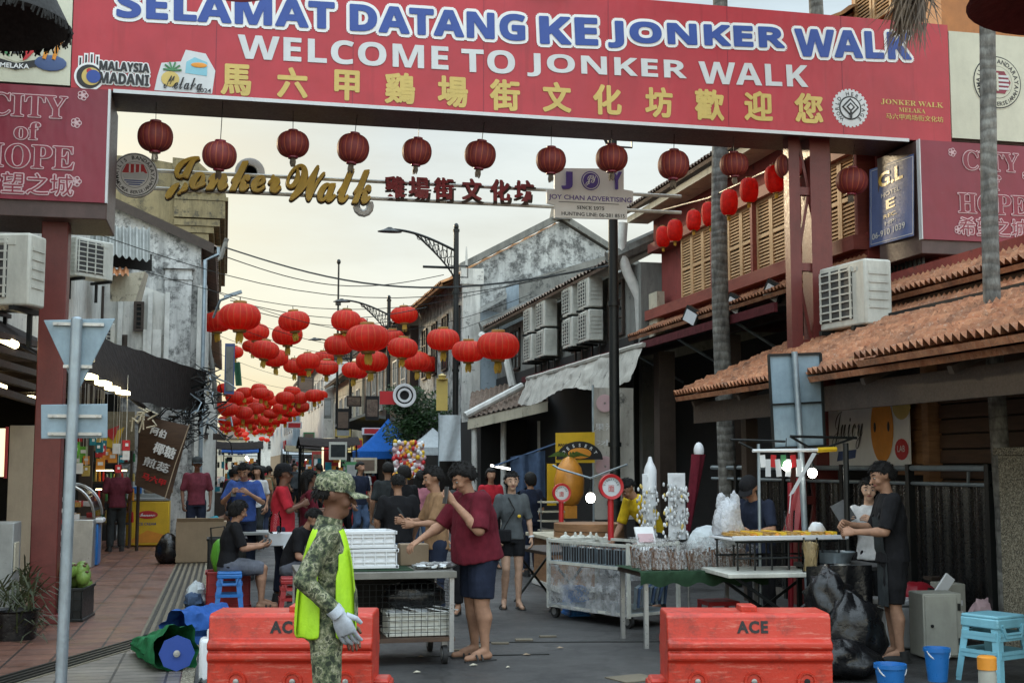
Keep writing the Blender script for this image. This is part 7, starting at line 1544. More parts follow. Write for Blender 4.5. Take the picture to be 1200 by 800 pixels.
# C: green clothed table with bags of snack sticks
A_, B_ = gz(748, 690, .72), gz(905, 694, .72)
gx0, gx1, gy0, gy1 = at(738, 678, 11.9).x, at(872, 678, 11.9).x, 11.5, 12.3
table('snack table under a green cloth behind the right barrier', gx0, gx1, gy0, gy1, .70, 'dark_wood', 'steel')
solo('tablecloth', 'dark green cloth hanging over the snack table', 'tablecloth', 'green_cloth', lambda q: q.sheet(lambda u, v: V((gx0 - .04 + (gx1 - gx0 + .1) * u, (gy0 - .05 + (.9 * min(0, 0))) + (0 if v < .35 else (v - .35) * 1.25 * (gy1 - gy0 + .05) * 1.2), (.715 - (.35 - v) * .36 + .02 * math.sin(u * 31) * (v < .3)) if v < .35 else .715 + .006 * noise.noise(V((u * 12, v * 12, 0))))), 50, 14), (gx0, gy0, .7))
rr = random.Random(9)
for i in range(26):
    row = i // 13; u = (i % 13 + .5) / 13; c = V((gx0 + .02 + (gx1 - gx0 - .05) * u + rr.uniform(-.02, .02), gy0 + .12 + .26 * row + rr.uniform(-.05, .05), .72)); t = thing('snack_bag', 'clear bag of brown snack sticks on the green cloth', 'snack bag', c, rr.uniform(-.4, .4), 'bags of snack sticks')
    t.rotation_euler[0] = rr.uniform(-.22, .22); t.rotation_euler[1] = rr.uniform(-.22, .22); t.scale = (1, 1, rr.uniform(.82, 1.12))
    part(t, 'sticks', 'stick_brown', lambda q: [q.cyl((-.03 + .02 * k, 0, .0), (-.035 + .022 * k + rr.uniform(-.01, .01), .02, .17 + rr.uniform(-.02, .03)), .011, n=5) for k in range(4)], world=False)
    part(t, 'wrapper', 'film_clear', lambda q: q.lathe([(.050, 0), (.055, .08), (.045, .17), (.014, .20), (.045, .25), (.06, .27)], 12, None, 0, lambda k, z: 1 + .22 * ((k * 7) % 3 - 1), False), world=False)
solo('grey_sack', 'round pale grey sack behind the bags of snack sticks', 'sack', 'tent_white', lambda q: sack(q, at(828, 640, 13), (.20, .2, .22), 7), at(828, 655, 13))
solo('red_stool_frame', 'red stool standing under the snack table', 'stool', 'plastic_red', lambda q: (q.box((gx0 + .95, 12, .36), (.32, .32, .04)), [q.cyl((gx0 + .95 + sx * .14, 12 + sy * .14, .35), (gx0 + .95 + sx * .17, 12 + sy * .17, 0), .022, n=6) for sx in (-1, 1) for sy in (-1, 1)]), (gx0 + .95, 12, 0))
t = thing('folded_parasol', 'folded red parasol with a silver tip standing behind the keyring rack', 'parasol', at(810, 640, 13.8)); a, c = at(806, 622, 13.8), at(818, 532, 13.8)
part(t, 'cover', 'c_maroon', lambda q: q.sheet(lambda u, v: a.lerp(c, u) + V((math.cos(v * 2 * PI), math.sin(v * 2 * PI), 0)) * (.03 + .045 * u) * (1 + .18 * math.sin(v * 2 * PI * 5 + u * 4)), 12, 30), smooth=60); part(t, 'tip', 'plastic_white', lambda q: q.ell(at(819, 528, 13.8), (.06, .06, .10), 14)); part(t, 'pole', 'steel', lambda q: q.cyl(V((a.x, 13.8, 0)), a, .018, n=8))
# D: grill table
hx0, hx1, hy0, hy1 = at(846, 680, 11).x, at(985, 680, 11).x, 10.75, 11.55
table('white folding table on crossed legs carrying the grill tray', hx0, hx1, hy0, hy1, .74, 'ac_white', 'black_metal', True, -.06)
t = thing('serving_tray', 'white tray of grilled skewers on a black rack', 'tray', ((hx0 + hx1) / 2 - .1, 11.2, .74)); tz = 1.02
X0, X1 = at(852, 640, 11.1).x, at(984, 640, 11.1).x
part(t, 'tray', 'plastic_white', lambda q: (q.span(X0, X1, 10.95, 11.55, tz, tz + .02), q.span(X0 - .01, X1 + .01, 10.93, 10.955, tz + .005, tz + .045)), bev=.005)
part(t, 'rack', 'black_metal', lambda q: [q.tube([(x, y, .75), (x, y, tz)], .010, 5) for x in [X0 + .06 + i * (X1 - X0 - .12) / 6 for i in range(7)] for y in (11.0, 11.5)] + [q.tube([(X0 + .04, y, z), (X1 - .04, y, z)], .010, 5) for y in (11.0, 11.5) for z in (.86, tz - .012)])
part(t, 'skewered_food', ['food', 'ink_orange', 'skewer', 'yellow'], lambda q: [(q.box((X0 + .10 + (i % 16) * .062, 11.08 + .16 * (i // 16), tz + .045 + .012 * (i % 2)), (.05, .15, .03), (0, 0, 1, 3)[(i * 5) % 4], rr.uniform(-.3, .3)), q.cyl((X0 + .10 + (i % 16) * .062, 10.95 + .16 * (i // 16), tz + .05), (X0 + .10 + (i % 16) * .062, 11.2 + .16 * (i // 16), tz + .05), .004, n=4, m=2)) for i in range(40)], bev=.006)
c = V((at(946, 675, 10.9).x, 10.82, .74)); t = thing('skewer_jar', 'clear plastic jar full of bamboo skewers', 'jar', c); part(t, 'jar', 'glass', lambda q: q.lathe([(.075, 0), (.08, .03), (.08, .24), (.07, .28), (.07, .31)], 18, None, caps=False), world=False); part(t, 'skewers', 'skewer', lambda q: [q.cyl((rr.uniform(-.055, .055), rr.uniform(-.055, .055), .01), (rr.uniform(-.06, .06), rr.uniform(-.06, .06), rr.uniform(.22, .28)), .005, n=4) for i in range(110)], world=False)
c = V((at(932, 640, 11.5).x, 11.62, .74)); solo('plastic_cup', 'clear plastic cup with lid and straw behind the tray', 'cup', ['glass', 'plastic_white'], lambda q: (q.lathe([(.04, .3), (.055, .52), (.057, .53)], 14, Matrix.Translation(c)), q.cyl(c + V((0, 0, .50)), c + V((.02, 0, .68)), .006, n=5, m=1)), c + V((0, 0, .3)))
solo('napkin_tub', 'white foam tub at the right end of the tray', 'tub', 'plastic_white', lambda q: sack(q, (X1 - .18, 11.2, tz + .08), (.08, .07, .075), 2), (X1 - .18, 11.2, tz + .02))
solo('yellow_can', 'short yellow tin on the apron man\'s table', 'tin', ['yellow', 'steel'], lambda q: (q.cyl(at(987, 671, 10.8), at(987, 663, 10.8), .075, n=18), q.cyl(at(987, 662, 10.8), at(987, 660, 10.8), .077, n=18, m=1)), at(987, 671, 10.8))
table('dark side table in front of the man in black', at(952, 680, 10.9).x, at(1030, 680, 10.9).x, 10.55, 11.3, .80, 'ac_dark', 'black_metal')
solo('steel_basin', 'pale steel basin on the dark side table', 'basin', 'galv', lambda q: q.lathe([(.16, 0), (.2, .08), (.215, .1), (.19, .085), (.15, .01)], 22, Matrix.Translation(V((at(975, 660, 11).x, 11.0, .81)))), (at(975, 660, 11).x, 11.0, .81))
# big white carrier bag hanging over the grill table
c = at(853, 612, 11.5); solo('carrier_bag', 'bulging translucent white carrier bag at the left end of the grill table', 'bag', 'bag_white', lambda q: (sack(q, c, (.15, .13, .22), 12, 0, 22, .34), sack(q, c + V((-.06, 0, .18)), (.05, .05, .10), 13, 0, 14, .4), sack(q, c + V((.07, 0, .20)), (.05, .04, .09), 15, 0, 14, .4)), c - V((0, 0, .2)), smooth=50)
# E: light rack over the grill
t = thing('light_rack', 'improvised pole rack with lamps above the grill table', 'rack', (at(925, 690, 11.6).x, 11.6, 0)); Y_ = 11.6
part(t, 'post', 'galv', lambda q: q.cyl((at(889, 600, Y_).x, Y_, 0), (at(889, 528, Y_).x, Y_, at(889, 520, Y_).z), .016, n=8)); part(t, 'post', 'black_metal', lambda q: q.cyl((at(963, 600, Y_).x, Y_ - .5, 0), (at(963, 528, Y_).x, Y_ - .5, at(963, 520, Y_).z), .028, n=8))
part(t, 'bar', 'black_metal', lambda q: (q.tube([at(856, 515, Y_), at(920, 517, Y_)], .012, 6), q.tube([at(926, 511, Y_), at(1004, 513, Y_)], .014, 6), q.tube([at(926, 511, Y_), at(960, 531, Y_)], .012, 6), q.tube([at(866, 518, Y_), at(884, 527, Y_)], .012, 5), q.tube([at(965, 525, Y_), at(1000, 513, Y_)], .012, 5)))
part(t, 'tube_holder', 'ink_white', lambda q: q.tube([at(882, 528, Y_ - .03), at(958, 527, Y_ - .03)], .016, 8)); part(t, 'yellow_end', 'yellow', lambda q: q.tube([at(958, 527, Y_ - .03), at(980, 526, Y_ - .03)], .024, 8))
bulb(at(921, 545, Y_), 'lit bulb under the pole rack, left one'); bulb(at(952, 554, Y_ + .1), 'lit bulb under the pole rack, right one')
solo('hanging_tags', 'strip of hanging paper tags and red packets on the pole rack', 'tags', ['ink_white', 'ink_red', 'ink_green', 'ink_grey'], lambda q: [q.box(at(894 + i * 6, 540 + (i % 2) * 8, Y_ - .02), (.055, .006, .12 + .05 * (i % 2)), (0, 3, 1, 3, 2, 0, 1)[i % 7], 0, 0, .1 * (i % 3 - 1)) for i in range(8)], at(905, 532, Y_))
solo('hanging_cloth', 'slanting white paper strip tied to the pole rack', 'paper', 'ink_grey', lambda q: q.add([at(952, 530, 11), at(957, 531, 11), at(930, 578, 11), at(924, 581, 11)], [(0, 1, 2, 3)]), at(952, 530, 11))
solo('red_pole', 'dark red pole standing behind the pole rack', 'pole', 'letter_red', lambda q: (q.tube([V((at(951, 690, 12.6).x, 12.6, 0)), at(935, 560, 12.6)], .022, 8), q.tube([V((at(926, 690, 12.6).x, 12.6, 0)), at(926, 565, 12.6)], .03, 8)), V((at(951, 690, 12.6).x, 12.6, 0)))
solo('folded_cloth', 'red folded parasol cloth tied behind the rack', 'cloth', 'letter_red', lambda q: q.sheet(lambda u, v: at(926, 630, 12.5).lerp(at(938, 565, 12.5), u) + V((math.cos(v * 2 * PI), math.sin(v * 2 * PI), 0)) * (.10 - .05 * u) * (1 + .2 * math.sin(v * 2 * PI * 4)), 10, 24), at(926, 630, 12.5))
# F: black bags and boxes at the man's feet
for i, (px, py, Y, r, lb) in enumerate(((972, 705, 10.1, (.20, .2, .26), 'black rubbish sack leaning on the right barrier'), (1000, 740, 9.9, (.26, .2, .30), 'large black rubbish sack in front of the side table'), (985, 775, 9.6, (.28, .24, .16), 'low glossy black rubbish sack at the bottom'))):
    c = at(px, py, Y); c.z = max(r[2] * .88, c.z); solo('rubbish_sack', lb, 'sack', 'black_bag', lambda q: sack(q, c, r, i * 3 + 1, 0, 44, .3), V((c.x, c.y, c.z - r[2] * .88)), smooth=85)
q = MB(); sh0, sh1 = at(945, 678, 10.5), at(1022, 672, 10.5); q.sheet(lambda u, v: V((sh0.x + (sh1.x - sh0.x) * u, 10.5 + .05 * math.sin(u * 19) * v, .80 * (1 - v) + .02)), 40, 6); q.build('table_skirt', ['black_bag'], loc=(sh0.x, 10.5, .8), label='black plastic skirt hanging from the dark side table', cat='tablecloth')
p = gz(1075, 762); t = thing('foam_cooler', 'white foam cooler box behind the man in black', 'cool box', p + V((0, .2, 0))); part(t, 'box', 'plastic_white', lambda q: q.box(p + V((-.03, .25, .20)), (.50, .40, .38)), bev=.02); part(t, 'lid', 'plastic_white', lambda q: q.box(p + V((-.03, .25, .43)), (.52, .42, .06)), bev=.015)
p = gz(1112, 774); t = thing('metal_cabinet', 'small beige electrical cabinet with a keyhole door', 'cabinet', p + V((0, .2, 0)), -.1); part(t, 'case', 'cabinet', lambda q: q.box((0, 0, .30), (.36, .3, .56)), world=False, bev=.01); part(t, 'door', 'cabinet', lambda q: q.box((-.02, -.158, .30), (.29, .014, .52)), world=False, bev=.004); part(t, 'lock', ['black_metal'], lambda q: (q.cyl((-.11, -.168, .30), (-.11, -.18, .30), .014, n=10), q.box((.15, -.16, .46), (.02, .02, .06)), q.box((.15, -.16, .16), (.02, .02, .06))), world=False)
p = gz(1150, 762); t = thing('metal_cabinet', 'open beige switch box right of the keyhole cabinet', 'cabinet', p + V((.0, .4, 0))); part(t, 'case', 'cabinet', lambda q: (q.box(p + V((-.02, .5, .30)), (.20, .3, .56))), bev=.01); part(t, 'sockets', ['ac_dark', 'ink_grey'], lambda q: [q.box(p + V((-.05 + .07 * (i % 2), .346, .20 + .1 * (i // 2))), (.04, .012, .05), i % 2) for i in range(6)])
solo('folded_board', 'leaning white and black folded board above the cabinet', 'board', ['plastic_white', 'black_bag'], lambda q: (q.box(at(1105, 688, 10.9), (.26, .03, .10), 0, 0, 0, -.9), q.box(at(1093, 715, 10.95), (.16, .05, .40), 1, 0, 0, .25)), at(1105, 700, 10.9))
solo('red_bag', 'dark red bag on top of the foam cooler', 'bag', 'letter_red', lambda q: sack(q, at(1076, 697, 11.2), (.17, .15, .13), 5), at(1076, 706, 11.2)); solo('pink_bag', 'crumpled pink plastic bag beside the pillar', 'bag', 'ink_pink', lambda q: sack(q, at(1155, 718, 11), (.15, .14, .13), 8, lump=.3), at(1155, 730, 11))
solo('wooden_plank', 'long low plank lying behind the boxes along the fence', 'plank', 'wood_dark', lambda q: (q.box(at(1120, 690, 12), (1.5, .2, .05)), q.box(at(1120, 702, 12), (1.4, .25, .12))), at(1120, 700, 12))
c = at(1151, 674, 11.9); t = thing('water_bottle', 'clear water bottle with a blue label by the fence', 'bottle', c); part(t, 'bottle', 'glass', lambda q: q.lathe([(.035, 0), (.036, .2), (.03, .26), (.013, .30), (.013, .33)], 14), world=False); part(t, 'label_band', 'plastic_blue', lambda q: q.lathe([(.0372, .10), (.0375, .20)], 14, caps=False), world=False); part(t, 'cap', 'plastic_white', lambda q: q.cyl((0, 0, .33), (0, 0, .355), .016, n=10), world=False)
solo('ledge', 'dark fence ledge carrying the water bottle', 'ledge', 'dark_wood', lambda q: q.box(c + V((.0, .05, -.02)), (1.2, .16, .035)), c); solo('towel', 'pale cloth hanging beside the water bottle', 'cloth', 'c_tan', lambda q: q.sheet(lambda u, v: at(1157 + 9 * u, 630 + 40 * v, 11.6) + V((0, .02 * math.sin(u * 9), 0)), 8, 8), at(1160, 632, 11.6))
for i, x in enumerate((1133, 1158)): solo('fence_pipe', '%s grey pipe bracket in front of the black fence' % ('left', 'right')[i], 'pipe', 'galv', lambda q: q.tube([at(x, 660, 11.8), at(x + 2, 552, 11.8), at(x + 14, 549, 11.8)], .018, 6), at(x, 660, 11.8), 'pipe brackets by the fence')
S_lb = stool_proto('plastic_ltblue', .50, .42); p = gz(1166, 797); S_lb.location = p; S_lb.rotation_euler = (0, 0, .35); tag(S_lb, 'pale blue stacked plastic stools at the right front', None)
c2 = copy_tree(S_lb, p + V((0, 0, .028)), .35, 'topmost pale blue plastic stool of the stack at the right front'); tag(S_lb, 'lower pale blue plastic stool of the stack at the right front')
def bucket(label, c, r, h):
    t = thing('bucket', label, 'bucket', c); part(t, 'pail', 'plastic_blue', lambda q: q.lathe([(r * .75, 0), (r * .98, h - .03), (r * 1.06, h - .03), (r * 1.06, h), (r * .97, h), (r * .72, .02)], 24), world=False); part(t, 'handle', 'plastic_white', lambda q: q.tube([(r * math.cos(a), -r * .25 - .12 * math.sin(a) * .4, h - .02 - r * .75 * math.sin(a)) for a in [PI * i / 10 for i in range(11)]], .006, 5), world=False); return t
bucket('blue bucket at the feet of the man in black', gz(1044, 812, 0), .115, .22); bucket('blue bucket standing beside the pale blue stools', gz(1128, 806) + V((0, .35, 0)), .10, .26)
p = EYE + ray(1157, 790) * (8.6 / FOC); t = thing('drink_bottle', 'bottle with an orange cap in front of the pale blue stools', 'bottle', V((p.x, p.y, 0))); part(t, 'bottle', 'cabinet', lambda q: q.lathe([(.06, 0), (.06, .30), (.055, .33)], 18), world=False); part(t, 'cap', 'ink_orange', lambda q: q.lathe([(.064, .33), (.064, .41), (.05, .42)], 18), world=False)

# ================================================================== far stalls on both sides of the walking lane
def far_stall(label, x, y, cv_, goods, seed, h=2.3):
    t = thing('market_stall', label, 'stall', (x, y, 0), 0, 'market stalls down the street'); rr = random.Random(seed); w, d = 1.5, 1.3
    part(t, 'canopy', cv_, lambda q: q.sheet(lambda u, v: V((x - w / 2 - .1 + (w + .2) * u, y - d / 2 - .2 + (d + .4) * v, h + .25 * math.sin(PI * v) - .05 * math.sin(PI * u))), 6, 8)); part(t, 'frame', 'black_metal', lambda q: [q.cyl((x + sx * w / 2, y + sy * d / 2, 0), (x + sx * w / 2, y + sy * d / 2, h), .022, n=5) for sx in (-1, 1) for sy in (-1, 1)] + [q.tube([(x - w / 2, y - d / 2, h - .15), (x + w / 2, y - d / 2, h - .15)], .018, 4)])
    part(t, 'counter', rr.choice(('dark_wood', 'wood', 'grey_box', 'plastic_red')), lambda q: q.span(x - w / 2, x + w / 2, y - d / 2 + .05, y + d / 2 - .2, 0.02, .82))
    part(t, 'goods', goods, lambda q: [q.box((rr.uniform(x - w / 2, x + w / 2), y - d / 2 - .02 + rr.uniform(0, .3), rr.uniform(.88, h - .35)), (rr.uniform(.06, .2), .04, rr.uniform(.08, .26)), rr.randrange(len(goods))) for i in range(46)])
    part(t, 'lamp', 'lamp', lambda q: [q.ell((x + .3, y - d / 2, h - .32), (.05, .05, .06), 8)]); return t
G1 = ['ink_red', 'ink_white', 'ink_gold', 'ink_pink']; G2 = ['c_teal', 'ink_white', 'ink_orange', 'dark']; G3 = ['ink_grey', 'wood', 'ink_green', 'ink_red']
for i, (x, y, cv_, g_, lb) in enumerate(((2.9, 37, 'canvas_dark', G2, 'market stall under a black cover in mid street'), (3.2, 43, 'canvas_dark', G3, 'market stall under a dark cover deep in the street'), (4.8, 52, 'yellow', G1, 'market stall under a yellow cover far on the right'), (3.2, 52, 'c_khaki', G2, 'market stall under a khaki cover far down the street'), (.7, 58, 'tarp_blue', G3, 'market stall under a blue cover far on the left'), (3.6, 64, 'tent_white', G1, 'market stall under a white cover near the end'), (.4, 44, 'canvas_dark', G2, 'market stall under a black cover on the left'))):
    far_stall(lb, x, y, cv_, g_, i)
t = thing('toy_rack', 'bright rack of pink and yellow toys lit by lamps under the blue tent', 'display rack', at(478, 560, 30)); a, c = at(461, 517, 30), at(497, 560, 30); rr = random.Random(6)
part(t, 'board', 'glow_toys' if 'glow_toys' in M else 'ink_pink', lambda q: q.span(a.x, c.x, 30, 30.05, c.z, a.z)); part(t, 'toy', ['ink_pink', 'yellow', 'ink_red', 'ink_white', 'ink_orange'], lambda q: [q.ell((rr.uniform(a.x, c.x), 29.96, rr.uniform(c.z, a.z)), (.05, .03, .06), 8, rr.randrange(5)) for i in range(110)]); part(t, 'stand', 'black_metal', lambda q: [q.cyl((x, 30.02, 0), (x, 30.02, c.z), .02, n=5) for x in (a.x, c.x)])
for i, (px, py, Y, w, h, m_, lb) in enumerate(((402, 492, 50, .5, .9, 'dark', 'dark hanging shop board above the far stalls'), (402, 507, 50, .6, .3, 'ink_gold', 'gold strip sign under the dark hanging board'), (350, 470, 70, .5, .7, 'grey_plaster', 'grey hanging shop board far down the street'), (415, 470, 60, .7, .5, 'dark_wood', 'dark brown hanging shop board on the right'), (362, 512, 46, .4, .35, 'ink_green', 'green lit sign among the far stalls'), (388, 535, 38, .55, 1.1, 'glow_panel', 'glowing display cabinet with red goods'), (437, 505, 46, .8, .25, 'ink_white', 'white shop sign board by the dark brown house'), (420, 520, 44, .3, .4, 'yellow', 'yellow sign board hanging among the stalls'), (358, 452, 78, 1.0, 1.3, 'dark_wood', 'tall dark framed shop board far down the right side'), (384, 478, 62, .35, 1.0, 'grey_plaster', 'narrow grey vertical board on the far right side'), (396, 528, 36, .5, .5, 'ac_white', 'square white menu board among the stalls'), (372, 540, 40, .35, .6, 'plastic_red', 'red upright board among the stalls'), (428, 545, 33, .6, .4, 'cream_plaster', 'cream menu board low among the stalls'), (412, 553, 31, .3, .5, 'ink_green', 'small green board low among the stalls'), (345, 498, 60, .7, .3, 'ink_white', 'white strip sign far down the street'), (436, 478, 47, .5, .9, 'dark', 'dark vertical board beside the green tree'))):
    p = at(px, py, Y); q = MB(); q.box(p, (w, .06, h)); q.box(p + V((0, -.035, 0)), (w * .8, .01, h * .7), 1)
    q.build('hanging_sign', [m_, 'ink_red' if m_ in ('glow_panel', 'ink_white', 'yellow') else ('brown_board', 'grey_box', 'c_charcoal', 'clay_dark')[i % 4]], loc=p, label=lb, cat='sign')
# ------------------------------------------------------------------ the people in the photograph
def gp(px, Y, z=0): p = at(px, 546, Y); return V((p.x, p.y, z))
def hold_phone(i, s_, mt_='ink_black', off=(0, .06, .05), rx=0):
    p = i['S'](i['wr'][s_] + i['fw'] * off[1] + i['su'] * off[2] + i['rt'] * off[0]); q = MB(); q.box(p, (.075, .012, .15), 0, 0, rx); q.box(p + V((0, -.009, .05)), (.025, .004, .03), 1, 0, rx); q.build('phone', [mt_, 'ac_dark'], i['root'], world=False, bev=.003)

def guard_extra(i):
    S, sp, rt, fw, g, k = i['S'], i['sp'], i['rt'], i['fw'], i['g'], i['k']
    # hi-vis vest: an open front, no sleeves, over the camouflage jacket
    c = MB(); rg = [(sp(-.10), .188 * g, .170 * g), (sp(-.02), .184 * g, .172 * g), (sp(.12), .174 * g, .165 * g), (sp(.26), .178 * g, .146 * g), (sp(.36), .165 * g, .124 * g), (sp(.445), .135 * g, .098), (sp(.475), .10, .085)]
    n = 48; vs = []
    for j, (p, rx, ry) in enumerate(rg):
        for q_ in range(n + 1):
            a = PI / 2 + .16 + (2 * PI - .32) * q_ / n; ca, sa = math.cos(a), math.sin(a); kk = (abs(ca) ** 2.4 + abs(sa) ** 2.4) ** (-1 / 2.4)
            vs.append(S(p + rt * rx * kk * ca + fw * ry * kk * sa) + V((0, 0, .004 * math.sin(q_ * 1.3 + j))))
    fs = []
    for j in range(len(rg) - 1):
        for q_ in range(n):
            a = PI / 2 + .16 + (2 * PI - .32) * (q_ + .5) / n
            if abs(math.sin(a)) < (.26, .26, .28, .42, .50, .35)[j]: continue      # open sides
            fs.append((j * (n + 1) + q_, j * (n + 1) + q_ + 1, (j + 1) * (n + 1) + q_ + 1, (j + 1) * (n + 1) + q_))
    c.add(vs, fs); o = c.build('vest', ['hi_vis'], i['root'], world=False, smooth=80); so = o.modifiers.new('t', 'SOLIDIFY'); so.thickness = .008; sb = o.modifiers.new('s', 'SUBSURF'); sb.levels = 1; sb.render_levels = 1
    # reflective tape hoop and strips
    c = MB()
    for s_ in (-1, 1):
        for f_ in (-1, 1): c.add([S(sp(z) + rt * s_ * (x + d) * g + fw * f_ * y * g) for z, x, y in ((-.08, .105, .160), (.12, .105, .150), (.28, .105, .142), (.38, .10, .124)) for d in (-.02, .02)], [(0, 1, 3, 2), (2, 3, 5, 4), (4, 5, 7, 6)])
    c.build('reflective_tape', ['reflective'], i['root'], world=False, smooth=80)
    c = MB(); seg_add(c, S(sp(.44) - fw * .01), S(sp(.535) + fw * .01), .085 * k, .070 * k, True); c.build('collar', ['camo'], i['root'], world=False, smooth=70)
    # jacket skirt, sleeve pocket, white glove on the near hand
    c = MB()
    for s_ in (1,):
        d = (i['wr'][s_] - i['el'][s_]).normalized(); d0 = d; d = V((d.x, d.y * .5, -.8)).normalized(); hand_add(c, S(i['wr'][s_]), d, -i['rt'] * .9 + i['fw'] * .3, 1 if d.cross(-i['rt']).dot(i['fw']) > 0 else -1, .35, k * 1.30)
        seg_add(c, S(i['wr'][s_] - d0 * .04), S(i['wr'][s_] + d * .01), .044 * k, .042 * k, True)
    c.build('glove', ['glove'], i['root'], world=False, smooth=70)
# guard: profile to the right, arms hanging a little back
person('guard in camouflage uniform and cap with a bright yellow vest and white glove', gp(384, 6.85), -PI / 2 - .06, 1.66, 'skin_dark', lean=.02, head=(-.02, .08), build=.98, belly=.04, vox=.010,
       bare=(-1,), armR=((.07, -.13, -.225), (.05, .06, -.395)), armL=((-.07, .02, -.27), (-.03, .12, -.50)), curl=.35, top=('camo', 1.0), bottom=('camo', 1.0), hair='crop', cap='camo', shoes='shoe', extra=guard_extra)

def redman(i): hold_phone(i, -1, 'ac_dark', (0.03, .05, .07), .15)
person('large man in a dark red t-shirt holding a phone to his face at the cart', V((2.23, 11.25, 0)), PI / 2 + .25, 1.75, 'skin', lean=.16, head=(.05, .38), build=1.38, belly=.055, vox=.011,
       armR=((.05, .20, -.20), (-.02, .46, -.28)), armL=((-.08, .10, -.24), (.05, .24, .02)), palmL=(.6, -.6, 0), palmR=(0, .2, -1), top=('c_maroon', .62), bottom=('c_navy', .46), hair='full', shoes='sandal', extra=redman)

def womanx(i):
    S = i['S']; q = MB(); q.tube([S(i['sp'](.45) + i['rt'] * .05 + i['fw'] * .09), S(i['sp'](.30) - i['rt'] * .02 + i['fw'] * .15), S(i['sp'](.10) - i['rt'] * -.10 + i['fw'] * .14), S(i['sp'](.0) + i['rt'] * .14 + i['fw'] * .11)], .008, 5); q.build('bag_strap', ['dark'], i['root'], world=False)
    q = MB(); q.box(S(i['sp'](-.02) + i['rt'] * .13 + i['fw'] * .16), (.20, .07, .15)); q.build('shoulder_bag', ['c_black'], i['root'], world=False, bev=.02)
    q = MB(); q.ell(S(i['sp'](.22) - i['rt'] * .08 + i['fw'] * .127), (.022, .004, .02), 10); q.build('shirt_badge', ['yellow'], i['root'], world=False)
    q = MB(); w_ = S(i['wr'][-1]); d = (i['wr'][-1] - i['el'][-1]).normalized(); q.cyl(w_ - d * .02, w_, .036, n=12); q.build('watch', ['plastic_white'], i['root'], world=False)
person('woman in a grey t-shirt and black shorts walking towards the camera', V((3.40, 15.1, 0)), PI - .08, 1.63, 'skin_pale', head=(.03, .06), sex='f', build=1.0, vox=.011,
       armR=((.07, .0, -.26), (.05, .10, -.46)), armL=((-.07, -.02, -.26), (-.09, .05, -.49)), legs=(((-.085, .05, .49), (-.08, .06, .085)), ((.08, .08, .49), (.09, -.04, .085))),
       top=('c_grey', .60), bottom=('c_black', .30), hair='tied', shoes='sandal', extra=womanx)

# man in black at the side table and the pale faced person behind him
def apron(i):
    S, sp, rt, fw, g = i['S'], i['sp'], i['rt'], i['fw'], i['g']; q = MB()
    q.sheet(lambda u, v: S(sp(.30 - .75 * v if v < .4 else .0) * 1 + V((0, 0, 0 if v < .4 else -(v - .4) * .75)) + rt * (u - .5) * (.26 + .14 * v) + fw * (.155 - .10 * abs(u - .5) - .02 * (v > .4))), 10, 14); q.build('apron', ['c_charcoal'], i['root'], world=False)
    q = MB(); q.tube([S(sp(.30) - rt * .12 + fw * .13), S(sp(.47) - rt * .08 + fw * .02), S(sp(.49) - fw * .075), S(sp(.47) + rt * .08 + fw * .02), S(sp(.30) + rt * .12 + fw * .13)], .010, 5); q.build('apron_strap', ['dark'], i['root'], world=False)
person('man in a black t-shirt and apron with short black hair cooking at the right', V((5.78, 10.32, 0)), PI / 2 - .30, 1.74, 'skin', lean=.05, head=(.15, .22), build=1.14, vox=.010,
       armL=((-.05, .10, -.26), (.0, .34, -.25)), armR=((.06, .10, -.25), (-.06, .33, -.20)), palmL=(.7, 0, -.5), palmR=(-.7, 0, -.5), curl=.9, top=('c_black', .55), bottom=('c_black', .50), hair='short', shoes='shoe', extra=apron)
def fanx(i): q = MB(); p = i['S'](i['wr'][1]) + V((.02, .08, .10)); q.box(p, (.16, .02, .22), 0, .3, .4, .5); q.build('black_folder', ['ac_dark'], i['root'], world=False, bev=.004)
person('pale faced person in white behind the man in black, hand raised to chest', V((6.12, 11.35, 0)), PI * .78, 1.58, 'skin_pale', head=(.25, .05), sex='f', build=.95, vox=.013,
       armL=((-.10, .08, -.24), (.06, .20, -.12)), armR=((.08, .10, -.24), (.02, .26, -.12)), top=('c_white', .5), bottom=('c_black', .9), hair='bob', shoes='shoe', extra=fanx)
def headband(i): pass
person('man in a dark t-shirt and black cap working behind the grill tray', gp(890, 12.55), PI * .66, 1.62, 'skin', lean=.22, head=(.1, .35), build=1.10, vox=.012, armL=((-.10, .12, -.24), (.02, .34, -.22)), armR=((.08, .14, -.24), (-.04, .36, -.26)), top=('c_navy', .52), bottom=('c_black', .9), hair='short', cap='c_black', shoes='shoe')
def neckband(i): pass
person('man in a yellow shirt bending over the snack cart', gp(764, 14.5), PI * .60, 1.68, 'skin', lean=.55, head=(.0, .25), build=1.08, vox=.012, armL=((-.10, .16, -.24), (-.02, .34, -.36)), armR=((.06, .22, -.22), (.0, .46, -.30)), top=('c_yellow', .52), bottom=('c_charcoal', .95), hair='crop', shoes='shoe')

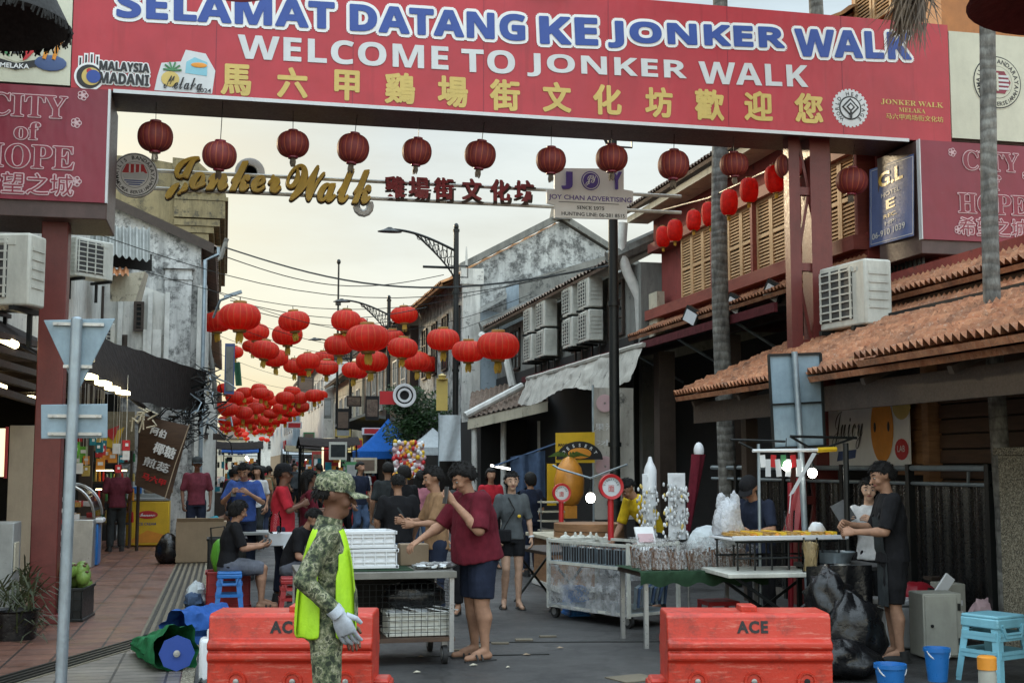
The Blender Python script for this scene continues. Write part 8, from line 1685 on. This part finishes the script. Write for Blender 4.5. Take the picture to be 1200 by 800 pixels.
# seated pair
sitL = lambda y, z=.50: (((-.10, y, z), (-.11, y + .02, .085)), ((.10, y, z), (.11, y - .02, .085)))
def ph(i): hold_phone(i, 1, 'ac_dark', (-.03, .06, .03), -.6)
person('woman in a black t-shirt and grey shorts sitting on a blue stool with a phone', gp(270, 15.55, .02), -PI / 2 + .15, 1.60, 'skin', lean=.12, head=(.05, .22), sex='f', build=1.18, seat=.46, vox=.011, legs=sitL(.42), armL=((-.06, .14, -.24), (.02, .36, -.20)), armR=((.06, .12, -.25), (.0, .36, -.20)), palmR=(-.5, 0, .8), palmL=(.5, 0, .8), top=('c_black', .55), bottom=('c_shortgrey', .5), hair='bob', shoes='sandal', extra=ph)
def mask(i): q = MB(); S = i['S']; hc, hr, hf, hu = i['hc'], i['hr'], i['hf'], i['hu']; q.ell(None, (.062, .05, .052), 14, 0, Matrix.Translation(S(hc - hu * .045 + hf * .066)) @ Matrix((hr, hf, hu)).transposed().to_4x4()); q.build('face_mask', ['c_charcoal'], i['root'], world=False)
person('man in black with a dark face mask sitting bent forward on a red stool', gp(343, 15.7), -PI / 2 - .55, 1.66, 'skin', lean=.42, head=(-.15, .30), build=1.08, seat=.42, vox=.011, legs=sitL(.42), armL=((-.08, .14, -.24), (.02, .36, -.24)), armR=((.06, .16, -.24), (.0, .38, -.22)), top=('c_black', .5), bottom=('c_shortgrey', .55), hair='short', shoes='sandal', extra=mask)
person('person in blue with head bowed low behind the cardboard box', gp(232, 24.6, .02), -PI / 2, 1.65, 'skin_dark', lean=1.0, head=(0, .5), seat=.35, vox=.02, legs=sitL(.4), armL=((-.05, .2, -.2), (0, .4, -.15)), armR=((.05, .2, -.2), (0, .4, -.15)), top=('c_teal', .5), bottom=('c_navy', 1), hair='crop', shoes='shoe', detail=False)
# standing group on the left
fold_ = dict(armL=((-.05, .10, -.24), (.10, .24, -.16)), armR=((.05, .10, -.24), (-.10, .26, -.17)))
person('man in a red t-shirt and dark cap standing with arms folded', gp(331, 16.6), -PI / 2 - .1, 1.72, 'skin_dark', head=(.0, .0), build=1.10, belly=.03, vox=.013, top=('c_red', .55), bottom=('c_navy', .95), hair='short', cap='c_black', shoes='shoe', **fold_)
person('woman with long dark hair in a dark red top facing right', gp(362, 17.2), -PI / 2 + .05, 1.64, 'skin_dark', sex='f', build=1.12, vox=.013, head=(0, -.05), top=('c_maroon', .55), bottom=('c_charcoal', .95), hair='long', shoes='shoe', armL=((-.05, .10, -.24), (.0, .30, -.20)), armR=((.05, .08, -.25), (-.02, .28, -.22)))
person('man in a blue polo shirt looking down at his phone', gp(287, 19.8), PI - .25, 1.76, 'skin', head=(.0, .45), build=1.15, vox=.014, top=('c_blue', .55), bottom=('c_navy', .95), hair='short', shoes='shoe', armL=((-.10, .08, -.25), (.06, .26, -.12)), armR=((.10, .08, -.25), (-.06, .26, -.12)), extra=lambda i: hold_phone(i, 1, 'ac_dark', (-.05, .05, .02), .5))
person('older man in a maroon shirt and cap standing on the left pavement', gp(231, 24.2, .14), PI + .1, 1.72, 'skin_dark', build=1.05, vox=.015, top=('c_plum', .60), bottom=('c_navy', .95), hair='crop', cap='c_charcoal', shoes='shoe')
person('dark figure with its back turned inside the left shop', gp(138, 26.6, .02), .2, 1.74, 'skin_dark', build=1.1, vox=.018, top=('c_plum', .55), bottom=('c_charcoal', 1), hair='crop', shoes='shoe', detail=False)
# backs beyond the cart
def strap(i): S = i['S']; q = MB(); q.tube([S(i['sp'](.44) - i['rt'] * .09 - i['fw'] * .06), S(i['sp'](.30) + i['rt'] * .0 - i['fw'] * .145), S(i['sp'](.1) + i['rt'] * .13 - i['fw'] * .11)], .016, 5); q.build('bag_strap', ['c_charcoal'], i['root'], world=False)
person('man in a black t-shirt seen from behind with a strap across his back', gp(467, 15.4), .05, 1.60, 'skin', head=(.1, .1), build=1.18, vox=.013, top=('c_black', .55), bottom=('denim', .95), hair='crop', shoes='shoe', extra=strap, armL=((-.08, .02, -.26), (-.04, .14, -.46)), armR=((.08, .02, -.26), (.05, .14, -.46)))
def pack(i): S = i['S']; q = MB(); sack(q, S(i['sp'](.25) - i['fw'] * .22), (.15, .10, .24), 4, lump=.12); q.build('backpack', ['c_plum'], i['root'], world=False)
person('man in a tan shirt with a backpack facing left behind the cart', gp(512, 13.2), PI / 2 + .1, 1.70, 'skin', head=(0, .25), build=1.02, vox=.013, top=('c_tan', .55), bottom=('c_navy', .95), hair='short', shoes='shoe', extra=pack, armL=((-.05, .10, -.25), (0, .28, -.26)), armR=((.05, .10, -.25), (0, .3, -.24)))
person('person in a black cap just behind the red shirted man', gp(548, 14.6), PI - .2, 1.70, 'skin', build=1.0, vox=.015, top=('c_charcoal', .55), bottom=('c_black', .95), hair='short', cap='c_black', shoes='shoe')
walk = (((-.10, .12, .50), (-.10, .02, .10)), ((.10, .08, .49), (.10, -.22, .14)))
person('man in dark clothes walking away near the toy rack', gp(455, 20.5), .2, 1.76, 'skin', vox=.016, top=('c_charcoal', .55), bottom=('c_black', .95), hair='short', shoes='shoe', legs=walk, detail=False)
person('person in black with bushy hair beside the toy rack', gp(474, 19.0), .5, 1.70, 'skin', vox=.016, top=('c_black', .55), bottom=('c_charcoal', .95), hair='full', shoes='shoe', detail=False)
person('person in pink browsing in front of the toy rack', gp(493, 22.5), -.3, 1.62, 'skin', sex='f', vox=.018, top=('c_pink', .4), bottom=('denim', .95), hair='long', shoes='shoe', detail=False)
person('person in a red jacket behind the grey shirted woman', gp(575, 21.0), PI, 1.66, 'skin', sex='f', vox=.018, top=('c_red', 1.0), bottom=('c_black', .95), hair='bob', shoes='shoe', detail=False)
person('woman in navy standing just behind the grey shirted woman', gp(622, 19.5), .4, 1.60, 'skin', sex='f', vox=.018, top=('c_navy', .55), bottom=('c_navy', .95), hair='bob', shoes='shoe', detail=False)
# the far crowd: a few figures, then copies
rr = random.Random(21); base = []
for nm, tp, bt_, hr_, sx, rz_ in (('black', 'c_black', 'c_navy', 'short', 'm', 0), ('white', 'c_white', 'c_charcoal', 'long', 'f', PI), ('navy', 'c_navy', 'denim', 'short', 'm', PI), ('red', 'c_red', 'c_black', 'bob', 'f', 0), ('grey', 'c_grey', 'c_black', 'full', 'm', PI), ('tan', 'c_tan', 'c_navy', 'tied', 'f', 0), ('green', 'c_green', 'c_black', 'short', 'm', .4)):
    base.append((nm, tp, bt_, hr_, sx, rz_))
spots = []
for i in range(44): Y = 26 + 62 * (i / 43) ** 1.25; lo, hi = (272, 345) if Y > 34 else (268, 318); spots.append((rr.uniform(lo, 262 + (hi - 262) * 1.0), Y))
for i in range(16): Y = 27 + 34 * i / 15; spots.append((rr.uniform(365, 440), Y))
protos = {}
for i, (px, Y) in enumerate(spots):
    k_ = i % 7; nm, tp, bt_, hr_, sx, rz_ = base[k_]; lb = 'distant person in %s among the crowd down the street' % nm
    if k_ not in protos: protos[k_] = person(lb, gp(px, Y), rz_ + rr.uniform(-.5, .5), 1.70, 'skin', sex=sx, vox=.024, top=(tp, .55), bottom=(bt_, .95), hair=hr_, shoes=None, legs=walk, detail=False, group='distant crowd')
    else: s_ = rr.uniform(.93, 1.06); copy_tree(protos[k_], gp(px, Y), rz_ + rr.uniform(-.7, .7), lb, 'distant crowd', s_)
# ------------------------------------------------------------------ sky and sun
SE, SAZ = R(13), R(-24)          # low sun down the street, a little to the left
w = bpy.data.worlds.new('World'); sc.world = w; w.use_nodes = True; nt = w.node_tree; bg = nt.nodes['Background']
N = lambda k, **kw: (lambda o: ([setattr(o, a, b) for a, b in kw.items()], o)[1])(nt.nodes.new(k))
sky = N('ShaderNodeTexSky', sky_type='NISHITA', sun_disc=False, sun_elevation=SE, sun_rotation=SAZ, air_density=1.2, dust_density=3.5, ozone_density=1.0)
tc = N('ShaderNodeTexCoord'); sep = N('ShaderNodeSeparateXYZ'); nt.links.new(tc.outputs['Generated'], sep.inputs[0])
def ramp(fac, stops):
    o = N('ShaderNodeValToRGB'); r = o.color_ramp
    while len(r.elements) < len(stops): r.elements.new(.5)
    for e, (p, c) in zip(r.elements, stops): e.position = p; e.color = c4(c)
    nt.links.new(fac, o.inputs[0]); return o.outputs[0]
def mixc(f, a, b, mode='MIX'):
    o = N('ShaderNodeMix', data_type='RGBA', blend_type=mode); o.clamp_result = False
    for s, v in ((o.inputs[0], f), (o.inputs[6], a), (o.inputs[7], b)):
        if hasattr(v, 'is_linked'): nt.links.new(v, s)
        elif isinstance(v, (int, float)): s.default_value = v
        else: s.default_value = c4(v)
    return o.outputs[2]
def vm(op, a, b=None, sc_=None):
    o = N('ShaderNodeVectorMath', operation=op); nt.links.new(a, o.inputs[0])
    if b is not None: o.inputs[1].default_value = b
    if sc_ is not None: o.inputs['Scale'].default_value = sc_
    return o.outputs['Value' if op == 'DOT_PRODUCT' else 'Vector']
# high thin cloud deck: cream low down, pale grey green above, bluish to the right
deck = ramp(sep.outputs['Z'], [(0.0, (.90, .80, .54)), (.06, (.88, .83, .62)), (.13, (.81, .83, .74)), (.23, (.75, .81, .79)), (.36, (.62, .75, .83)), (.7, (.55, .65, .72))])
sd = (math.sin(SAZ) * math.cos(SE), math.cos(SAZ) * math.cos(SE), math.sin(SE))
glow = ramp(vm('DOT_PRODUCT', tc.outputs['Generated'], sd), [(.86, (0, 0, 0)), (.955, (.45,) * 3), (1.0, (1,) * 3)])
deck = mixc(glow, deck, (1.0, .90, .55))
nz = N('ShaderNodeTexNoise'); nz.inputs['Scale'].default_value = 2.6; nz.inputs['Detail'].default_value = 7; nz.inputs['Roughness'].default_value = .58
mp = N('ShaderNodeMapping'); mp.inputs['Scale'].default_value = (1, 1, 4.5); nt.links.new(tc.outputs['Generated'], mp.inputs[0]); nt.links.new(mp.outputs[0], nz.inputs['Vector'])
cl = ramp(nz.outputs['Fac'], [(.32, (.82,) * 3), (.52, (1.0,) * 3), (.70, (1.10,) * 3)])
deck = mixc(1.0, deck, cl, 'MULTIPLY')
gap = ramp(nz.outputs['Fac'], [(.30, (.16,) * 3), (.5, (.03,) * 3)])
deck10 = vm('SCALE', deck, sc_=9.0 )          # the Background runs at 0.1, so the deck is given in sky units
# an overcast vault: brighter overhead and behind the camera than low over the street
def mr(sock, a, b, lo_, hi_):
    o = N('ShaderNodeMapRange', interpolation_type='SMOOTHSTEP'); nt.links.new(sock, o.inputs[0])
    for i_, v_ in enumerate((a, b, lo_, hi_)): o.inputs[i_ + 1].default_value = v_
    return o.outputs[0]
ad_ = N('ShaderNodeMath', operation='ADD'); nt.links.new(mr(sep.outputs['Z'], .38, .8, 1, 3.3), ad_.inputs[0]); nt.links.new(mr(sep.outputs['Y'], .1, -.6, 0, 1.1), ad_.inputs[1])
fin = N('ShaderNodeVectorMath', operation='SCALE'); nt.links.new(mixc(gap, deck10, sky.outputs[0]), fin.inputs[0]); nt.links.new(ad_.outputs[0], fin.inputs['Scale'])
nt.links.new(fin.outputs[0], bg.inputs['Color']); bg.inputs['Strength'].default_value = .122
ld = bpy.data.lights.new('sun', 'SUN'); ld.energy = 2.6; ld.angle = R(5); ld.color = (1, .80, .52)
lo = bpy.data.objects.new('sun', ld); C.objects.link(lo); lo.location = (0, 0, 30)
lo.rotation_euler = V((-sd[0], -sd[1], -sd[2])).to_track_quat('-Z', 'Y').to_euler()
